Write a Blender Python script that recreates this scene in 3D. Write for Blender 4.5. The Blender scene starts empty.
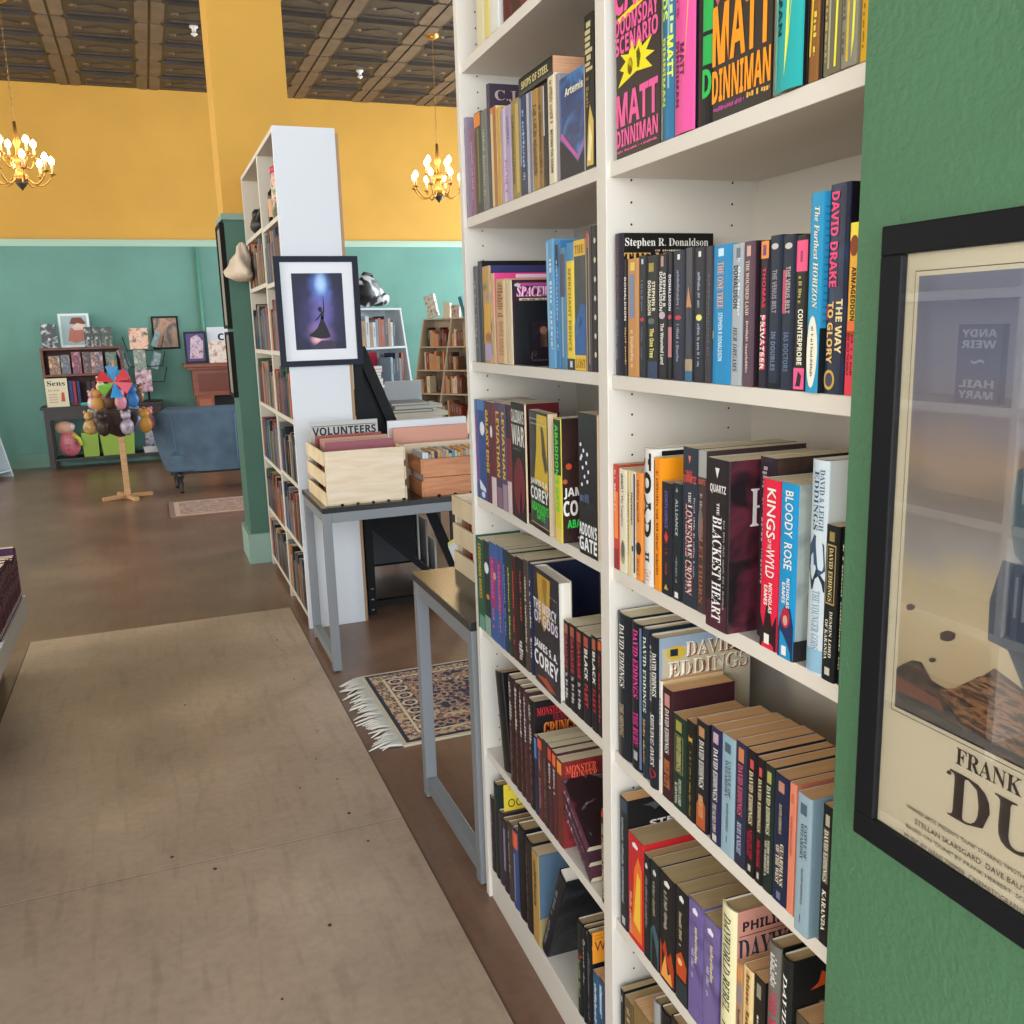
import bpy, math, random
from mathutils import Vector, Matrix
random.seed(7)
C = bpy.context.scene.collection
PI = math.pi
H0 = 1.432
# ---------------------------------------------------------------- camera
FOC, YAW, PITCH, ROLL = 917.93, .36873, .19948, .029777
fwd = Vector((math.sin(YAW)*math.cos(PITCH), math.cos(YAW)*math.cos(PITCH), -math.sin(PITCH)))
rt0 = Vector((math.cos(YAW), -math.sin(YAW), 0)); dn0 = fwd.cross(rt0)
rt = math.cos(ROLL)*rt0 + math.sin(ROLL)*dn0
dn = -math.sin(ROLL)*rt0 + math.cos(ROLL)*dn0
cam = bpy.data.cameras.new('camera'); co = bpy.data.objects.new('camera', cam); C.objects.link(co)
cam.sensor_width = 36; cam.lens = FOC/1024*36; cam.clip_start = .02; cam.clip_end = 100
Mx = Matrix(((rt.x, -dn.x, -fwd.x, 0), (rt.y, -dn.y, -fwd.y, 0), (rt.z, -dn.z, -fwd.z, H0), (0, 0, 0, 1)))
co.matrix_world = Mx
bpy.context.scene.camera = co
# measuring helpers: where the line of sight through photo pixel (x, y) meets a real plane of the room
def ray(x, y): return rt*((x-512)/FOC) + dn*((y-512)/FOC) + fwd
def onX(x, y, a): d = ray(x, y); t = a/d.x; return Vector((a, d.y*t, d.z*t+H0))
def onY(x, y, b): d = ray(x, y); t = b/d.y; return Vector((d.x*t, b, d.z*t+H0))
def onZ(x, y, c): d = ray(x, y); t = (c-H0)/d.z; return Vector((d.x*t, d.y*t, c))
def yat(x, X, z):      # Y of the point of the line (X, ?, z) seen at photo column x
    q = (x-512)/FOC; w = rt - q*fwd; return -(w.x*X + w.z*(z-H0))/w.y
def zat(y, X, Y):
    q = (y-512)/FOC; w = dn - q*fwd; return H0 - (w.x*X + w.y*Y)/w.z
# ---------------------------------------------------------------- materials
def lin(h):
    if isinstance(h, str):
        h = h.lstrip('#')
        if len(h) == 3: h = ''.join(c*2 for c in h)
        h = [int(h[i:i+2], 16)/255 for i in (0, 2, 4)]
    return [c/12.92 if c <= .04045 else ((c+.055)/1.055)**2.4 for c in h] + [1]
MC = {}
def newmat(key):
    m = bpy.data.materials.new(key); m.use_nodes = True; nt = m.node_tree
    return m, nt, nt.nodes['Principled BSDF']
def mat(h, rough=.5, metal=0, spec=.5, emit=0, bump=0, bscale=60, var=0, vscale=8, coat=0):
    k = (h, rough, metal, spec, emit, bump, bscale, var, vscale, coat)
    if k in MC: return MC[k]
    m, nt, b = newmat('m_'+str(h)); c = lin(h)
    b.inputs['Base Color'].default_value = c; b.inputs['Roughness'].default_value = rough
    b.inputs['Metallic'].default_value = metal; b.inputs['Specular IOR Level'].default_value = spec
    b.inputs['Coat Weight'].default_value = coat; b.inputs['Coat Roughness'].default_value = .12
    if emit:
        b.inputs['Emission Color'].default_value = c; b.inputs['Emission Strength'].default_value = emit
    if bump or var:
        tc = nt.nodes.new('ShaderNodeTexCoord')
    if bump:
        n = nt.nodes.new('ShaderNodeTexNoise'); n.inputs['Scale'].default_value = bscale; n.inputs['Detail'].default_value = 4
        bp = nt.nodes.new('ShaderNodeBump'); bp.inputs['Strength'].default_value = bump; bp.inputs['Distance'].default_value = .01
        nt.links.new(tc.outputs['Object'], n.inputs['Vector']); nt.links.new(n.outputs['Fac'], bp.inputs['Height'])
        nt.links.new(bp.outputs['Normal'], b.inputs['Normal'])
    if var:
        n = nt.nodes.new('ShaderNodeTexNoise'); n.inputs['Scale'].default_value = vscale; n.inputs['Detail'].default_value = 6
        r = nt.nodes.new('ShaderNodeValToRGB')
        r.color_ramp.elements[0].position = .3; r.color_ramp.elements[1].position = .7
        r.color_ramp.elements[0].color = [x*(1-var) for x in c[:3]]+[1]; r.color_ramp.elements[1].color = [min(1, x*(1+var)) for x in c[:3]]+[1]
        nt.links.new(tc.outputs['Object'], n.inputs['Vector']); nt.links.new(n.outputs['Fac'], r.inputs['Fac'])
        nt.links.new(r.outputs['Color'], b.inputs['Base Color'])
    MC[k] = m; return m
def art(*cols, scale=14, stretch=(1, 1, 1), rough=.35, detail=3, pos=None, dist=.6):
    """printed picture: blotches of several inks"""
    k = ('art', cols, scale, stretch, rough, detail, dist)
    if k in MC: return MC[k]
    m, nt, b = newmat('art'); tc = nt.nodes.new('ShaderNodeTexCoord'); mp = nt.nodes.new('ShaderNodeMapping')
    mp.inputs['Scale'].default_value = stretch
    n = nt.nodes.new('ShaderNodeTexNoise'); n.inputs['Scale'].default_value = scale; n.inputs['Detail'].default_value = detail; n.inputs['Distortion'].default_value = dist
    r = nt.nodes.new('ShaderNodeValToRGB'); cr = r.color_ramp
    N = len(cols)
    while len(cr.elements) < N: cr.elements.new(.5)
    for i, e in enumerate(cr.elements): e.position = .3+.4*i/max(1, N-1); e.color = lin(cols[i])
    nt.links.new(tc.outputs['Object'], mp.inputs['Vector']); nt.links.new(mp.outputs['Vector'], n.inputs['Vector'])
    nt.links.new(n.outputs['Fac'], r.inputs['Fac']); nt.links.new(r.outputs['Color'], b.inputs['Base Color'])
    b.inputs['Roughness'].default_value = rough; MC[k] = m; return m
def pages(h):
    k = ('pg', h)
    if k in MC: return MC[k]
    m, nt, b = newmat('paper'); tc = nt.nodes.new('ShaderNodeTexCoord'); mp = nt.nodes.new('ShaderNodeMapping')
    mp.inputs['Scale'].default_value = (4, 900, 4)
    n = nt.nodes.new('ShaderNodeTexNoise'); n.inputs['Scale'].default_value = 1; n.inputs['Detail'].default_value = 2
    r = nt.nodes.new('ShaderNodeValToRGB'); c = lin(h)
    r.color_ramp.elements[0].position = .3; r.color_ramp.elements[1].position = .7
    r.color_ramp.elements[0].color = [x*.8 for x in c[:3]]+[1]; r.color_ramp.elements[1].color = [min(1, x*1.08) for x in c[:3]]+[1]
    nt.links.new(tc.outputs['Object'], mp.inputs['Vector']); nt.links.new(mp.outputs['Vector'], n.inputs['Vector'])
    nt.links.new(n.outputs['Fac'], r.inputs['Fac']); nt.links.new(r.outputs['Color'], b.inputs['Base Color'])
    b.inputs['Roughness'].default_value = .9; MC[k] = m; return m
def wood(h, h2, scale=6, axis=(1, 1, 12), rough=.5, knots=True):
    k = ('wood', h, h2, scale, axis, rough)
    if k in MC: return MC[k]
    m, nt, b = newmat('wood'); tc = nt.nodes.new('ShaderNodeTexCoord'); mp = nt.nodes.new('ShaderNodeMapping')
    mp.inputs['Scale'].default_value = axis
    n = nt.nodes.new('ShaderNodeTexNoise'); n.inputs['Scale'].default_value = scale; n.inputs['Detail'].default_value = 6; n.inputs['Distortion'].default_value = .8
    r = nt.nodes.new('ShaderNodeValToRGB'); r.color_ramp.elements[0].position = .35; r.color_ramp.elements[1].position = .65
    r.color_ramp.elements[0].color = lin(h); r.color_ramp.elements[1].color = lin(h2)
    nt.links.new(tc.outputs['Object'], mp.inputs['Vector']); nt.links.new(mp.outputs['Vector'], n.inputs['Vector'])
    nt.links.new(n.outputs['Fac'], r.inputs['Fac']); nt.links.new(r.outputs['Color'], b.inputs['Base Color'])
    b.inputs['Roughness'].default_value = rough; MC[k] = m; return m
# ---------------------------------------------------------------- lettering (alphabets of the built-in font)
def alph(s, A, a): return ''.join(chr(A+ord(c)-65) if 'A' <= c <= 'Z' else chr(a+ord(c)-97) if 'a' <= c <= 'z' else c for c in s)
def style(s, st):
    if st == 's': return alph(s, 0x1D400, 0x1D41A)
    if st == 'i': return alph(s, 0x1D468, 0x1D482)
    if st == 'b': return alph(s, 0x1D5D4, 0x1D5EE)
    if st == 'k': return alph(s, 0x1D56C, 0x1D586)
    return s
TC = {}
tobj = None
def text_geo(s, st='b'):
    global tobj
    if (s, st) in TC: return TC[(s, st)]
    cu = bpy.data.curves.new('lettering', 'FONT'); cu.body = style(s, st); cu.fill_mode = 'FRONT'; cu.resolution_u = 2; cu.size = 1
    if st in 'be': cu.offset = .012
    o = bpy.data.objects.new('lettering', cu); C.objects.link(o)
    dg = bpy.context.evaluated_depsgraph_get(); me = bpy.data.meshes.new_from_object(o.evaluated_get(dg))
    vs = [(v.co.x, v.co.y) for v in me.vertices]; fs = [tuple(p.vertices) for p in me.polygons]
    bpy.data.objects.remove(o); bpy.data.curves.remove(cu); bpy.data.meshes.remove(me)
    if vs:
        x0 = min(v[0] for v in vs); x1 = max(v[0] for v in vs); y0 = min(v[1] for v in vs); y1 = max(v[1] for v in vs)
        vs = [((a-x0)/max(1e-6, x1-x0), (b-y0)/max(1e-6, y1-y0)) for a, b in vs]
    TC[(s, st)] = (vs, fs); return TC[(s, st)]
# ---------------------------------------------------------------- mesh builder
class MB:
    def __init__(s): s.v = []; s.f = []; s.m = []; s.mats = []; s.sm = []
    def mi(s, m):
        if isinstance(m, str): m = mat(m)
        if m not in s.mats: s.mats.append(m)
        return s.mats.index(m)
    def add(s, vs, fs, m, smooth=False):
        b = len(s.v); s.v += [tuple(v) for v in vs]; k = s.mi(m)
        for f in fs: s.f.append(tuple(i+b for i in f)); s.m.append(k); s.sm.append(smooth)
    def box(s, x0, y0, z0, x1, y1, z1, m, faces=None):
        x0, x1 = min(x0, x1), max(x0, x1); y0, y1 = min(y0, y1), max(y0, y1); z0, z1 = min(z0, z1), max(z0, z1)
        vs = [(x0, y0, z0), (x1, y0, z0), (x1, y1, z0), (x0, y1, z0), (x0, y0, z1), (x1, y0, z1), (x1, y1, z1), (x0, y1, z1)]
        fs = [(0, 3, 2, 1), (4, 5, 6, 7), (0, 1, 5, 4), (1, 2, 6, 5), (2, 3, 7, 6), (3, 0, 4, 7)]
        s.add(vs, fs, m)
    def hexa(s, bot, top, m):     # 4 bottom + 4 top corners, same order
        s.add(list(bot)+list(top), [(3, 2, 1, 0), (4, 5, 6, 7), (0, 1, 5, 4), (1, 2, 6, 5), (2, 3, 7, 6), (3, 0, 4, 7)], m)
    def prism(s, pts, vec, m):    # planar outline swept along vec
        n = len(pts); a = [Vector(p) for p in pts]; b = [p+Vector(vec) for p in a]
        fs = [tuple(range(n-1, -1, -1)), tuple(range(n, 2*n))]+[(i, (i+1) % n, n+(i+1) % n, n+i) for i in range(n)]
        s.add(a+b, fs, m)
    def beam(s, p, q, w, h, m, up=(0, 0, 1)):
        p, q = Vector(p), Vector(q); d = (q-p).normalized(); u = Vector(up)
        if abs(d.dot(u)) > .95: u = Vector((0, 1, 0))
        r = d.cross(u).normalized()*w/2; u = r.cross(d).normalized()*h/2
        s.hexa([p-r-u, p+r-u, p+r+u, p-r+u], [q-r-u, q+r-u, q+r+u, q-r+u], m)
    def tube(s, pts, r, m, n=8, rs=None, cap=True):
        pts = [Vector(p) for p in pts]; N = len(pts); vs = []
        pu = None
        for i, p in enumerate(pts):
            d = (pts[min(i+1, N-1)]-pts[max(i-1, 0)]).normalized()
            if pu is None:
                u = Vector((0, 0, 1)) if abs(d.z) < .9 else Vector((1, 0, 0))
            else: u = pu
            a = d.cross(u).normalized(); b = a.cross(d).normalized(); pu = b
            rr = rs[i] if rs else r
            for k in range(n):
                t = 2*PI*k/n; vs.append(p+a*math.cos(t)*rr+b*math.sin(t)*rr)
        fs = [(i*n+k, i*n+(k+1) % n, (i+1)*n+(k+1) % n, (i+1)*n+k) for i in range(N-1) for k in range(n)]
        if cap: fs += [tuple(range(n-1, -1, -1)), tuple(range((N-1)*n, N*n))]
        s.add(vs, fs, m, True)
    def lathe(s, prof, c, m, n=16, close=True):    # prof = (r, z) pairs
        vs = [(c[0]+r*math.cos(2*PI*k/n), c[1]+r*math.sin(2*PI*k/n), c[2]+z) for r, z in prof for k in range(n)]
        N = len(prof)
        fs = [(i*n+k, i*n+(k+1) % n, (i+1)*n+(k+1) % n, (i+1)*n+k) for i in range(N-1) for k in range(n)]
        if close: fs += [tuple(range(n-1, -1, -1)), tuple(range((N-1)*n, N*n))]
        s.add(vs, fs, m, True)
    def blob(s, c, r, m, nu=14, nv=9, wob=0, seed=0, sq=1):
        rg = random.Random(seed); ph = [rg.uniform(0, 6.28) for _ in range(6)]
        vs = []
        for j in range(nv+1):
            t = PI*j/nv
            for i in range(nu):
                a = 2*PI*i/nu
                x, y, z = math.sin(t)*math.cos(a), math.sin(t)*math.sin(a), math.cos(t)
                w = 1+wob*(math.sin(3*x+ph[0])+math.sin(4*y+ph[1])+math.sin(5*z+ph[2])+.5*math.sin(9*x+7*y+ph[3]))/3
                f = lambda q: math.copysign(abs(q)**sq, q)
                vs.append((c[0]+r[0]*f(x)*w, c[1]+r[1]*f(y)*w, c[2]+r[2]*f(z)*w))
        fs = [(j*nu+i, (j+1)*nu+i, (j+1)*nu+(i+1) % nu, j*nu+(i+1) % nu) for j in range(nv) for i in range(nu)]
        s.add(vs, fs, m, True)
    def text(s, t, pt, m, st='b'):    # pt maps (0..1, 0..1) to a point
        vs, fs = text_geo(t, st)
        if vs: s.add([pt(a, b) for a, b in vs], fs, m)
    def build(s, name, parent=None, world=False, bevel=0):
        me = bpy.data.meshes.new(name); v = s.v
        if world and parent is not None:
            L = parent.location; v = [(a-L.x, b-L.y, c-L.z) for a, b, c in v]
        me.from_pydata([tuple(p) for p in v], [], s.f)
        for m in s.mats: me.materials.append(m)
        me.polygons.foreach_set('material_index', s.m); me.polygons.foreach_set('use_smooth', s.sm); me.update()
        o = bpy.data.objects.new(name, me); C.objects.link(o)
        if parent is not None: o.parent = parent
        if bevel:
            b = o.modifiers.new('bevel', 'BEVEL'); b.width = bevel; b.segments = 2; b.limit_method = 'ANGLE'
        return o
def tag(o, label=None, cat=None, group=None, kind=None):
    if label: o['label'] = label
    if cat: o['category'] = cat
    if group: o['group'] = group
    if kind: o['kind'] = kind
    return o
def thing(name, label, cat, loc=(0, 0, 0), rz=0, group=None):
    o = bpy.data.objects.new(name, None); o.empty_display_size = .05; C.objects.link(o); o.location = loc; o.rotation_euler = (0, 0, rz)
    return tag(o, label, cat, group)
def struct(name, mb): o = mb.build(name); o['kind'] = 'structure'; return o
def ordinal(n):
    return ['zeroth', 'first', 'second', 'third', 'fourth', 'fifth', 'sixth', 'seventh', 'eighth', 'ninth', 'tenth', 'eleventh', 'twelfth', 'thirteenth', 'fourteenth', 'fifteenth', 'sixteenth', 'seventeenth', 'eighteenth', 'nineteenth', 'twentieth', 'twenty-first', 'twenty-second', 'twenty-third', 'twenty-fourth', 'twenty-fifth', 'twenty-sixth'][n]
# ---------------------------------------------------------------- the room
CEIL = 2.73+H0; FW = 11.75
XL, XR, YB = -4.6, 5.6, -2.6
YEL = mat('#d2a044', .75, bump=.08, bscale=30, var=.05, vscale=2)
GRN = mat('#67988c', .7, bump=.1, bscale=40, var=.08, vscale=2.2)
PILG = mat('#456c4d', .45, bump=.22, bscale=120, var=.05, vscale=5)
COLG = mat('#41685a', .6, bump=.1, bscale=30, var=.06, vscale=3)
TRIMG = mat('#a9c6b2', .55)
BASEG = mat('#6d9484', .55)
def floor_mat(c1, c2, c3, sc, rough):
    m, nt, b = newmat('floor'); tc = nt.nodes.new('ShaderNodeTexCoord')
    n = nt.nodes.new('ShaderNodeTexNoise'); n.inputs['Scale'].default_value = sc; n.inputs['Detail'].default_value = 8; n.inputs['Roughness'].default_value = .62
    r = nt.nodes.new('ShaderNodeValToRGB'); cr = r.color_ramp; cr.elements.new(.5)
    for e, p, c in zip(cr.elements, (.3, .52, .72), (c1, c2, c3)): e.position = p; e.color = lin(c)
    n2 = nt.nodes.new('ShaderNodeTexNoise'); n2.inputs['Scale'].default_value = 40; n2.inputs['Detail'].default_value = 5
    mx = nt.nodes.new('ShaderNodeMixRGB'); mx.blend_type = 'MULTIPLY'; mx.inputs['Fac'].default_value = .35
    r2 = nt.nodes.new('ShaderNodeValToRGB'); r2.color_ramp.elements[0].color = (.72, .7, .68, 1); r2.color_ramp.elements[0].position = .3; r2.color_ramp.elements[1].position = .6
    # scuffs: thin stretched streaks
    mp = nt.nodes.new('ShaderNodeMapping'); mp.inputs['Scale'].default_value = (9, 1.2, 1); mp.inputs['Rotation'].default_value = (0, 0, 1.2)
    n3 = nt.nodes.new('ShaderNodeTexNoise'); n3.inputs['Scale'].default_value = 3; n3.inputs['Detail'].default_value = 6
    r3 = nt.nodes.new('ShaderNodeValToRGB'); r3.color_ramp.elements[0].position = .36; r3.color_ramp.elements[1].position = .46; r3.color_ramp.elements[0].color = (.8, .78, .76, 1)
    mx2 = nt.nodes.new('ShaderNodeMixRGB'); mx2.blend_type = 'MULTIPLY'; mx2.inputs['Fac'].default_value = .5
    L = nt.links.new
    L(tc.outputs['Object'], n.inputs['Vector']); L(tc.outputs['Object'], n2.inputs['Vector']); L(tc.outputs['Object'], mp.inputs['Vector']); L(mp.outputs['Vector'], n3.inputs['Vector'])
    L(n.outputs['Fac'], r.inputs['Fac']); L(n2.outputs['Fac'], r2.inputs['Fac']); L(n3.outputs['Fac'], r3.inputs['Fac'])
    L(r.outputs['Color'], mx.inputs['Color1']); L(r2.outputs['Color'], mx.inputs['Color2'])
    L(mx.outputs['Color'], mx2.inputs['Color1']); L(r3.outputs['Color'], mx2.inputs['Color2']); L(mx2.outputs['Color'], b.inputs['Base Color'])
    b.inputs['Roughness'].default_value = rough; b.inputs['Specular IOR Level'].default_value = .4
    bp = nt.nodes.new('ShaderNodeBump'); bp.inputs['Strength'].default_value = .08; L(n2.outputs['Fac'], bp.inputs['Height']); L(bp.outputs['Normal'], b.inputs['Normal'])
    return m
FLB = floor_mat('#705443', '#856652', '#987a63', 1.1, .3)
FLP = floor_mat('#a68f7b', '#c0a78f', '#d6bea4', 1.3, .33)
b = MB(); b.box(XL-.1, YB-.1, -.12, XR+.1, FW+.1, 0, FLB); struct('floor', b)
# pale worn boards laid down the aisle, three sheets with open joints
SEAM = mat('#5d4d40', .9)
b = MB()
ys = [(-1.2, 2.468), (2.474, 4.80)]
b.box(-.665, -1.2, .0, .578, 4.80, .0015, SEAM)
for y0, y1 in ys: b.box(-.66, y0, .0, .575, y1, .004, FLP)
rg = random.Random(3)
for px, py in ((337, 779), (349, 813), (368, 841), (277, 640), (282, 650), (287, 665), (294, 679), (318, 731), (316, 759), (300, 788), (185, 705), (215, 869), (172, 857), (330, 925), (282, 999)):
    p = onZ(px, py, .0045); r = rg.uniform(.003, .006)
    b.add([(p.x+r*math.cos(k)*rg.uniform(.7, 1.2), p.y+r*1.2*math.sin(k)*rg.uniform(.7, 1.2), .0046) for k in [i*PI/4 for i in range(8)]], [tuple(range(8))], mat('#4a342a', .8))
struct('trim_1', b)
WIN = mat('#d8d2c4', .5)
def wall_y(name, y, side, wins):       # wall across Y with window openings (x0, x1, z0, z1)
    b = MB(); th = .12*side; seg = [(XL-.12, XR+.12)]
    xs = sorted(wins); cur = XL-.12
    def col(x0, x1, z0, z1):
        for lo, hi, m in ((0, 2.46, GRN), (2.46, CEIL, YEL)):
            a, c = max(lo, z0), min(hi, z1)
            if c > a: b.box(x0, y, a, x1, y+th, c, m)
    for x0, x1, z0, z1 in xs:
        col(cur, x0, 0, CEIL); col(x0, x1, 0, z0); col(x0, x1, z1, CEIL); cur = x1
    col(cur, XR+.12, 0, CEIL)
    return struct(name, b)
def wall_x(name, x, side, wins):
    b = MB(); th = .12*side; cur = YB
    def col(y0, y1, z0, z1):
        for lo, hi, m in ((0, 2.46, GRN), (2.46, CEIL, YEL)):
            a, c = max(lo, z0), min(hi, z1)
            if c > a: b.box(x, y0, a, x+th, y1, c, m)
    for y0, y1, z0, z1 in sorted(wins):
        col(cur, y0, 0, CEIL); col(y0, y1, 0, z0); col(y0, y1, z1, CEIL); cur = y1
    col(cur, FW, 0, CEIL)
    return struct(name, b)
wall_y('wall_far', FW, 1, [])
BW = [(-4.2, -1.6, .6, 3.6), (-1.3, 1.3, .2, 3.6), (1.6, 4.8, .6, 3.6)]
wall_y('wall_back', YB, -1, BW)
LW = [(-1.8, .6, .9, 3.5), (1.2, 3.6, .9, 3.5), (4.4, 7.0, .9, 3.5), (8.0, 10.8, .9, 3.5)]
wall_x('wall_left', XL, -1, LW)
RW = [(6.6, 8.4, .9, 3.4), (9.0, 11.0, .9, 3.4)]
wall_x('wall_right', XR, 1, RW)
n = 0
def winframe(x0, y0, z0, x1, y1, z1):
    global n; n += 1
    b = MB(); w = .05
    if abs(y1-y0) < abs(x1-x0):
        for a, c in ((x0, x0+w), (x1-w, x1), ((x0+x1)/2-w/2, (x0+x1)/2+w/2)): b.box(a, y0, z0, c, y1, z1, WIN)
        for a, c in ((z0, z0+w), (z1-w, z1)): b.box(x0+w, y0+.005, a, x1-w, y1-.005, c, WIN)
    else:
        for a, c in ((y0, y0+w), (y1-w, y1), ((y0+y1)/2-w/2, (y0+y1)/2+w/2)): b.box(x0, a, z0, x1, c, z1, WIN)
        for a, c in ((z0, z0+w), (z1-w, z1)): b.box(x0+.005, y0+w, a, x1-.005, y1-w, c, WIN)
    struct('window_%d' % n, b)
for x0, x1, z0, z1 in BW: winframe(x0, YB-.09, z0, x1, YB-.03, z1)
for y0, y1, z0, z1 in LW: winframe(XL-.09, y0, z0, XL-.03, y1, z1)
for y0, y1, z0, z1 in RW: winframe(XR+.03, y0, z0, XR+.09, y1, z1)
# picture rail, pipe and skirting on the far wall
b = MB(); b.box(XL, FW-.025, 2.455, XR, FW, 2.53, TRIMG); b.box(XL, FW-.04, 2.515, XR, FW, 2.53, TRIMG); struct('trim_2', b)
b = MB(); b.box(XL, FW-.03, 0, XR, FW, .16, BASEG); b.box(XL, FW-.04, 0, XR, FW, .05, BASEG); struct('baseboard_far', b)
b = MB(); b.tube([(.66, FW-.02, 2.45), (.66, FW-.02, .16)], .018, mat('#5fa08a', .5)); struct('trim_3', b)
# pressed tin ceiling
TIN = mat('#3e3631', .5, metal=.1, var=.25, vscale=3); TAN = mat('#6c5a49', .55, metal=.05, var=.18, vscale=6); TIN2 = mat('#4a4039', .5, metal=.1, var=.3, vscale=8)
b = MB(); b.box(XL-.12, YB-.12, CEIL, XR+.12, FW+.12, CEIL+.1, TIN)
px, py = .80, .60
ix = 0
x = -4.49
while x < XR-.2:
    y = 3.35
    while y < FW-.05:
        y1 = min(y+py, FW)
        # hexagonal tan plates both sides of the seam
        for s in (-1, 1):
            xa = x+s*.012; xb = x+s*.12
            pts = [(xa, y+.02), (xb-s*.03, y+.02), (xb, y+.09), (xb, y1-.09), (xb-s*.03, y1-.02), (xa, y1-.02)]
            if xb < XR and xa > XL:
                b.prism([(p[0], p[1], CEIL-.012) for p in pts], (0, 0, .012), TAN)
        if x+px-.13 < XR:
            X0, X1 = x+.14, x+px-.14
            b.box(X0, y+.0, CEIL-.03, X1, y+.035, CEIL, TIN)
            # raised ornament: frame, lozenge and rosettes
            for (a, c, d, e) in ((X0+.03, y+.10, X1-.03, y+.12), (X0+.03, y1-.12, X1-.03, y1-.10)): b.box(a, c, CEIL-.01, d, e, CEIL, TIN2)
            cx, cy = (X0+X1)/2, (y+y1)/2+.02
            b.prism([(cx-.17, cy, CEIL-.008), (cx, cy-.09, CEIL-.008), (cx+.17, cy, CEIL-.008), (cx, cy+.09, CEIL-.008)], (0, 0, .008), TIN2)
            for dx in (-.19, .19): b.lathe([(.04, 0), (.03, -.008), (.01, -.012)], (cx+dx, cy, CEIL), TAN, 6, False)
        y += py
    x += px
struct('ceiling', b)
# green pillar at the near right, with the framed poster on it
PX = .62
b = MB(); b.box(PX, -.35, 0, 1.35, .700, CEIL, PILG); struct('wall_pillar', b)
# yellow and green column beyond the far bookcase
b = MB(); b.box(.505, 5.9, 0, .93, 6.28, 2.11, COLG); b.box(.505, 5.9, 2.13, .93, 6.28, CEIL, YEL)
b.box(.488, 5.88, 2.10, .95, 6.30, 2.135, mat('#7f9a8c', .5)); struct('wall_column', b)
b = MB(); b.box(.483, 5.878, 0, .96, 6.31, .19, mat('#86a498', .5)); struct('baseboard_column', b)
# ================================================================ the tall white bookcase
# the case stands a little askew to the aisle: it is laid out square and then turned by TH about the vertical
TH = .0260
_w = (rt.copy(), dn.copy(), fwd.copy()); _before = set(o.name for o in C.objects)
_r = Matrix.Rotation(TH, 3, 'Z'); rt, dn, fwd = _r @ rt, _r @ dn, _r @ fwd
AF = .628                    # plane of the panel edges
A = .635                     # plane of the shelf edges
WHT = mat('#dcd3c6', .45); DARKHOLE = mat('#2a211d', .9)
YD0, YD1 = 1.3007, 1.334     # divider
YE0, YE1 = 2.019, 2.041      # far end panel
YN0, YN1 = .7265, .7455      # near end panel
XB = onY(757, 179, YD0).x
ST = .021
av = lambda *p: sum(onX(x, y, A).z for x, y in p)/len(p)
zR = [av((616, 159.3), (867, 62)), av((614, 374.7), (852, 396.8)), av((613.5, 567), (838, 686)), av((615.8, 750.5), (825, 948)), av((616, 919), (697.2, 1023))]
zR.append(max(zR[-1]-.30, .06))
zL = [av((460.5, 73.5), (498, 41))+ST, av((466, 228.3), (595.8, 181.5))+ST, av((472, 370.5), (598, 386.2))+ST, av((475, 495.2), (600, 560.5)), av((483, 634), (602.5, 752))+ST, av((482.6, 751.5), (605.4, 913.4))+ST, av((489.4, 863.8))]
TOPZ = 2.33
0 and print('ZR', [round(z, 3) for z in zR], 'ZL', [round(z, 3) for z in zL], 'XB', XB)
bc = thing('bookcase', 'tall white open bookcase packed with books, beside the green pillar', 'bookcase', (.81, 1.36, 0))
def panel(y0, y1, holes):
    b = MB(); b.box(AF, y0, 0, XB+.006, y1, TOPZ, WHT)
    for (yy, s) in holes:
        for k in range(8, 70):
            z = .032*k+.01
            for x in (A+.035, XB-.045):
                r = .0019; e = s*.0004
                pts = [(x+r*math.cos(i*PI/4), yy+e, z+r*math.sin(i*PI/4)) for i in range(8)]
                if s < 0: pts.reverse()
                b.add(pts, [tuple(range(7, -1, -1))], DARKHOLE)
    return b.build('side_panel', bc, True, .0012)
panel(YN0, YN1, [(YN1, 1)]); panel(YE0, YE1, [(YE0, -1)])
b = MB()
b.box(AF, YD0, 0, XB+.006, YD1, TOPZ, WHT)
for (yy, s) in ((YD0, -1), (YD1, 1)):
    for k in range(8, 70):
        z = .032*k+.01
        for x in (A+.035, XB-.045):
            r = .0019; b.add([(x+r*math.cos(i*PI/4), yy+s*.0004, z+r*math.sin(i*PI/4)) for i in range(8)], [tuple(range(8))], DARKHOLE)
b.build('divider', bc, True, .0012)
b = MB(); b.box(XB, YN1, .07, XB+.006, YD0, TOPZ, mat('#d3cabc', .55)); b.build('back_panel', bc, True)
b = MB(); b.box(XB, YD1, .07, XB+.006, YE0, TOPZ, mat('#d3cabc', .55)); b.build('back_panel', bc, True)
for zs, y0, y1 in [(z, YN1, YD0) for z in zR+[zR[0]+.33, TOPZ]]+[(z, YD1, YE0) for z in zL+[zL[0]+.3, TOPZ]]:
    b = MB(); b.box(A, y0, zs-ST, XB, y1, zs, WHT); b.build('shelf', bc, True, .001)
for y0, y1, zt in ((YN1, YD0, zR[5]-ST), (YD1, YE0, zL[6]-ST)):
    b = MB(); b.box(A+.001, y0, 0, A+.018, y1, zt, WHT); b.build('kick_board', bc, True)
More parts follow.
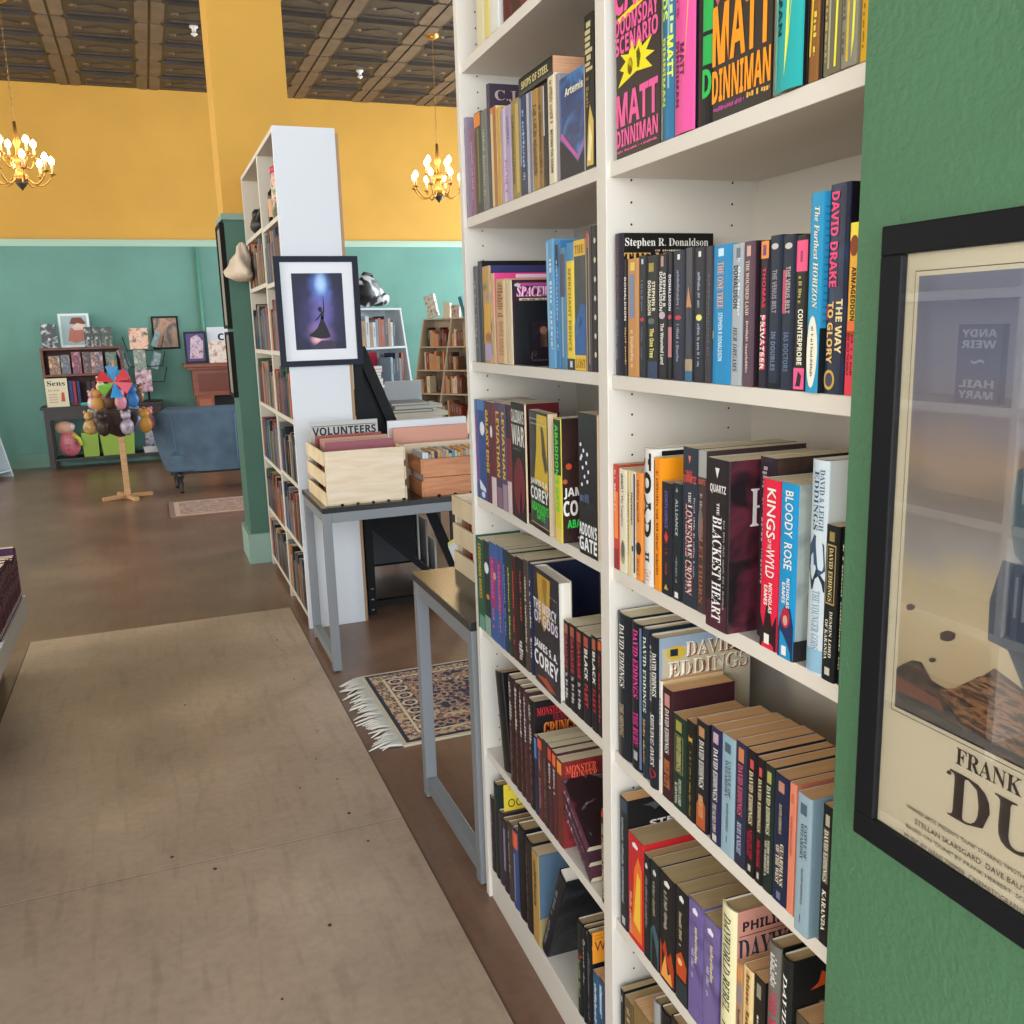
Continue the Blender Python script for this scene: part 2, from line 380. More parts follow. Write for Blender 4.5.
# ---------------------------------------------------------------- books
PG = {'t': '#dcc39c', 'c': '#eadcb8', 'd': '#dcac78', 'w': '#e8e0d0', 'r': '#d6a07a', 'g': '#bca276'}
def mm(h):
    if not isinstance(h, str): return h
    if '/' in h: return art(*h.split('/'), scale=16)
    return mat(h, .4, spec=.28)
def decal(mb, d, pt, n=[0]):
    k = d[0]
    if k in 'THF':       # T: lettering down a spine, H: level on a spine, F: on the front
        t, u0, v0, u1, v1, col = d[1:7]; st = d[7] if len(d) > 7 else 'b'
        f = 'f' if k == 'F' else 's'
        if k == 'T': g = lambda a, c: pt(f, u0+c*(u1-u0), v1-a*(v1-v0), .0007)
        else: g = lambda a, c: pt(f, u0+a*(u1-u0), v0+c*(v1-v0), .0007)
        mb.text(t, g, mm(col), st)
    elif k == 'R':
        f, u0, v0, u1, v1, col = d[1:7]; e = d[7] if len(d) > 7 else .0003
        nn = 8 if f == 's' else 1
        us = [u0+(u1-u0)*i/nn for i in range(nn+1)]
        for i in range(nn): mb.add([pt(f, us[i], v0, e), pt(f, us[i+1], v0, e), pt(f, us[i+1], v1, e), pt(f, us[i], v1, e)], [(0, 1, 2, 3)], mm(col))
    elif k == 'E':
        f, u, v, ru, rv, col = d[1:7]
        mb.add([pt(f, u+ru*math.cos(i*PI/8), v+rv*math.sin(i*PI/8), .0005) for i in range(16)], [tuple(range(16))], mm(col))
    elif k == 'P':
        f, pts, col = d[1:4]
        mb.add([pt(f, u, v, .0005) for u, v in pts], [tuple(range(len(pts)))], mm(col))
    elif k == 'G':       # small unreadable print: rows of short strokes
        f, u0, v0, u1, v1, col = d[1:7]; N = d[7] if len(d) > 7 else 14
        rg = random.Random(str(d))
        t = 0
        L = (v1-v0) if f == 's' else (u1-u0)
        while t < 1:
            w = rg.uniform(.3, .8)/N
            if rg.random() > .14:
                lo, hi = rg.choice(((0, 1), (0, .75), (.1, 1), (0, .7), (.2, .8)))
                if f == 's': q = [(u0+(u1-u0)*lo, v1-L*t), (u0+(u1-u0)*hi, v1-L*t), (u0+(u1-u0)*hi, v1-L*min(1, t+w)), (u0+(u1-u0)*lo, v1-L*min(1, t+w))]
                else: q = [(u0+L*t, v0+(v1-v0)*lo), (u0+L*min(1, t+w), v0+(v1-v0)*lo), (u0+L*min(1, t+w), v0+(v1-v0)*hi), (u0+L*t, v0+(v1-v0)*hi)]
                mb.add([pt(f, a, c, .0006) for a, c in q], [(0, 1, 2, 3)], mm(col))
            t += w+.25/N
def make_book(t, D, H, spine, front=None, back=None, dec=(), hard=False, page='t', bulge=None, name=None):
    """root at the middle of the spine's foot; spine faces -x, front cover faces -y"""
    front = front or spine; back = back or front
    root = thing(name or ('hardback_book' if hard else 'paperback_book'), None, 'book')
    th = .0024 if hard else .0006
    th = min(th, t*.2)
    bl = bulge if bulge is not None else (.0035 if hard else .0006)
    bl = min(bl, t*.3)
    cc = min(.0018, t*.2)
    h = t/2
    N = 6
    out = [(D, h), (cc+bl, h)]
    for i in range(N+1):
        s = -1+2*i/N; out.append((bl*s*s if hard else cc*(abs(s)**6)*.5, h*(1-.02)*-s))
    out += [(cc+bl, -h), (D, -h)]
    sh = .999
    inn = [(D, h-th), (cc+bl+th, h-th)]
    for i in range(N+1):
        s = -1+2*i/N; inn.append(((bl*s*s if hard else cc*(abs(s)**6)*.5)+th, (h-th)*-s))
    inn += [(cc+bl+th, -h+th), (D, -h+th)]
    c = MB(); n = len(out)
    vs = [(x, y, 0) for x, y in out]+[(x, y, 0) for x, y in inn]+[(x, y, H) for x, y in out]+[(x, y, H) for x, y in inn]
    S, F, B, I = mm(spine), mm(front), mm(back), mm('#d8cfc0' if not hard else '#cfc5b4')
    for i in range(n-1):
        m = B if i == 0 else F if i == n-2 else S
        c.add([vs[i], vs[i+1], vs[2*n+i+1], vs[2*n+i]], [(0, 1, 2, 3)], m, smooth=(1 < i < n-3) and hard)
        c.add([vs[n+i], vs[n+i+1], vs[3*n+i+1], vs[3*n+i]], [(3, 2, 1, 0)], I)
        c.add([vs[i], vs[i+1], vs[n+i+1], vs[n+i]], [(3, 2, 1, 0)], m if hard else F)
        c.add([vs[2*n+i], vs[2*n+i+1], vs[3*n+i+1], vs[3*n+i]], [(0, 1, 2, 3)], m if hard else F)
    for k in (0, n-1):
        c.add([vs[k], vs[n+k], vs[3*n+k], vs[2*n+k]], [(0, 1, 2, 3)], B if k == 0 else F)
    def pt(f, u, v, e):
        if f == 's':
            s = 2*u-1; s = max(-.98, min(.98, s))
            x = (bl*s*s if hard else cc*(abs(s)**6)*.5)
            return (x-e, -h*s*.98, v*H)
        if f == 'f': return (u*D+.0003, -h-e, v*H)
        return (D-u*D, h+e, v*H)
    for d in dec: decal(c, d, pt)
    c.build('cover', root)
    g = MB(); q = .003 if hard else .0004
    g.box(th+bl+.0006, -h+th+.0002, q, D-(.004 if hard else .0008), h-th-.0002, H-(q if hard else .0004), pages(PG.get(page, page)))
    g.build('page_block', root)
    return root
def row(place, X, zs, data, grp, y1=None, order=1):
    """data rows: xl, xr, ytop, look, spine, options"""
    k = 0; prev = 9
    for r in data:
        xl, xr, yt, look, spine, o = r; k += 1
        off = o.get('off', 0); pl = X+off
        z0 = zs+o.get('dz', 0)
        Yl, Yr = yat(xl, pl, z0), yat(xr, pl, z0)
        if not o.get('free'):
            Yl = min(Yl, prev-.0003); Yr = min(Yr, Yl-.003); prev = Yr
        face = o.get('face', 0)
        if Yl > 1.32: Yl = min(Yl, YE0-.0014); Yr = max(Yr, YD1+.0014)
        else: Yl = min(Yl, YD0-.0014)
        H = o.get('H') or zat(yt, pl, (Yl+Yr)/2)-z0
        hard = o.get('hard', False)
        if 'Yl' in o: Yl = o['Yl']
        if face:
            W = (Yl-Yr-.001); t = face
            if o.get('W'): W = o['W']
            bk = make_book(t, W, H, spine, o.get('front'), o.get('back'), o.get('dec', ()), hard, o.get('page', 't'))
            bk.location = (pl+t/2, Yl, z0+.0005); bk.rotation_euler = (0, 0, -PI/2+math.radians(o.get('rot', 0)))
        else:
            t = Yl-Yr-.0008
            bk = make_book(t, o.get('D', .106), H, spine, o.get('front'), o.get('back'), o.get('dec', ()), hard, o.get('page', 't'))
            tl = math.radians(o.get('tilt', 0))
            bk.location = (pl, (Yl+Yr)/2, z0+.0005+abs(math.sin(tl))*t/2); bk.rotation_euler = (tl, 0, math.radians(o.get('rot', 0)))
        if 'ord' in o: lab = look
        else: lab = '%s, %s from left, %s' % (look, ordinal(k), place)
        ws = lab.split()
        if len(ws) > 16: lab = '%s, %s on %s' % (look, ordinal(k), place)
        if len(lab.split()) > 16: print('LONG', len(lab.split()), lab)
        bk['label'] = lab; bk['group'] = grp
        if k == 1 and 0: pass
W_ = '#e9e4da'; CR = '#e6d9b0'; GD = '#c9a24a'; BK = '#1c1a1f'; NV = '#232a3f'; PK = '#ef5f9c'; OR = '#f5931e'; RD = '#b3262e'
# --- right bay, shelf 1 : title lettering in loud inks
d1 = [
 (615.6, 660, 0, 'pink and black cover with yellow burst facing out', '#2f2622', dict(face=.03, hard=True, H=.25, page='c', front='#3a302a', dec=[
   ('F', 'CARL', .0, .76, .98, .96, PK), ('F', "DOOMSDAY", .02, .65, .97, .745, PK), ('P', 'f', [(.05, .745), (.75, .79), (.8, .765), (.1, .715)], '#f2d722'),
   ('F', 'SCENARIO', .02, .55, .97, .645, PK),
   ('P', 'f', [(.08, .38), (.22, .45), (.12, .47), (.26, .5), (.14, .55), (.33, .53), (.4, .6), (.47, .53), (.6, .6), (.63, .53), (.85, .56), (.72, .5), (.9, .47), (.7, .46), (.85, .4), (.5, .42)], '#f2e11f'),
   ('E', 'f', .36, .465, .06, .045, '#7d3426'), ('P', 'f', [(.52, .44), (.5, .52), (.56, .54), (.6, .49), (.57, .43)], '#2a2320'),
   ('F', 'MATT', .03, .165, .97, .34, PK), ('F', 'DINNIMAN', .03, .055, .97, .15, PK), ('G', 'f', .05, .025, .95, .038, PK, 30)])),
 (660.2, 672.2, 0, 'blue spine with lime lettering', '#2f7398', dict(H=.25, D=.16, hard=True, front='#2b5f80', dec=[('T', 'GODS', .12, .58, .62, .84, '#d9ee5a'), ('G', 's', .75, .5, .95, .99, '#c8dc8c', 9), ('R', 's', .6, .25, .72, .75, '#8fb8b8'), ('T', 'MATT', .6, .3, .95, .5, '#e0ee4a'), ('T', 'DINNIMAN', .1, .17, .45, .5, '#e0ee4a')])),
 (672.4, 691.5, 0, 'bright pink hardback spine with dark lettering', '#e9559b', dict(H=.25, D=.16, hard=True, off=-.004, front='#1b1a1c', dec=[('T', "MASQUER'S", .35, .66, .62, .999, '#5a1d44'), ('T', 'MASQUERADE', .08, .65, .30, .999, '#5a1d44'), ('G', 's', .1, .55, .3, .75, '#a43a72', 9), ('P', 's', [(.9, .99), (.97, .99), (.62, .3), (.55, .2)], '#f0b06a'), ('T', 'MATT', .38, .27, .6, .42, '#5a1d44'), ('T', 'DINNIMAN', .1, .13, .32, .44, '#5a1d44')])),
 (692.5, 710.6, 0, 'black hardback with large green lettering', '#1c1a1c', dict(H=.25, D=.16, hard=True, dec=[('R', 's', .5, .72, .98, .995, '#27a04a'), ('R', 's', .5, .42, .98, .68, '#2aa64c'), ('P', 's', [(.5, .68), (.98, .72), (.98, .68), (.5, .64)], BK), ('H', 'D', .5, .12, .95, .25, '#2fb552'), ('R', 's', .5, .27, .98, .40, '#2aa64c')])),
 (711, 771.3, 0, 'black cover with huge orange lettering facing out', '#2f2a26', dict(face=.035, hard=True, H=.25, page='c', front='#37302a', dec=[
   ('E', 'f', .45, .70, .2, .115, '#6b5a3a'), ('E', 'f', .45, .70, .15, .085, '#b8863a'), ('E', 'f', .45, .70, .09, .05, '#37302a'), ('P', 'f', [(.75, .8), (.98, .68), (.92, .6), (.84, .6), (.7, .74)], '#e0762a'), ('P', 'f', [(.04, .55), (.2, .66), (.24, .58), (.1, .5)], '#c4566a'),
   ('G', 'f', .05, .77, .95, .775, '#8c8478', 6), ('G', 'f', .02, .85, .4, .855, '#8c8478', 4),
   ('F', 'MATT', .02, .24, .99, .50, '#ff9a1c'), ('F', 'DINNIMAN', .02, .075, .99, .22, '#ff9a1c'), ('G', 'f', .05, .035, .6, .055, '#c14c9c', 20), ('G', 'f', .62, .04, .98, .065, '#e8b050', 8)])),
 (771.7, 798.4, 0, 'teal hardback spine with black lettering', '#25a5a3', dict(H=.25, D=.16, hard=True, off=-.008, front=BK, dec=[('T', 'MATT', .36, .36, .52, .56, '#12313a'), ('T', 'DINNIMAN', .14, .22, .32, .62, '#12313a'), ('P', 's', [(.78, .99), (.97, .99), (.6, .2), (.45, .05), (.5, .3)], '#d8e15a'), ('R', 's', .02, .02, .12, .98, '#5cc0ae')])),
 (799, 804.6, 0, 'thin black spine', '#1b1614', dict(H=.245, D=.15)),
 (805, 817.5, 0, 'brown and gold spine', '#8a5a28', dict(H=.245, D=.15, dec=[('R', 's', .05, .62, .95, .99, '#8a3f20'), ('T', 'SI', .2, .85, .8, .98, W_), ('R', 's', .1, .66, .9, .68, '#e8dcb8'), ('R', 's', .1, .62, .9, .635, '#e8dcb8'), ('P', 's', [(.1, .1), (.3, .1), (.7, .6), (.5, .6)], '#d9b63c'), ('G', 's', .5, .1, .8, .5, '#e0c04c', 12)])),
 (818, 821.6, 0, 'very thin dark spine', '#231b16', dict(H=.24, D=.15)),
 (822, 839, 0, 'grey foil spine with gold streaks', '#6d6650', dict(H=.24, D=.15, off=-.003, dec=[('R', 's', .3, .02, .42, .99, '#a8a282'), ('P', 's', [(.7, .02), (.82, .02), (.98, .99), (.86, .99)], '#e6e04a'), ('G', 's', .1, .05, .25, .9, '#b8a050', 20)])),
 (839.5, 856, 0, 'silver foil spine with yellow streaks', '#8a8676', dict(H=.24, D=.15, off=-.003, dec=[('R', 's', .35, .02, .5, .99, '#d4b43a'), ('P', 's', [(.7, .02), (.85, .1), (.98, .99), (.86, .99)], '#ece64c'), ('G', 's', .1, .05, .25, .9, '#5a5648', 20)])),
 (856.5, 868, 0, 'golden yellow spine', '#d8a41e', dict(H=.245, D=.16, dec=[('G', 's', .3, .05, .5, .9, '#8a6a1a', 18)])),
]
row('top shelf of right bay', A, zR[0], d1, 'books on the top shelf of the right bay')
# --- right bay, shelf 2
def pb(c, f=None, dec=(), **k): k['dec'] = list(dec); k['front'] = f; return k
DOT = lambda v, c: ('E', 's', .5, v, .28, .018, c)
d2 = [
 (613.8, 621.8, 234, 'tall black hardback with white lettering on cover', '#2d2a33', dict(D=.157, hard=True, front='#1b1918', page='c', dec=[('T', 'STEPHEN R. DONALDSON', .3, .45, .7, .93, '#6a4450', 's'), ('G', 's', .3, .1, .6, .4, '#7b8494', 16), ('F', 'Stephen R. Donaldson', .04, .895, .94, .965, W_, 's'), ('G', 'f', .34, .872, .66, .885, '#c9bda4', 12), ('F', 'THE MIRROR', .03, .78, .95, .865, '#d9a85a', 's')])),
 (622, 627.4, 259.8, 'thin black paperback with white lettering', '#1f1e24', pb(0, None, [('T', 'DONALDSON', .2, .48, .85, .85, W_), ('G', 's', .3, .1, .8, .42, '#d8b06a', 10), DOT(.53, '#a33')], off=.004)),
 (627.6, 638.5, 259, 'tan orange paperback', '#c58a4c', pb(0, None, [('R', 's', .2, .5, .65, .87, '#7b88a8'), ('R', 's', .3, .9, .7, .97, '#e8c95a'), ('G', 's', .3, .08, .6, .4, '#e4c49a', 14)], page='d')),
 (638.7, 646.3, 255.7, 'slim black paperback with small red dot', '#22222a', pb(0, None, [('G', 's', .3, .55, .6, .8, '#6a7486', 16), DOT(.48, '#c0304a'), ('G', 's', .3, .15, .6, .42, '#5a6476', 16), ('R', 's', .4, .93, .65, .97, '#cfd4dc')])),
 (646.5, 657.8, 255.7, 'black paperback with cream lettering and yellow title', '#1e1f22', pb(0, None, [('T', 'STEPHEN R', .5, .55, .8, .79, '#efe6c8'), ('T', 'DONALDSON', .12, .52, .42, .8, '#efe6c8'), ('R', 's', .2, .87, .65, .94, '#a8963c'), ('E', 's', .45, .47, .3, .025, '#5f6a64'), ('T', 'The One Tree', .3, .17, .7, .41, '#efe47a'), ('R', 's', .05, .0, .95, .14, '#31405c')])),
 (658, 667, 254, 'black paperback with white lettering and rosy emblem', '#211e22', pb(0, None, [('T', 'STEPHEN R', .55, .58, .85, .85, W_), ('T', 'DONALDSON', .15, .55, .5, .86, W_), ('E', 's', .45, .515, .36, .03, '#c9b0c0'), ('T', 'The Wounded Land', .3, .12, .7, .45, W_), ('R', 's', .3, .9, .6, .98, '#b8948a')])),
 (667.2, 672, 253, 'thin black paperback with pink patch', '#1d1a20', pb(0, None, [('T', 'DONALDSON', .25, .55, .8, .83, '#e6dfe6'), ('R', 's', .1, .18, .9, .42, '#c47a80'), ('E', 's', .5, .5, .4, .02, '#c44a5a')])),
 (672.2, 683.8, 250.7, 'navy paperback with small red dot', '#27293a', pb(0, None, [('G', 's', .35, .56, .6, .85, '#8b93aa', 18), DOT(.49, '#c93454'), ('G', 's', .35, .12, .6, .44, '#8b93aa', 18), ('R', 's', .4, .93, .62, .97, W_)])),
 (684, 692.5, 248, 'black paperback with orange glow and standing figure', '#23212a/#33303a', pb(0, None, [('P', 's', [(.2, .56), (.45, .72), (.75, .60), (.85, .56)], '#c98a60'), ('P', 's', [(.1, .3), (.5, .58), (.95, .3)], '#3b4252'), ('R', 's', .05, .08, .95, .17, '#a8937a'), ('R', 's', .05, .0, .95, .08, '#3c6a86')])),
 (692.7, 704.4, 247.5, 'navy paperback with pale yellow dot', '#23252f', pb(0, None, [('G', 's', .35, .56, .6, .82, '#9aa2b6', 18), ('E', 's', .5, .485, .26, .024, '#e9e27a'), ('G', 's', .35, .12, .6, .44, '#9aa2b6', 18), ('R', 's', .4, .93, .62, .97, W_)])),
 (704.6, 711, 246.5, 'thin dark grey paperback', '#3a3a42', pb(0, None, [('R', 's', .05, .0, .2, 1, '#7a6a5a'), ('G', 's', .4, .2, .7, .8, '#5b5d68', 18)])),
 (711.4, 729.3, 245, 'bright blue paperback with orange title', '#1f88bd', pb(0, None, [('T', 'THE ONE TREE', .28, .55, .62, .88, '#f2b07a', 's'), ('T', 'STEPHEN R DONALDSON', .35, .17, .6, .52, '#bfe2f0'), ('R', 's', .3, .92, .6, .975, '#cfe8f0'), ('E', 's', .02, .36, .06, .03, '#e2cf6a')])),
 (729.6, 741, 244, 'light grey paperback with dark lettering', '#a9aeb2', pb(0, None, [('T', 'DONALDSON', .2, .55, .6, .85, '#30343a'), ('G', 's', .6, .5, .8, .9, '#dfe2e4', 14), ('T', 'HER DREAMS', .25, .1, .62, .42, '#33383e', 'i'), ('R', 's', .4, .9, .75, .97, '#6b7278')])),
 (741.2, 751.5, 241.6, 'mauve brown paperback with cream title', '#5b4450', pb(0, '#2f2024', [('T', 'THE WOUNDED LAND', .25, .5, .6, .87, '#e8cdb4', 's'), ('G', 's', .35, .1, .6, .47, '#cbb0a8', 20), ('R', 's', .3, .9, .7, .97, '#d8a898')], off=-.002)),
 (757.3, 766, 240.8, 'black paperback with white and red lettering, orange block', '#26222e', pb(0, '#2a1418', [('R', 's', .05, .88, .95, .995, '#f0913a'), ('R', 's', .3, .9, .7, .97, '#7a4a8a'), ('T', 'PRIVATEER', .3, .12, .85, .5, '#ee4f5c'), ('T', 'PRIVATEER', .22, .125, .7, .5, '#f7ece4'), ('T', 'THOMAS', .35, .55, .75, .82, '#d92c44')])),
 (766.3, 778.2, 235.6, 'dark blue paperback with faint lettering and emblem', '#252d3c', pb(0, '#15161c', [('T', 'THE VENUS BELT', .3, .5, .7, .78, '#9a8f92'), ('T', 'IN DOUBLES', .3, .12, .7, .38, '#6d7d94'), ('E', 's', .45, .93, .3, .02, '#c9c4bc'), ('R', 's', .1, .0, .9, .04, '#10131a')])),
 (778.6, 791.3, 235, 'dark blue paperback with pink block down spine', '#262c3b', pb(0, '#15161c', [('R', 's', .06, .5, .4, .78, '#c25468'), ('T', 'THE VENUS BELT', .35, .5, .72, .8, '#b3a8a4'), ('T', 'IAS DOCTORS', .3, .12, .7, .38, '#60728c'), ('E', 's', .5, .93, .3, .02, '#c9c4bc')])),
 (791.8, 803.5, 235, 'black and pink paperback with white lettering', '#2b2722', pb(0, '#1c1a1c', [('R', 's', .02, .77, .98, .965, '#ee5c86'), ('R', 's', .4, .83, .6, .9, '#b03a68'), ('T', 'COUNTERPROBE', .35, .17, .8, .53, '#f1ead2'), ('G', 's', .3, .57, .6, .74, '#b9b25a', 9), ('R', 's', .02, .01, .98, .15, '#ef5f92'), ('P', 's', [(.3, .03), (.7, .03), (.8, .1), (.5, .13)], '#28242a')])),
 (804, 817, 192.5, 'tall sky blue book with white oval at foot', '#3193bd', dict(D=.155, off=-.008, front='#2f94c2', dec=[('T', 'The Furthest HORIZON', .4, .43, .8, .93, '#efe0b4', 'i'), ('E', 's', .5, .21, .42, .185, '#eee7d0'), ('G', 's', .4, .08, .6, .34, '#6b6a6a', 26), ('P', 's', [(0, .0), (.1, .3), (.0, .4)], '#1b2430'), ('R', 'f', 0, 0, .999, .33, '#1a2228')]+[('R', 'f', .02, .36+.035*i, .98, .37+.035*i, '#2678a2') for i in range(17)])),
 (822.5, 842, 183.5, 'tall dark blue book with pink and gold lettering', '#26324f/#1b2238/#2f4468', dict(D=.155, front='#15131a', off=-.003, dec=[('T', 'DAVID DRAKE', .12, .52, .52, .965, '#f24f7c'), ('T', 'THE WAY', .55, .2, .88, .46, '#f4d99a'), ('T', 'TO GLORY', .12, .15, .42, .45, '#eebc6a'), ('E', 's', .3, .07, .3, .05, '#d0a84e'), ('E', 's', .3, .07, .2, .035, '#4a4658'), ('E', 's', .1, .40, .08, .04, '#a33222'), ('R', 'f', .35, .83, .9, .96, '#d8374f')])),
 (842.6, 853.5, 222.8, 'yellow, orange and red paperback', '#f0b03a', pb(0, '#d8902a', [('R', 's', 0, .9, 1, 1, '#f6e04a'), ('R', 's', 0, 0, 1, .38, '#e43f4f'), ('R', 's', 0, .35, 1, .44, '#f0763a'), ('E', 's', .5, .87, .42, .06, '#8a4020'), ('T', 'ARMAGEDDON', .35, .44, .8, .75, '#3a2408'), ('T', 'AND HELD THE WORLD', .2, .12, .42, .37, '#4a1414'), ('G', 's', .55, .12, .75, .36, '#4a1414', 14)], off=-.002)),
]
row('second shelf of right bay', A, zR[1], d2, 'books on the second shelf of the right bay')
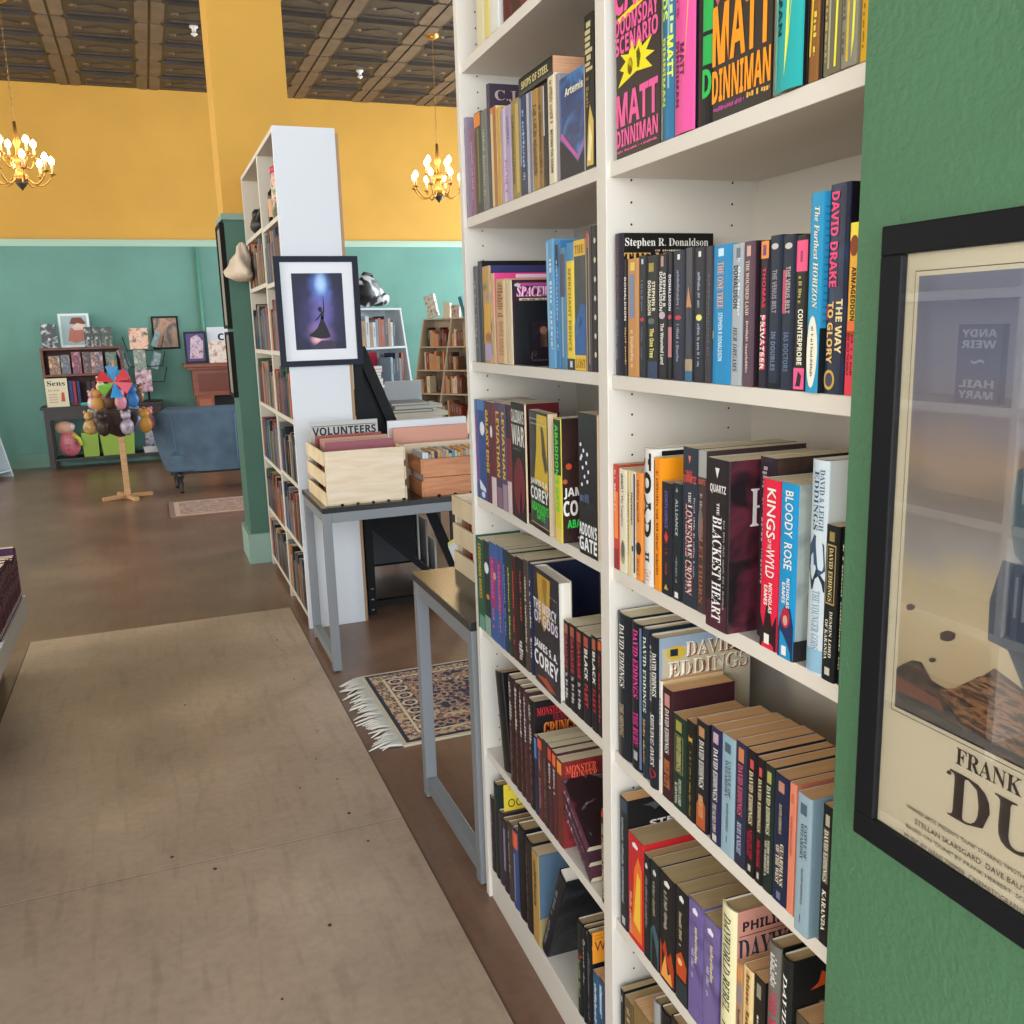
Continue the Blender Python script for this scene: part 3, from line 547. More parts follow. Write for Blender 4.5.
# --- right bay, shelf 3
d3 = [
 (611.9, 619, 465, 'red paperback with orange panel', '#c23a33', pb(0, '#b0402e', [('R', 's', .25, .3, .9, .75, '#f08a3c'), ('G', 's', .3, .55, .55, .95, '#f3d9c0', 16), ('R', 's', .1, .0, .9, .2, '#8a2620')], page='g')),
 (619.3, 627, 469.3, 'cream paperback with grey illustration', '#e6dcc0', pb(0, '#d8cca8', [('T', 'The Vampires', .25, .45, .6, .75, '#5a5248', 's'), ('G', 's', .3, .78, .6, .95, '#4a4a52', 9), ('E', 's', .5, .2, .3, .12, '#a89c84'), ('E', 's', .5, .22, .18, .08, '#6b6250')])),
 (627.2, 630.2, 470.5, 'thin tan paperback', '#d4bc86', pb(0, None, [('G', 's', .3, .2, .7, .8, '#8a7a50', 20)])),
 (630.4, 635.3, 471.6, 'thin cream paperback with blue line', '#e2d8bc', pb(0, None, [('R', 's', .7, .05, .98, .98, '#3a4468'), ('T', 'Horseman', .2, .5, .6, .8, '#5a4632'), ('R', 's', .3, .25, .6, .3, '#222')])),
 (635.5, 642, 472.8, 'narrow orange paperback', '#ee9440', pb(0, None, [('G', 's', .3, .5, .6, .93, '#8a3a18', 18), ('E', 's', .5, .3, .4, .06, '#3a2a1c'), ('G', 's', .2, .05, .7, .2, '#b85a20', 8)])),
 (642.4, 652, 449, 'tall white hardback with huge black letters', '#ddd8d0', dict(D=.155, hard=True, off=-.002, front='#e5e0d6', page='c', dec=[('T', 'TOAD', .1, .36, .85, .97, '#16161a', 'b'), ('T', 'II', .3, .18, .7, .25, '#222'), ('G', 's', .2, .04, .8, .12, '#c07a68', 8), ('R', 'f', .1, .93, .97, .985, '#1a1816'), ('R', 'f', .5, .75, .9, .9, '#26221e')])),
 (652.4, 660.6, 458, 'tall orange paperback beside white book', '#f49320', dict(D=.14, front='#f79a1c', page='c', dec=[('R', 's', 0, .03, .16, .98, '#2a1d12'), ('G', 's', .4, .1, .7, .9, '#8a4a12', 34), ('R', 'f', .42, .80, .47, .92, '#2b1d10'), ('R', 'f', .42, .90, .8, .92, '#2b1d10'), ('R', 'f', .6, .84, .8, .86, '#2b1d10'), ('R', 'f', .78, .80, .82, .86, '#2b1d10')])),
 (661, 671.6, 483, 'black paperback with purple and red title', '#23232a', pb(0, '#1b1b20', [('T', 'CONFLUENCE', .35, .6, .65, .93, '#6f5aa0'), ('P', 's', [(.3, .52), (.5, .58), (.7, .52), (.5, .46)], '#c93a3a'), ('G', 's', .4, .18, .6, .42, '#a03a3a', 12), ('P', 's', [(.3, .05), (.5, .1), (.7, .05)], '#c9a85a')], page='g')),
 (672, 681, 484, 'black paperback with grey title', '#1e262a', pb(0, '#161c20', [('T', 'ALLIANCE', .35, .56, .65, .87, '#aab6b8'), ('P', 's', [(.35, .93), (.5, .97), (.65, .93)], '#8fa0a2'), ('G', 's', .4, .15, .6, .4, '#7b8a8c', 10), ('R', 's', .3, .02, .7, .07, W_)], page='g')),
 (681.4, 696, 448, 'tall slate paperback with red-edged white title', '#2f343f', dict(D=.155, page='c', dec=[('T', 'THE', .45, .66, .62, .73, '#e8dfd4', 's'), ('T', 'LONESOME CROWN', .30, .08, .76, .65, '#c8403c', 's'), ('T', 'LONESOME CROWN', .27, .08, .70, .65, '#f0e7dc', 's'), ('T', 'QUARTZ', .2, .80, .7, .86, '#d8504a'), ('H', 'QUARTZ', .08, .775, .95, .83, '#d8504a'), ('P', 's', [(.4, .95), (.6, .95), (.5, .90)], '#d87a70'), ('G', 's', .8, .2, .9, .7, '#98a0aa', 26)])),
 (696.3, 704.6, 451, 'tall dark paperback with pale top and rust title', '#4a3a3a', dict(D=.155, page='c', dec=[('R', 's', 0, .84, 1, 1, '#a8a8a4'), ('T', 'VIOLET THORN', .3, .06, .75, .6, '#b06a48', 's'), ('E', 's', .4, .55, .3, .1, '#7b7270'), ('H', 'QUARTZ', .08, .79, .92, .83, '#c86a50'), ('G', 's', .3, .62, .6, .74, '#a89a92', 6)])),
 (704.6, 726.4, 459.6, 'thick black paperback with ornate white title', '#251d1f', dict(D=.155, page='c', off=-.018, front='#2b1a1e/#1a1518/#5a2430/#2a1a1e', dec=[('T', 'THE', .5, .68, .62, .75, '#eee9e4', 's'), ('T', 'BLACKEST HEART', .32, .05, .74, .67, '#eee9e4', 's'), ('H', 'QUARTZ', .18, .80, .9, .855, '#d8d0cc'), ('P', 's', [(.4, .95), (.6, .95), (.5, .89)], '#e2dcd8'), ('G', 's', .8, .12, .88, .66, '#8d8488', 34), ('R', 's', .02, 0, .98, .16, '#4a2430'), ('F', 'THE', .52, .87, .72, .93, '#d8ccc6', 's'), ('F', 'HEART', .20, .62, .99, .84, '#e2d8d4', 's'), ('F', 'BRIAN', .3, .03, .95, .09, '#cbbfb4', 's')])),
 (755.6, 771, 457.8, 'tall dark plum paperback recessed behind red one', '#2e222c', dict(D=.16, off=.016, front='#3a2a30/#1f191f/#57402e', page='c', dec=[('G', 's', .2, .3, .6, .95, '#a89a9a', 20), ('G', 'f', .1, .90, .7, .91, '#9a8a80', 16)])),
 (758, 775.8, 480, 'red paperback with jagged white title', '#dd2441', dict(D=.135, H=None, off=-.002, front='#8f99a2', page='c', dec=[('T', 'KINGS', .3, .66, .8, .95, W_, 'e'), ('T', 'OF THE', .4, .60, .6, .655, W_, 'e'), ('T', 'WYLD', .3, .43, .8, .6, W_, 'e'), ('T', 'NICHOLAS', .52, .22, .72, .4, W_), ('T', 'EAMES', .25, .26, .45, .38, W_), ('P', 's', [(.02, .0), (.98, .0), (.98, .22), (.75, .14), (.55, .28), (.4, .26), (.25, .12), (.02, .2)], '#2a1c1e'), ('R', 's', .32, .03, .62, .09, W_, .0008)])),
 (776.2, 792.4, 484, 'blue paperback with jagged white title', '#1d8fc4', dict(D=.135, off=-.004, front='#8b9694/#a9b0a8/#5b6668', page='c', dec=[('T', 'BLOODY', .3, .70, .8, .96, W_, 'e'), ('T', 'ROSE', .3, .52, .8, .67, W_, 'e'), ('T', 'NICHOLAS', .52, .3, .72, .47, W_), ('T', 'EAMES', .25, .32, .45, .44, W_), ('P', 's', [(.02, .0), (.98, .0), (.98, .2), (.8, .3), (.5, .32), (.2, .24), (.02, .16)], '#27345c'), ('E', 's', .5, .24, .28, .06, '#b3283c'), ('E', 's', .5, .225, .14, .03, '#c9a48c'), ('R', 's', .32, .02, .62, .075, W_, .0008), ('R', 'f', .5, .75, .9, .9, '#c23a3a'), ('R', 'f', 0, 0, 1, .12, '#2b2a2c')])),
 (803, 819.6, 460.5, 'tall pale hardback with swirl and blue lettering', '#c9d4da', dict(D=.16, hard=True, off=-.004, front='#cdd2cc', page='w', dec=[('T', 'DAVID & LEIGH', .62, .68, .85, .96, '#3f5a70', 's'), ('T', 'EDDINGS', .28, .68, .58, .95, '#2c4a66', 's'), ('P', 's', [(.02, .6), (.4, .66), (.9, .62), (.98, .5), (.7, .47), (.5, .52), (.02, .5)], '#3b5068'), ('P', 's', [(.02, .5), (.6, .5), (.98, .45), (.98, .4), (.3, .4)], '#28323c'), ('T', 'THE YOUNGER GODS', .4, .12, .8, .4, '#7d97a8', 's'), ('R', 's', .02, .01, .98, .12, '#8db2c8'), ('F', 'DAVID', .35, .88, .99, .95, '#3a4248', 's'), ('F', 'EDDINGS', .3, .70, .99, .84, '#22282e', 's')])),
 (820.2, 833, 526, 'black paperback with gold box and cream title', '#1b1e1e', pb(0, '#141616', [('R', 's', .3, .9, .7, .96, '#9a854a'), ('R', 's', .15, .5, .85, .88, '#b99a58'), ('R', 's', .2, .51, .8, .87, '#26241c', .0005), ('T', 'DAVID EDDINGS', .35, .52, .66, .86, '#e0cc94', 's'), ('T', 'DEMON LORD', .55, .16, .78, .46, '#e6e0cc', 's'), ('T', 'OF KARANDA', .22, .14, .45, .4, '#e6e0cc', 's'), ('R', 's', .3, .04, .7, .09, '#c9c4b4')], off=-.004)),
 (833.4, 840, 529, 'black paperback half hidden by green wall', '#17191b', pb(0, None, [('G', 's', .3, .1, .6, .9, '#c9c0a0', 26)])),
]
row('third shelf of right bay', A, zR[2], d3, 'books on the third shelf of the right bay')
# --- right bay, shelf 4
EDS = 'DAVID EDDINGS'
d4 = [
 (616.5, 629.5, 614.6, 'black hardback with white lettering', '#1b2026', dict(hard=True, D=.155, page='c', dec=[('T', EDS, .25, .5, .65, .93, W_, 's'), ('T', 'THE SHINING', .25, .15, .6, .38, '#c8b088', 's')])),
 (630, 640.5, 623.4, 'black hardback with hot pink lettering', '#1d1a20', dict(hard=True, D=.155, page='c', dec=[('T', EDS, .3, .5, .75, .96, '#ee3f9a', 's'), ('T', 'THE RUBY', .3, .17, .75, .4, '#e0318c', 's'), ('R', 's', .35, .07, .7, .13, '#a8a8a8'), ('R', 's', .85, .02, .98, .98, '#5f7390')])),
 (641, 647, 629, 'dark grey hardback between pink and white lettered ones', '#26303a', dict(hard=True, D=.155, page='c', dec=[('T', EDS, .3, .45, .8, .95, '#d8d4cc', 's'), ('G', 's', .3, .1, .7, .4, '#b08a5a', 10)])),
 (647.5, 656, 637, 'slate hardback with large lettered cover half showing', '#20242b', dict(hard=True, D=.165, off=-.004, front='#8f9fae', page='c', dec=[('T', 'DAVID EDDINGS', .55, .62, .9, .9, W_, 's'), ('T', '& LEIGH EDDINGS', .2, .58, .5, .94, W_, 's'), ('T', 'SHINING ONES', .3, .15, .75, .5, W_, 'i'), ('E', 's', .5, .1, .4, .03, '#b02a3a'),
    ('R', 'f', .06, .03, .99, .93, '#b9ae92'), ('P', 'f', [(.6, .99), (.98, .98), (.99, .80), (.8, .86), (.7, .95)], '#2b2b30'), ('E', 'f', .2, .895, .1, .045, '#c9a83a'), ('R', 'f', .14, .875, .22, .92, '#222838', .0007),
    ('F', 'DAVID', .312, .852, .842, .95, '#8a4a2c', 's'), ('F', 'DAVID', .30, .86, .83, .955, '#fdf2dc', 's'), ('F', 'EDDINGS', .132, .732, .972, .834, '#8a4a2c', 's'), ('F', 'EDDINGS', .12, .74, .96, .84, '#fdf2dc', 's')])),
 (656.5, 661.5, 681, 'thin white paperback', '#ded8cc', pb(0, '#c9a878', [('T', EDS, .3, .3, .8, .85, '#4a4a50', 's')], page='d')),
 (661.8, 671.8, 689, 'maroon paperback with white lettering, orange foot', '#3a1d22', pb(0, None, [('R', 's', .25, .84, .75, .95, '#c88a80'), ('T', EDS, .3, .42, .72, .82, W_, 's'), ('T', 'HIGH CITY', .25, .1, .8, .36, '#e08a4a', 's')], page='d')),
 (672.2, 685.2, 717, 'dark green paperback with gold box', '#1d3228', pb(0, None, [('R', 's', .25, .84, .7, .95, '#9c9440'), ('R', 's', .18, .4, .82, .8, '#8d8a44'), ('R', 's', .22, .41, .78, .79, '#25301e', .0005), ('T', EDS, .32, .42, .68, .78, '#d8d08a', 's'), ('T', 'DEMON LORD', .5, .06, .72, .34, '#d8dcc4', 's'), ('T', 'KARANDA', .22, .05, .42, .28, '#d8dcc4', 's')], page='d')),
 (685.5, 694.6, 722, 'black paperback with gold initial', '#1a1c18', pb(0, None, [('T', 'I', .3, .78, .7, .86, GD, 's'), ('G', 's', .4, .05, .6, .7, '#8d7a3a', 20)], page='d')),
 (695, 706.3, 722, 'black paperback with orange scene at foot', '#1e1d22', pb(0, None, [('R', 's', .25, .86, .75, .95, '#b5835a'), ('T', EDS, .3, .4, .75, .83, W_, 's'), ('P', 's', [(.1, .02), (.9, .02), (.9, .25), (.5, .33), (.1, .22)], '#b2562c'), ('T', 'HIGH CITY', .3, .12, .7, .33, '#f0c08a', 's')], page='d')),
 (709.2, 719.6, 728.8, 'navy paperback with cream lettering', '#24264a', pb(0, None, [('R', 's', .25, .87, .75, .96, '#c0a0a8'), ('T', EDS, .3, .38, .75, .83, '#efe6d2', 's'), ('T', 'THE SACRED TOWN', .3, .1, .65, .35, '#e0d4c0', 's'), ('R', 's', .3, .02, .7, .08, '#c9c0b4')], page='d')),
 (720, 733, 736.7, 'pale blue paperback nearest navy one', '#8fa9b4', pb(0, None, [('R', 's', .25, .86, .7, .94, '#4a5f6a'), ('T', 'CASTLE OF', .55, .5, .75, .8, '#34444c', 's'), ('T', 'WIZARDRY', .3, .48, .5, .8, '#34444c', 's'), ('T', 'DAVID EDDINGS', .42, .2, .6, .44, '#41525a', 's'), ('R', 's', .45, .1, .5, .16, '#41525a')], page='d')),
 (733.2, 744, 743.3, 'dark blue paperback with pink lettering', '#2b2c40', pb(0, None, [('R', 's', .3, .85, .8, .96, '#c07a50'), ('T', EDS, .3, .42, .75, .83, '#d9607c', 's'), ('T', 'RUBY KNIGHT', .3, .1, .7, .36, '#b8c0d8', 's')], page='d')),
 (744.5, 753.6, 751, 'black paperback with cream name and red title', '#1d171a', pb(0, None, [('R', 's', .35, .86, .75, .93, '#c24a4a'), ('T', EDS, .3, .42, .75, .84, '#ecd9ac', 's'), ('T', 'KING OF THE', .52, .14, .78, .38, '#c42344', 's'), ('T', 'MURGOS', .24, .16, .48, .36, '#c42344', 's'), ('R', 's', .35, .04, .65, .09, '#b8b4ac')], page='d')),
 (753.9, 761.2, 759, 'narrow black paperback, cream name and red title', '#1d171a', pb(0, None, [('R', 's', .35, .86, .75, .93, '#c24a4a'), ('T', EDS, .3, .42, .75, .84, '#ecd9ac', 's'), ('T', 'MURGOS', .3, .14, .75, .36, '#c42344', 's'), ('R', 's', .35, .04, .65, .09, '#b8b4ac')], page='d')),
 (761.4, 770.8, 765.7, 'black green paperback with cream lettering', '#1d2a24', pb(0, None, [('R', 's', .3, .86, .75, .95, '#a8a05a'), ('T', EDS, .3, .46, .72, .84, '#e8e0b4', 's'), ('T', 'SORCERESS', .55, .16, .78, .42, '#e4dcc4', 's'), ('T', 'OF DARSHIVA', .25, .12, .48, .4, '#e4dcc4', 's')], page='d')),
 (771.2, 785, 776, 'midnight blue paperback with cream lettering', '#1f2540', pb(0, None, [('R', 's', .3, .87, .72, .95, '#b8806a'), ('T', EDS, .4, .55, .6, .78, '#c8b890', 's'), ('T', 'GUARDIANS', .55, .15, .8, .48, '#ecdcb4', 's'), ('T', 'OF THE WEST', .25, .15, .5, .45, '#ecdcb4', 's'), ('R', 's', .35, .03, .65, .09, '#6b7088')], page='d')),
 (785.4, 792.2, 784, 'salmon pink paperback', '#e0866a', pb(0, None, [('R', 's', .3, .85, .7, .92, '#c86a50'), ('T', 'MAGICIANS GAMBIT', .35, .45, .65, .75, '#a8503c', 's')], page='d')),
 (792.8, 806.8, 796, 'thick pale blue paperback between salmon and black', '#8fa5af', pb(0, '#7b929c', [('R', 's', .25, .86, .7, .94, '#4a5f6a'), ('T', 'CASTLE OF', .58, .56, .78, .8, '#34444c', 's'), ('T', 'WIZARDRY', .32, .54, .52, .8, '#34444c', 's'), ('T', 'DAVID EDDINGS', .45, .22, .6, .48, '#41525a', 's'), ('R', 's', .42, .08, .47, .14, '#41525a')], page='d', off=-.012)),
 (817.4, 826.6, 806.5, 'black paperback, cream name, against green wall', '#1d1a18', pb(0, None, [('R', 's', .35, .86, .8, .94, '#b0a890'), ('R', 's', .2, .45, .85, .84, '#5a5244'), ('T', EDS, .3, .46, .75, .83, '#efe6cc', 's'), ('T', 'KARANDA', .3, .1, .75, .4, '#efe6cc', 's')], page='d')),
]
row('fourth shelf of right bay', A, zR[3], d4, 'books on the fourth shelf of the right bay')
# --- right bay, shelf 5
NT = lambda v, c: ('P', 's', [(.35, v), (.65, v), (.7, v+.03), (.5, v+.055), (.3, v+.03)], c)
d5 = [
 (620, 627.6, 798, 'tall black hardback with white lettered cover', '#22252a', dict(D=.15, front='#1a191b', page='d', dec=[('G', 's', .3, .2, .6, .85, '#9aa4ae', 30), ('R', 's', .3, .03, .7, .09, '#b8bcc0'), ('R', 's', 0, .9, .98, .99, '#3a4a55'), ('F', 'STEVEN', .28, .775, .95, .825, '#cdc9c0'), ('P', 'f', [(.2, .95), (.45, .97), (.6, .94), (.42, .93), (.35, .9), (.3, .93)], '#4a4a4c')])),
 (628.2, 643, 838, 'red paperback with fiery yellow picture', '#c4262a', pb(0, None, [('P', 's', [(.25, .05), (.95, .05), (.95, .75), (.7, .85), (.45, .7)], '#e8722a'), ('P', 's', [(.4, .2), (.85, .15), (.85, .65), (.65, .7)], '#f6c23e'), ('G', 's', .1, .05, .3, .45, '#e8a088', 12), NT(.9, '#e6e0dc')], page='g', D=.115)),
 (643.4, 649.8, 856, 'narrow black paperback with grey emblem', '#1b1e1e', pb(0, None, [NT(.88, '#d0ccc4'), ('G', 's', .3, .3, .7, .8, '#7a7f74', 22)], page='g')),
 (650.1, 658.8, 863, 'black paperback with teal picture at foot', '#1c2124', pb(0, None, [NT(.88, '#d0ccc4'), ('G', 's', .3, .5, .6, .82, '#9a9478', 18), ('P', 's', [(.02, .02), (.98, .02), (.98, .3), (.5, .42), (.02, .34)], '#3f5f66')], page='g')),
 (659.4, 674, 876.5, 'black paperback with orange flames below', '#1d1b1c', pb(0, None, [NT(.9, '#e6e2da'), ('G', 's', .3, .5, .55, .85, '#a8a48c', 18), ('P', 's', [(.02, .03), (.98, .03), (.98, .2), (.8, .34), (.6, .26), (.4, .4), (.2, .3), (.02, .36)], '#b33f1c'), ('P', 's', [(.1, .03), (.9, .03), (.8, .14), (.6, .1), (.4, .26), (.2, .12)], '#f0a24e')], page='g')),
 (675, 687, 891, 'black paperback with orange spark picture', '#1b1b1f', pb(0, None, [NT(.9, '#e6e2da'), ('G', 's', .3, .5, .55, .8, '#a89c78', 14), ('P', 's', [(.1, .22), (.9, .22), (.95, .36), (.5, .46), (.05, .38)], '#c24a1e'), ('E', 's', .4, .36, .2, .03, '#f4b87a'), ('R', 's', .02, .02, .98, .2, '#2a3238')], page='g')),
 (687.3, 701.2, 903, 'purple paperback next to black one', '#5b4a7a/#6f609a/#3f3560', pb(0, None, [NT(.9, '#eae6ee'), ('G', 's', .5, .5, .7, .8, '#d8c9a0', 12), ('G', 's', .25, .35, .45, .6, '#b8aed0', 12)], page='g')),
 (701.5, 717, 921, 'purple paperback next to cream spine', '#5b4a78/#75669c/#3f3560', pb(0, None, [NT(.88, '#eae6ee'), ('G', 's', .5, .5, .7, .8, '#d8c9a0', 12), ('G', 's', .25, .35, .45, .6, '#b8aed0', 12)], page='g')),
 (717.6, 731.3, 907, 'tall cream hardback with long green title', '#e6dcae', dict(D=.16, hard=True, off=-.005, front='#c58a78', back='#1f3a2e', page='g', dec=[('T', 'DAYWORLD REBEL', .25, .35, .75, .95, '#28402c', 'i'), ('T', 'FARMER', .25, .04, .75, .28, '#28402c', 'i'), ('F', 'PHILIP JOSE', .08, .86, .8, .935, '#3a2a30'), ('R', 'f', .05, .845, .95, .85, '#6a4038'), ('F', 'DAYWORLD', .04, .68, .98, .83, '#2c3440', 's')])),
 (731.8, 740.2, 963, 'short tan paperback', '#a8825c', pb(0, '#b08a60', [('R', 's', .05, .85, .95, .97, '#d08a4c'), ('G', 's', .3, .2, .7, .6, '#4a4450', 10), ('R', 's', .1, .65, .9, .8, '#8b8086')], page='d')),
 (740.7, 750.2, 968.6, 'short cream and orange paperback', '#e4c890', pb(0, None, [('R', 's', .3, .1, .6, .98, '#cfa060'), ('G', 's', .35, .3, .7, .95, '#7a4a1c', 14)], page='d')),
 (750.6, 761.6, 978.5, 'short black paperback', '#211e1c', pb(0, None, [('R', 's', .3, .84, .7, .95, '#8f8a74'), ('G', 's', .4, .3, .6, .7, '#d8cfb4', 10)], page='d')),
 (762, 773.8, 945, 'curved hardback with red lettering', '#6b6660', dict(D=.155, hard=True, off=-.006, front='#171616', page='g', dec=[('T', 'THE BURNING', .2, .3, .85, .75, '#c43348', 's'), ('G', 's', .3, .78, .8, .95, '#d0ccc4', 10)])),
 (774.2, 785, 959, 'black hardback with red leaf on cover', '#191b1a', dict(D=.155, hard=True, off=-.008, front='#17191a', page='g', dec=[('T', 'DAVID WINGROVE', .35, .1, .7, .92, W_, 'i'), ('F', 'M', .27, .66, .42, .76, '#8a7a50', 's'), ('P', 'f', [(.18, .83), (.26, .86), (.29, .92), (.34, .9), (.38, .94), (.41, .89), (.47, .88), (.40, .85), (.42, .82), (.32, .84)], '#c24a24'), ('P', 'f', [(.05, .4), (.18, .55), (.22, .75), (.1, .72)], '#4a4530')])),
 (790, 806, 1019, 'small paperback seen from above at near end', '#5a4a3a', pb(0, None, [], page='d')),
]
row('fifth shelf of right bay', A, zR[4], d5, 'books on the fifth shelf of the right bay')
d6 = [
 (620.5, 624, 990, 'black hardback', '#1d1f24', dict(D=.14, page='g', dec=[('R', 's', .3, .86, .7, .93, '#b0aca0')])),
 (624.5, 633, 1001, 'brown paperback', '#6a5636', dict(D=.14, page='g', dec=[('G', 's', .3, .4, .7, .9, '#c8b080', 10)])),
 (633.5, 650, 1012, 'tan paperback', '#8a6d44', dict(D=.12, page='d')),
 (650.5, 658, 1002, 'grey white hardback', '#9a9a98', dict(D=.15, hard=True, page='g', off=.003)),
 (658.5, 668, 1012, 'black hardback', '#1a1a1c', dict(D=.15, hard=True, page='g')),
 (668.5, 684, 1026, 'dark brown hardback', '#3a2c22', dict(D=.15, hard=True, page='g')),
]
row('bottom shelf of right bay', A, zR[5], d6, 'books on the bottom shelf of the right bay')
# --- left (far) bay
zz = zL
l0 = [
 (477, 484, 12, 'cream hardback', '#d8cda8', dict(D=.15, H=.22, page='c')), (484.3, 490, 8, 'pale yellow hardback', '#d9c77e', dict(D=.15, H=.23)), (490.3, 498.5, 4, 'white dust-jacketed hardback', '#dcd8cf', dict(D=.15, H=.24)),
 (503, 511, 0, 'dark red hardback', '#5a2420', dict(D=.15, H=.2)), (511.4, 520, 0, 'brown hardback', '#4a2c1e', dict(D=.15, H=.21)), (520.4, 529, 0, 'rust red hardback', '#7a3324', dict(D=.15, H=.2)),
]
row('top shelf of left bay', A, zz[0], l0, 'books on the top shelf of the left bay')
V = lambda c, n=18, u0=.3, u1=.65: ('G', 's', u0, .15, u1, .85, c, n)
l1 = [
 (464.2, 469.3, 118, 'lilac grey book', '#8f7f94', dict(D=.15, dec=[('R', 's', 0, 0, .3, .9, '#a06a5c'), V('#b8a8c0')])),
 (469.5, 472.2, 130, 'thin mauve book', '#7d6a88', dict(D=.14)),
 (472.4, 476.2, 129, 'plum book', '#85506a', dict(D=.14, dec=[V('#c8a0b0')])),
 (476.5, 483.2, 113, 'dark green book with orange top', '#2b3430', dict(D=.15, dec=[('R', 's', .05, .86, .95, .99, '#e5862e'), ('R', 's', .5, .1, .7, .84, '#8a7a3a')])),
 (483.4, 489.2, 110.5, 'grey green book', '#6a706a', dict(D=.15, dec=[V('#a0a890')])),
 (489.4, 492.3, 84.5, 'tall plum book with grey initials on cover', '#3f3548', dict(D=.155, front='#3d3340', dec=[('F', 'C.J.', .08, .86, .42, .95, '#b09a92', 's'), ('F', 'CHERRYH', .05, .6, .98, .75, '#b09a92', 's')])),
 (492.5, 498.4, 107.5, 'cream and gold paperback', '#d8c68e', dict(D=.11, page='d', dec=[('R', 's', .5, 0, 1, 1, '#a5682c'), ('R', 's', .1, .94, .9, 1, '#e0774c')])),
 (498.6, 502.2, 108, 'gold paperback', '#c3963a', dict(D=.11, page='d')),
 (502.4, 512.4, 107.7, 'pale lilac paperback', '#a998b8', dict(D=.11, page='d', dec=[('R', 's', .3, .0, .55, 1, '#cdbfd6'), ('G', 's', .4, .1, .6, .45, '#c86aa0', 8), ('G', 's', .65, .6, .85, .92, '#7a6a8a', 9)])),
 (512.6, 520.6, 100, 'olive gold paperback', '#958144', dict(D=.11, page='d', dec=[('R', 's', .6, .05, .95, .95, '#c0a25a'), V('#5a4e2a', 20, .1, .4)])),
 (521, 527.5, 95.7, 'navy paperback with white speckles', '#25304f', dict(D=.11, page='d', dec=[('R', 's', .1, .3, .35, .98, '#6d8ab8'), V('#9fb0cc', 16, .5, .8)])),
 (527.7, 533.2, 93, 'silver white book', '#b5b4bc', dict(D=.11, dec=[('R', 's', .6, 0, 1, 1, '#6a7080')])),
 (533.4, 539.4, 90, 'gold book with fine print', '#a88240', dict(D=.11, page='d', dec=[V('#5a421c', 30, .2, .8)])),
 (539.6, 543.9, 87, 'tan book', '#8a6a3c', dict(D=.11, page='d', dec=[V('#4a3a1c', 30, .2, .8)])),
 (544.1, 548.6, 83.6, 'black book with silver streak', '#1d1d22', dict(D=.11, dec=[('R', 's', .1, .5, .4, .98, '#c8c8d0')])),
 (548.9, 556.8, 75, 'cream book with black lettering', '#ddd0b0', dict(D=.13, dec=[('T', 'BEYOND THE OCEAN', .35, .1, .65, .5, '#4a4438'), ('G', 's', .3, .55, .7, .95, '#a07a5a', 16), ('R', 's', .75, 0, .95, 1, '#efe6cc')])),
 (557, 560.6, 74, 'grey book', '#8c8a92', dict(D=.13)),
 (560.8, 584.8, 73, 'blue cover with pink streak facing out', '#1c2c50', dict(face=.018, front='#2a5c9c/#1c3568/#3f8fd0', dec=[('F', 'Artemis', .25, .80, .99, .88, '#f0e6cc', 'b'), ('P', 'f', [(.02, .42), (.1, .46), (.75, .18), (.98, .3), (.98, .26), (.75, .13)], '#c45a9c'), ('P', 'f', [(0, 0), (1, 0), (1, .24), (.75, .11), (0, .4)], '#17182a'), ('R', 'f', 0, 0, .08, 1, '#5a6a9a')])),
 (585.2, 594.8, 14, 'very tall black book with gold scrollwork', '#1c1a14', dict(D=.2, dec=[('G', 's', .15, .55, .9, .95, '#c9bc8a', 8), ('P', 's', [(.2, .02), (.9, .02), (.95, .3), (.6, .42), (.4, .3)], '#d8b85a'), ('P', 's', [(.3, .06), (.6, .05), (.8, .2), (.55, .3)], '#f4e6a8'), ('G', 's', .2, .4, .5, .6, '#8a7a4a', 6)])),
]
row('second shelf of left bay', A, zz[1], l1, 'books on the second shelf of the left bay')
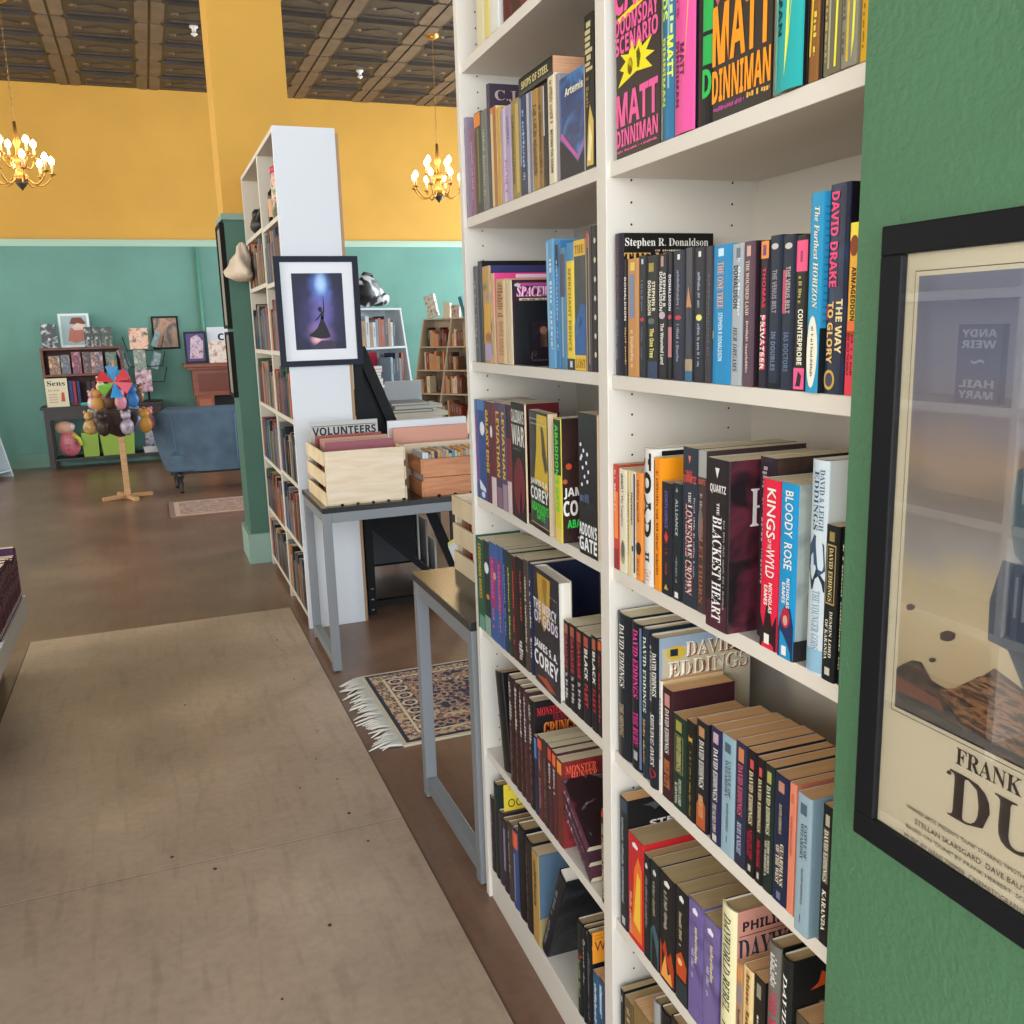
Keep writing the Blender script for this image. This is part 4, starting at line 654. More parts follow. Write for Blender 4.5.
# the paperback lying across the row
ya, yb_ = yat(519.5, A, zz[1]+.19), yat(553, A, zz[1]+.2)
p = make_book(.03, .108, ya-yb_, '#1f231c', '#22261e', None, [('T', 'SHIPS OF STEEL', .72, .9, .3, .1, '#d8c88a')], False, 'r')
p.location = (A-.002, ya, zat(74, A, yb_)+.015); p.rotation_euler = (PI/2, 0, 0)
p['label'] = 'dark green paperback lying flat across the upright books on second shelf of left bay'; p['group'] = 'books on the second shelf of the left bay'
for_flat = p
l2 = [
 (476, 480.2, 266.5, 'thin grey black magazine', '#56545a', dict(D=.18, dec=[V('#9a98a0', 12)])),
 (480.6, 484.2, 261.5, 'tall black softcover', '#2b2a2e', dict(D=.185, front='#1c1d1f')),
 (484.6, 492.5, 266.5, 'tall violet softcover with yellow figure picture', '#4a4a5c/#c99a3a/#8a6a9a', dict(D=.185, front='#3c3a66', dec=[('G', 'f', .25, .905, .6, .915, '#c8c8e0', 14), ('R', 's', .2, .3, .95, .62, '#e0a63a'), ('E', 's', .6, .27, .3, .05, '#b5683c'), ('R', 's', .2, .03, .95, .2, '#b0a0c4')])),
 (493, 496, 273.5, 'paperback with hot pink cover band', '#c9a878', dict(D=.165, front='#f0488c', dec=[('R', 'f', .3, .945, .9, .985, '#f7d4e0')])),
 (496.8, 507.8, 279.7, 'tan worn paperback leaning left', '#d0a878', dict(D=.11, page='d', tilt=1.5, dec=[('G', 's', .2, .55, .7, .95, '#a05a3a', 10), ('R', 's', .7, .0, .95, .98, '#e4c89a'), ('G', 's', .3, .1, .7, .5, '#b8845a', 16)])),
 (508.6, 513, 280.5, 'paperback with pink italic lettered cover', '#d8c4a0', dict(D=.112, front='#3a2030', page='d', dec=[('R', 'f', .1, .93, .97, .965, '#b8508c'), ('E', 'f', .12, .94, .06, .02, '#c9b8b0'), ('F', 'SPACEWAYS', .12, .80, .99, .92, '#f06ab0', 'i'), ('F', 'SPACEWAYS', .10, .805, .97, .925, '#fbe0ec', 'i'), ('R', 'f', .15, .755, .92, .785, '#e4cfa8'), ('G', 'f', .2, .76, .9, .78, '#5a2a3a', 26), ('R', 'f', .05, .1, .97, .72, '#2a2630'), ('R', 'f', .3, .04, .95, .5, '#5c4a52'), ('R', 'f', .75, .04, .95, .3, '#8a7a3a', .0005), ('P', 'f', [(.38, .05), (.85, .05), (.82, .28), (.7, .36), (.5, .36), (.38, .28)], '#241c22'), ('E', 'f', .6, .40, .07, .05, '#9a6a52'), ('P', 'f', [(.53, .2), (.67, .2), (.66, .36), (.54, .36)], '#b08062'), ('E', 'f', .42, .12, .05, .04, '#b08062'), ('E', 'f', .80, .12, .05, .04, '#b08062')])),
 (548.5, 556, 240, 'light blue softcover leaning beside bookend', '#5d9ac4', dict(D=.17, tilt=-1.2, dec=[('R', 's', .1, .3, .4, .98, '#8cc0dc'), V('#cfe0ec', 14, .5, .8)])),
 (556.8, 561, 241, 'mid blue softcover', '#3f78a8', dict(D=.17, dec=[('R', 's', .1, .8, .9, .97, '#20242c'), V('#a8c4dc', 16)])),
 (561.2, 567, 248, 'steel blue paperback', '#4f7ca0', dict(D=.12, dec=[('R', 's', .1, .6, .9, .95, '#4d4c60'), ('R', 's', .3, .1, .6, .6, '#8fb0c4')])),
 (567.3, 575.2, 243, 'bright yellow spine with blue top', '#f0cf3a', dict(D=.17, dec=[('R', 's', .0, .86, 1, 1, '#3b86b4'), ('T', 'MERCHANT PRINCE', .3, .15, .65, .8, '#9a8324'), ('R', 's', 0, 0, 1, .09, '#28303a'), ('R', 's', .4, .02, .7, .07, '#e0e0e0')])),
 (575.5, 586.8, 240, 'dark cover with blue wave and yellow lettered bands', '#2a2a28', dict(face=.014, front='#2b2c2c/#1c2024/#3a3c3e', dec=[('R', 'f', 0, .88, 1, .999, '#e8b93a'), ('F', 'THE', .1, .9, .9, .96, '#8a6414', 's'), ('R', 'f', 0, 0, 1, .12, '#e8b93a'), ('F', 'LOST', .1, .02, .95, .09, '#8a6414', 's'), ('P', 'f', [(0, .12), (1, .12), (1, .5), (.6, .53), (.4, .46), (0, .36)], '#2f5f9c'), ('P', 'f', [(0, .25), (.4, .3), (.9, .45), (.3, .4)], '#6a98c8')])),
 (587.1, 592.3, 227, 'brown striped magazine', '#4a3d3c', dict(D=.19, dec=[('R', 's', .5, .05, .7, .95, '#9a9080'), ('R', 's', .1, .86, .5, .97, '#c04a3c')])),
 (592.6, 597.8, 226, 'black softcover with cream dots', '#1e1c1f', dict(D=.19, dec=[('E', 's', .7, .9-.13*i, .2, .02, '#d8cbb0') for i in range(7)])),
]
row('third shelf of left bay', A, zz[2], l2, 'books on the third shelf of the left bay')
# black metal bookend with a window, in front of the pink lettered cover
ye = yat(513.6, A, zz[2])
be = thing('bookend', 'black metal bookend with a square window, on third shelf of left bay', 'bookend', (A+.004, ye, zz[2]+.0006))
b = MB(); hh, ww = .125, .112
BM = mat('#151517', .4)
rc = .02
def rr(x0, z0, x1, z1, r):
    o = []
    for cx, cz, a0 in ((x1-r, z0+r, -90), (x1-r, z1-r, 0), (x0+r, z1-r, 90), (x0+r, z0+r, 180)):
        for i in range(5): a = math.radians(a0+i*22.5); o.append((cx+r*math.cos(a), cz+r*math.sin(a)))
    return o
O = rr(0, 0, ww, hh, .012); I = rr(.032, .004, .103, .088, .012); n = len(O)
y0 = -.0018
vs = [(x, y0, z) for x, z in O]+[(x, y0, z) for x, z in I]+[(x, y0+.0012, z) for x, z in O]+[(x, y0+.0012, z) for x, z in I]
fs = []
for i in range(n):
    j = (i+1) % n
    fs += [(i, j, n+j, n+i), (2*n+i, 3*n+i, 3*n+j, 2*n+j), (i, 2*n+i, 2*n+j, j), (n+i, n+j, 3*n+j, 3*n+i)]
b.add(vs, fs, BM); b.build('upright_plate', be)
b = MB(); b.box(0, -.10, .0002, ww, -.002, .0014, BM); b.build('foot_plate', be)
SP = lambda c: ('G', 's', .25, .3, .75, .92, c, 9)
l3 = [
 (475.4, 479.5, 399.5, 'purple and blue paperback', '#6f4a8a', dict(D=.11, page='c', dec=[('R', 's', 0, .85, 1, 1, '#3f6a94'), ('R', 's', 0, 0, 1, .15, '#35587c'), V('#b060a0', 12)])),
 (479.7, 487, 400, 'deep blue paperback with white discs', '#2a4a86', dict(D=.11, page='c', dec=[('R', 's', 0, .9, 1, 1, '#4a7ab0'), ('E', 's', .7, .72, .3, .07, '#e8e8ee'), ('P', 's', [(.1, .2), (.95, .12), (.95, .08), (.2, .1)], '#dfe4ee'), ('E', 's', .6, .05, .25, .03, '#d8dce8')])),
 (487.2, 492, 401.7, 'maroon paperback with yellow lettering', '#5a2a3c', dict(D=.11, page='c', dec=[('T', 'GALAXY EDGE', .25, .3, .8, .92, '#f0c03a')])),
 (492.2, 497.2, 403, 'maroon and pale paperback with white disc', '#6a2430', dict(D=.11, page='c', dec=[('E', 's', .3, .72, .25, .06, '#efeaf0'), ('R', 's', 0, 0, 1, .28, '#e0c8c8')])),
 (497.4, 503, 403, 'purple paperback with yellow lettering', '#54405e', dict(D=.11, page='c', dec=[('T', 'LEVIATHAN', .25, .3, .8, .92, '#f0b52c'), ('R', 's', 0, 0, 1, .2, '#8a6a7a')])),
 (503.2, 508, 404, 'violet paperback with yellow lettering', '#5a4466', dict(D=.11, page='c', dec=[('T', 'LEVIATHAN', .25, .3, .8, .92, '#f0c23c'), ('R', 's', 0, 0, 1, .25, '#a08a94')])),
 (508.2, 512.6, 405, 'dark red and white paperback', '#7a2c34', dict(D=.11, page='c', dec=[('R', 's', 0, 0, 1, .3, '#d8c0c0'), ('R', 's', 0, .7, 1, 1, '#2a2430')])),
 (513.8, 530.2, 403, 'black cover with bold white lettering and maroon oval', '#1b1b1f', dict(face=.005, off=.0, rot=-4, front='#1d1c20', dec=[('F', "CALIBAN'S", .03, .83, .97, .94, W_), ('F', 'WAR', .05, .64, .99, .81, W_), ('G', 'f', .1, .6, .7, .61, '#8a8a90', 20), ('E', 'f', .55, .29, .42, .25, '#7a2430'), ('P', 'f', [(.52, .04), (.7, .04), (.68, .2), (.6, .25), (.54, .2)], '#3a141c')])),
 (531.5, 554, 412, 'cover with yellow scene and white and green lettering', '#2a2e30', dict(face=.02, rot=-4, front='#2a3036/#1e2226/#4a5258', dec=[('P', 'f', [(.45, .98), (.98, .98), (.98, .35), (.25, .42), (.4, .7)], '#dcb83a'), ('P', 'f', [(.65, .9), (.8, .86), (.98, .55), (.85, .5), (.7, .65)], '#59646a'), ('G', 'f', .1, .89, .98, .9, '#d8d8cc', 16), ('G', 'f', .05, .93, .8, .94, '#c8c8c0', 12), ('F', 'JAMES S.A.', .05, .37, .99, .43, '#f0f0e8'), ('F', 'COREY', .04, .25, .99, .36, '#f4f4ee'), ('F', "ABADDON'S", .08, .15, .99, .23, '#46d84a'), ('F', 'GATE', .35, .09, .8, .155, '#46d84a'), ('R', 'f', 0, .04, 1, .045, '#e8d8b0'), ('R', 'f', 0, 0, 1, .04, '#2a1c18')])),
 (555.2, 562.3, 418.5, 'yellow green spine with black cover behind', '#d9c83a', dict(D=.15, off=-.010, front='#1c181c/#3a2420/#141418', page='c', dec=[('R', 's', 0, .55, 1, .99, '#1f3a24'), ('T', "ABADDON'S GATE", .25, .25, .7, .95, '#58dc3c'), ('R', 's', 0, 0, 1, .12, '#e6c86a'), ('F', 'JAMES', .03, .36, .42, .45, W_), ('F', 'COREY', .02, .22, .48, .345, W_), ('F', 'ABADDON', .07, .12, .5, .19, '#3fd05a'), ('E', 'f', .1, .62, .04, .025, '#c8502c'), ('E', 'f', .05, .5, .03, .02, '#b8603c'), ('G', 'f', .15, .03, .9, .045, '#c8b8b0', 12), ('G', 'f', .3, .9, .6, .91, '#c8c8c8', 5)])),
 (579.6, 598.2, 414, 'black curved cover with white dots and bold lettering', '#15161b', dict(face=.03, off=-.006,  front='#1a1d28/#121318/#20242e', dec=[('F', "ADDON'S", .03, .14, .97, .23, '#f0f0ee'), ('F', 'GATE', .03, .03, .97, .13, '#f0f0ee'), ('G', 'f', .1, .38, .6, .44, '#5a6a8a', 3)]+[('E', 'f', u, v, .05, .014, '#e8ecf4') for u, v in ((.15, .78), (.3, .74), (.5, .72), (.2, .7), (.45, .66), (.25, .62), (.55, .6), (.35, .56), (.5, .53), (.15, .68), (.2, .5))])),
]
row('fourth shelf of left bay', A, zz[3], l3, 'books on the fourth shelf of the left bay')
TT = lambda c, v0=.35, v1=.95: ('T', 'LEVIATHAN WAKES', .25, v0, .75, v1, c)
l4 = [
 (474, 479.4, 535, 'green paperback with yellow lettering nearest end panel', '#2f5a48', dict(D=.11, page='c', off=-.006, dec=[TT('#e8c83a'), ('R', 's', 0, 0, 1, .16, '#7aa890')])),
 (479.6, 485.2, 539, 'green paperback with yellow and orange lettering', '#2a5a40', dict(D=.11, page='c', off=-.006, dec=[TT('#e0b03a'), ('R', 's', 0, 0, 1, .16, '#6a9c84')])),
 (485.4, 491.4, 541, 'dark green paperback with white disc', '#1d3a34', dict(D=.11, page='c', off=-.006, dec=[('E', 's', .6, .72, .35, .06, '#eef0ea'), ('E', 's', .7, .42, .25, .03, '#e08a3a'), ('R', 's', 0, 0, 1, .2, '#8aa89a')])),
 (491.6, 498.8, 543, 'blue paperback with magenta band', '#3f5f9a', dict(D=.11, page='c', off=-.006, dec=[('R', 's', .1, .35, .9, .85, '#a03a7a'), ('E', 's', .75, .68, .2, .04, '#e8a07a'), ('G', 's', .3, .1, .6, .85, '#c86aa8', 16)])),
 (499, 504.4, 546, 'narrower blue paperback with magenta band', '#3c5a90', dict(D=.11, page='c', off=-.006, dec=[('R', 's', .1, .35, .9, .85, '#9a3878'), ('G', 's', .3, .1, .6, .85, '#d07ab0', 16)])),
 (504.6, 508.8, 549, 'navy paperback', '#26385c', dict(D=.11, page='c', off=-.005, dec=[V('#7a9ac0')])),
 (509, 513, 552, 'dark green paperback with yellow print', '#26382c', dict(D=.11, page='c', off=-.005, dec=[V('#d8c84a')])),
 (513.2, 517.6, 556, 'maroon paperback with red print', '#4a1c20', dict(D=.11, page='c', off=-.004, dec=[V('#e0583c')])),
 (517.8, 525.4, 558, 'black paperback with red and white print', '#1b181c', dict(D=.11, page='c', off=-.004, dec=[('G', 's', .55, .4, .8, .98, '#b04a3a', 12), ('G', 's', .3, .05, .8, .3, '#d8d0cc', 6)])),
 (525.6, 529.8, 560, 'mixed brown paperback with pale print', '#4a3c38', dict(D=.11, page='c', off=-.004, dec=[V('#d8c8a8', 20)])),
 (530, 534, 564, 'slim navy hardback with white print', '#242a44', dict(D=.15, page='c', off=-.003, hard=True, dec=[V('#e4e4ec', 16)])),
 (535, 562.6, 574, 'large golden and dark cover facing out', '#1f2030', dict(face=.03, rot=-2, hard=True, off=-.004, page='w', front='#2a2838/#1c1c2a/#3a3244', dec=[('P', 'f', [(.2, .97), (.72, .97), (.66, .6), (.45, .5), (.25, .62)], '#c89a3a'), ('P', 'f', [(.4, .95), (.6, .95), (.55, .72), (.42, .72)], '#f0d070'), ('G', 'f', .5, .83, .98, .84, '#c0b8a8', 12), ('F', 'THE MERCY', .03, .65, .95, .74, '#e8e0e4', 'b'), ('F', 'OF GODS', .06, .54, .99, .64, '#d8d0dc', 'b'), ('F', 'JAMES S. A.', .03, .30, .95, .385, '#f2eff0'), ('F', 'COREY', .03, .16, .98, .29, '#f2eff0'), ('P', 'f', [(.1, .06), (.5, .1), (.9, .04), (.6, .02)], '#b0502c')])),
 (564.4, 570.2, 621.5, 'black paperback beside the large facing cover', '#1d1b1f', dict(D=.11, page='c', dec=[('R', 's', .2, .86, .8, .97, '#b06a54'), ('T', 'SAVAGE', .3, .45, .75, .85, '#c03848'), ('G', 's', .3, .1, .7, .4, '#d0c8c8', 8)])),
 (570.4, 576.6, 625, 'black paperback with red lettering and brick emblem', '#1d1b1f', dict(D=.11, page='c', dec=[('R', 's', .2, .86, .8, .97, '#b05a40'), ('T', 'SAVAGE', .3, .45, .75, .85, '#c03848'), ('G', 's', .3, .1, .7, .4, '#d0c8c8', 8)])),
 (576.8, 583.2, 630, 'black paperback with bright red lettering', '#1d1b1f', dict(D=.11, page='c', dec=[('R', 's', .2, .86, .8, .97, '#b04a38'), ('T', 'SAVAGE', .3, .45, .75, .85, '#d03848'), ('G', 's', .3, .1, .7, .4, '#d0c8c8', 8)])),
 (583.4, 590.6, 634.7, 'black paperback with white over red lettering', '#1d1b1f', dict(D=.11, page='c', dec=[('R', 's', .2, .86, .8, .97, '#b05040'), ('T', 'BLACK', .3, .5, .75, .84, W_), ('T', 'FLEET', .3, .2, .75, .45, '#d03848')])),
 (591.8, 597.8, 636.5, 'black paperback with white lettering after a gap', '#1d1b1f', dict(D=.11, page='c', dec=[('R', 's', .2, .86, .8, .97, '#b06048'), ('T', 'BLACK', .3, .5, .75, .84, W_), ('T', 'FLEET', .3, .2, .75, .45, '#b83040')])),
 (598.1, 602.4, 641, 'dark paperback with orange top against divider', '#2a2024', dict(D=.11, page='c', dec=[('R', 's', .1, .9, .9, .99, '#e0622c'), V('#b84038', 12)])),
]
row('fifth shelf of left bay', A, zz[4], l4, 'books on the fifth shelf of the left bay')
HB = lambda c: [('G', 's', .3, .55, .7, .95, c, 9), ('G', 's', .3, .05, .7, .5, '#7a4a44', 14)]
l5 = [
 (509.8, 515.6, 677, 'black and brown hardback beside the big leaning one', '#33211f', dict(D=.155, hard=True, page='c', dec=HB('#c8bcb4'))),
 (515.8, 520.6, 683, 'dark maroon hardback', '#3a1f22', dict(D=.155, hard=True, page='c', dec=HB('#d8ccc4'))),
 (520.8, 525, 687, 'dark brown hardback', '#382420', dict(D=.155, hard=True, page='c', dec=HB('#d0c4bc'))),
 (525.2, 529, 692, 'dark hardback with silver print', '#4a2c30', dict(D=.155, hard=True, page='c', dec=HB('#cfcfd4'))),
 (529.2, 535.2, 700, 'dark hardback with red and orange lettered cover', '#241a1c', dict(D=.16, hard=True, front='#1f1b1e', page='c', dec=HB('#c8bcb4')+[('F', 'MONSTER', .06, .87, .42, .945, '#d8303c', 's'), ('F', 'MEMOIRS', .28, .81, .6, .88, '#a0283a', 's'), ('F', 'GRUNGE', .16, .66, .64, .80, '#d84a1c', 's'), ('F', 'GRUNGE', .15, .67, .63, .805, '#f09a3c', 's')])),
 (535.5, 538.4, 736, 'thin blue topped paperback', '#1f2a48', dict(D=.11, page='c', dec=[('R', 's', .1, .72, .9, .97, '#4a86d0')])),
 (538.6, 543.8, 737, 'dark red paperback with orange top', '#5a2a2c', dict(D=.11, page='c', dec=[('R', 's', .1, .86, .9, .97, '#e8603c'), V('#a08078')])),
 (544, 548.6, 741, 'brown black paperback', '#3a2a2c', dict(D=.11, page='c', dec=[('G', 's', .3, .1, .7, .8, '#8a5a50', 16)])),
 (548.8, 553.2, 746, 'maroon paperback with red top', '#4a2228', dict(D=.11, page='c', dec=[('R', 's', .1, .84, .9, .97, '#e84a34'), ('G', 's', .3, .5, .7, .8, '#c8c0bc', 6)])),
 (553.4, 557.6, 752, 'maroon paperback with orange red top', '#50262a', dict(D=.11, page='c', dec=[('R', 's', .1, .84, .9, .97, '#f0703c'), ('G', 's', .3, .5, .7, .8, '#c8c0bc', 6)])),
 (557.8, 563.6, 760, 'paperback with red lettered hunting cover', '#6a2a24', dict(D=.118, front='#5a2028/#8a2c2c/#3a161c', page='c', dec=[('R', 's', .1, .84, .9, .98, '#f09038'), ('F', 'MONSTER', .06, .86, .62, .95, '#ff6a4a', 's'), ('F', 'HUNTER', .16, .77, .64, .86, '#ff6a4a', 's'), ('F', 'VENDETTA', .06, .70, .4, .76, '#f0b04a', 's')])),
]
row('sixth shelf of left bay', A, zz[5], l5, 'books on the sixth shelf of the left bay')
G5 = 'books on the sixth shelf of the left bay'
# big leaning hardback against the end panel
p = make_book(.052, .2, .235, '#141315', '#17161a', None, [], True, 'g')
ang = math.radians(11)
p.location = (A+.002, min(yat(509.6, A, zz[5])+.0268, YE0-.0262-.235*math.sin(ang)), zz[5]+.0008+.0225*math.sin(ang)); p.rotation_euler = (-ang, 0, 0)
p['label'] = 'big black hardback leaning against the end panel, sixth shelf of left bay'; p['group'] = G5
# slanting paperbacks in front of the hunting cover
al = math.radians(57); tb = .019; Yv = yat(563.8, A, zz[5])-.0015; hb = min(.146, (Yv-(YD1+.029)-.008)/math.sin(al)); Y00 = Yv-hb*math.sin(al)-.005
for i, (lk, sp, fr) in enumerate((('purple brown', '#4a2c38', '#5a3040'), ('plum', '#3f2434', '#4a2838'), ('dark rose', '#5a2a3a', '#5a2430/#2a181c/#2a1a20/#c8b8b4'))):
    p = make_book(tb-.001, .108, hb, sp, fr, None, [('G', 's', .2, .7, .8, .85, '#cfc8c8', 2), V('#9a6a78', 12)], False, 'c')
    Y0 = Y00-math.cos(al)*tb*i+math.sin(al)*.021*i; Z0 = zz[5]+.0008+.011*math.sin(al)+math.sin(al)*tb*i+math.cos(al)*.021*i
    p.location = (A, Y0, Z0); p.rotation_euler = (-al, 0, 0)
    p['label'] = '%s paperback, %s of three slanting left on sixth shelf of left bay' % (lk, ('lowest', 'middle one', 'topmost')[i]); p['group'] = G5
p = make_book(.019, .11, .182, '#17161a', '#221c1e', None, [('T', 'THE TALISHT CAMPAIGNS', .2, .06, .85, .86, '#ecd9a4', 'i'), ('R', 's', .1, .93, .9, .99, '#e2452e')], False, 'c')
p.location = (A-.002, YD1+.0101, zz[5]+.0006); p['label'] = 'black upright paperback with cream italic title by the divider, sixth shelf'; p['group'] = G5
l6 = [
 (489.6, 495.4, 798, 'brown black hardback', '#2e2426', dict(D=.15, hard=True, page='g', dec=[('G', 's', .3, .2, .7, .9, '#7a6a5a', 10)])),
 (495.6, 499.4, 784, 'dark green hardback with grey lettered cover', '#1f2a26', dict(D=.16, hard=True, page='g', front='#222e2a', dec=[('F', 'FORMER', .1, .82, .8, .9, '#a0a8a0', 's')])),
 (499.6, 503.2, 812, 'plum hardback', '#3f3038', dict(D=.15, hard=True, page='g')),
 (503.4, 508.4, 821, 'black hardback with lilac panel', '#2b2a30', dict(D=.15, hard=True, page='g', dec=[('R', 's', .3, .3, .7, .9, '#8a80a0')])),
 (508.6, 513, 824, 'brown hardback', '#4a3a34', dict(D=.15, hard=True, page='g', dec=[('G', 's', .3, .3, .7, .9, '#a09080', 10)])),
 (513.2, 518.8, 830, 'blue spine with orange top', '#3a4a78', dict(D=.15, hard=True, page='g', dec=[('R', 's', .05, .78, .95, .98, '#e2643a'), ('R', 's', .4, .1, .6, .7, '#8a92b0')])),
 (519, 525.4, 827, 'black hardback with plain spine', '#17171a', dict(D=.15, hard=True, page='g')),
 (525.8, 533.2, 840, 'black hardback with white checked edge', '#241e1e', dict(D=.16, hard=True, page='g', front='#1c1a1a', dec=[('G', 's', .2, .1, .5, .9, '#7a5a5a', 24)]+[('R', 'f', .05+.1*i, .88, .11+.1*i, .93, '#e0dcd4') for i in range(9)])),
 (533.6, 540, 852, 'tan spine with dusty blue cover', '#b8914e', dict(D=.17, page='t', front='#5c7488', dec=[('G', 's', .3, .4, .7, .9, '#4a3a20', 9), ('P', 'f', [(0, .0), (.75, 0), (.99, .25), (.95, .6), (.55, .55), (.35, .35), (0, .3)], '#ae9a68'), ('P', 'f', [(.5, .52), (.75, .6), (.98, .68), (.9, .55)], '#d8cfae')])),
 (577, 582.6, 922, 'black green hardback right of slanting one', '#1c2420', dict(D=.15, hard=True, page='g', dec=[('G', 's', .3, .2, .7, .6, '#8a9a5a', 10), ('E', 's', .6, .65, .3, .02, '#c83a4a')])),
 (582.8, 586.4, 928, 'black hardback with pale emblem', '#1b1c24', dict(D=.15, hard=True, page='g', dec=[('E', 's', .5, .85, .3, .03, '#c0b8a8'), ('G', 's', .3, .4, .7, .8, '#a89c88', 8)])),
 (586.6, 592.4, 934, 'black hardback with yellow top', '#19191c', dict(D=.15, hard=True, page='t', dec=[('P', 's', [(0, .99), (1, .9), (1, .86), (0, .95)], '#e6e04a'), ('G', 's', .3, .1, .7, .8, '#6a6a70', 14)])),
 (593.4, 599.4, 974, 'blue paperback with white lettering', '#2f5a7c', dict(D=.11, page='d', dec=[V('#dfe6ea', 12)])),
 (599.6, 605, 980, 'pale and dark blue paperback', '#3b4a6a', dict(D=.11, page='d', dec=[('R', 's', .1, .5, .5, .9, '#c4d8e4'), V('#9fb8d0', 10)])),
]
row('bottom shelf of left bay', A, zz[6], l6, 'books on the bottom shelf of the left bay')
p = make_book(.034, .2, .27, '#1c1d22', '#22242a/#17181c/#3a3e46', '#1a1a1e', [('G', 's', .3, .1, .6, .8, '#7a7e86', 16)], True, 'w')
a = math.radians(24); p.location = (A+.0, yat(540.6, A, zz[6])-.018, zz[6]+.017*math.sin(a)+.0015); p.rotation_euler = (a, 0, 0)
p['label'] = 'large black glossy hardback slanting to the right, bottom shelf of left bay'; p['group'] = 'books on the bottom shelf of the left bay'
# handwritten cards
def card(yc, x0, z0, w, h, col, txt, ink, lab, grp, tv=.38):
    r = thing('price_card', lab, 'card', (x0, yc, z0), 0, grp)
    b = MB(); b.box(0, -.0006, 0, w, 0, h, mat(col, .6))
    b.text(txt, lambda u, v: (w*(.12+.76*u), -.0009, h*(tv+.32*v)), mat(ink, .7), 'n')
    rg = random.Random(5)
    for k in range(2):
        for j in range(7):
            if rg.random() > .2: b.box(w*(.15+.1*j), -.0008, h*(.78+.1*k), w*(.15+.1*j+.06), -.0006, h*(.8+.1*k), mat(ink, .7))
    b.build('card', r)
card(yat(502, A, zz[6]), A+.012, zz[6]+.194, .085, .07, '#efd23a', 'OONI', '#3a2a10', 'yellow handwritten card sticking up among books, bottom shelf of left bay', 'handwritten shelf cards', .12)
card(yat(592.4, A, zz[6])-.0012, A+.002, zat(964, A, yat(592.4, A, zz[6])), .036, .066, '#ef9a2a', 'WI', '#6a1c10', 'orange handwritten card beside blue paperbacks, bottom shelf of left bay', 'handwritten shelf cards')

# turn the case with everything on it to its real bearing
rt, dn, fwd = _w
_rz = Matrix.Rotation(-TH, 3, 'Z')
for o in list(C.objects):
    if o.name not in _before and o.parent is None:
        o.location = _rz @ Vector(o.location); e = o.rotation_euler; o.rotation_euler = (e.x, e.y, e.z-TH)
# ================================================================ framed poster on the pillar
def glassmat(k=.15):
    m = bpy.data.materials.new('glass'); m.use_nodes = True; nt = m.node_tree; nt.nodes.clear()
    o = nt.nodes.new('ShaderNodeOutputMaterial'); t = nt.nodes.new('ShaderNodeBsdfTransparent'); g = nt.nodes.new('ShaderNodeBsdfGlossy'); g.inputs['Roughness'].default_value = .004
    lw = nt.nodes.new('ShaderNodeLayerWeight'); lw.inputs['Blend'].default_value = .12; ad = nt.nodes.new('ShaderNodeMath'); ad.operation = 'ADD'; ad.inputs[1].default_value = k; ad.use_clamp = True
    mx = nt.nodes.new('ShaderNodeMixShader'); L = nt.links.new
    L(lw.outputs['Facing'], ad.inputs[0]); L(ad.outputs[0], mx.inputs[0]); L(t.outputs[0], mx.inputs[1]); L(g.outputs[0], mx.inputs[2]); L(mx.outputs[0], o.inputs[0])
    return m
FRM = mat('#121316', .5, spec=.2)
PP = PX-.006                    # plane of the print
q = lambda x, y: onX(x, y, PX-.013)
tl, bl_ = q(880, 227), q(854, 832)
zt, zb = tl.z, bl_.z; yl = (tl.y+bl_.y)/2
W = (zt-zb)*.685; yr = yl-W
fw = .0250
pf = thing('framed_poster', 'black framed desert film poster on the green pillar', 'poster', (PX-.011, (yl+yr)/2, zb))
b = MB(); xa, xb = PX-.013, PX-.0012
b.box(xa, yr, zt-fw, xb, yl, zt, FRM); b.box(xa, yr, zb, xb, yl, zb+fw, FRM); b.box(xa, yr, zb+fw, xb, yr+fw, zt-fw, FRM); b.box(xa, yl-fw, zb+fw, xb, yl, zt-fw, FRM)
b.build('frame', pf, True, .0012)
b = MB(); b.box(PP, yr+fw-.002, zb+fw-.002, PX-.002, yl-fw+.002, zt-fw+.002, mat('#ece0c2', .6))
Qp = lambda x, y: onX(x, y, PP)
i0 = Qp(917.3, 276.3); i1 = Qp(897, 707)
iyl = (i0.y+i1.y)/2; izt, izb = i0.z, i1.z; iyr = yl+yr-iyl
def flat(pts, m, e): b.add([(PP-e, y, z) for y, z in pts], [tuple(range(len(pts)))], m)
def rect(y0, z0, y1, z1, m, e): flat([(y0, z0), (y1, z0), (y1, z1), (y0, z1)], m, e)
INK = mat('#16151b', .6)
g_ = .0045
rect(iyl+g_, izb-g_, iyr-g_, izt+g_, INK, .0001); rect(iyl+g_-.0008, izb-g_+.0008, iyr-g_+.0008, izt+g_-.0008, mat('#ece0c2', .6), .0002)
IH = izt-izb; IW = iyl-iyr
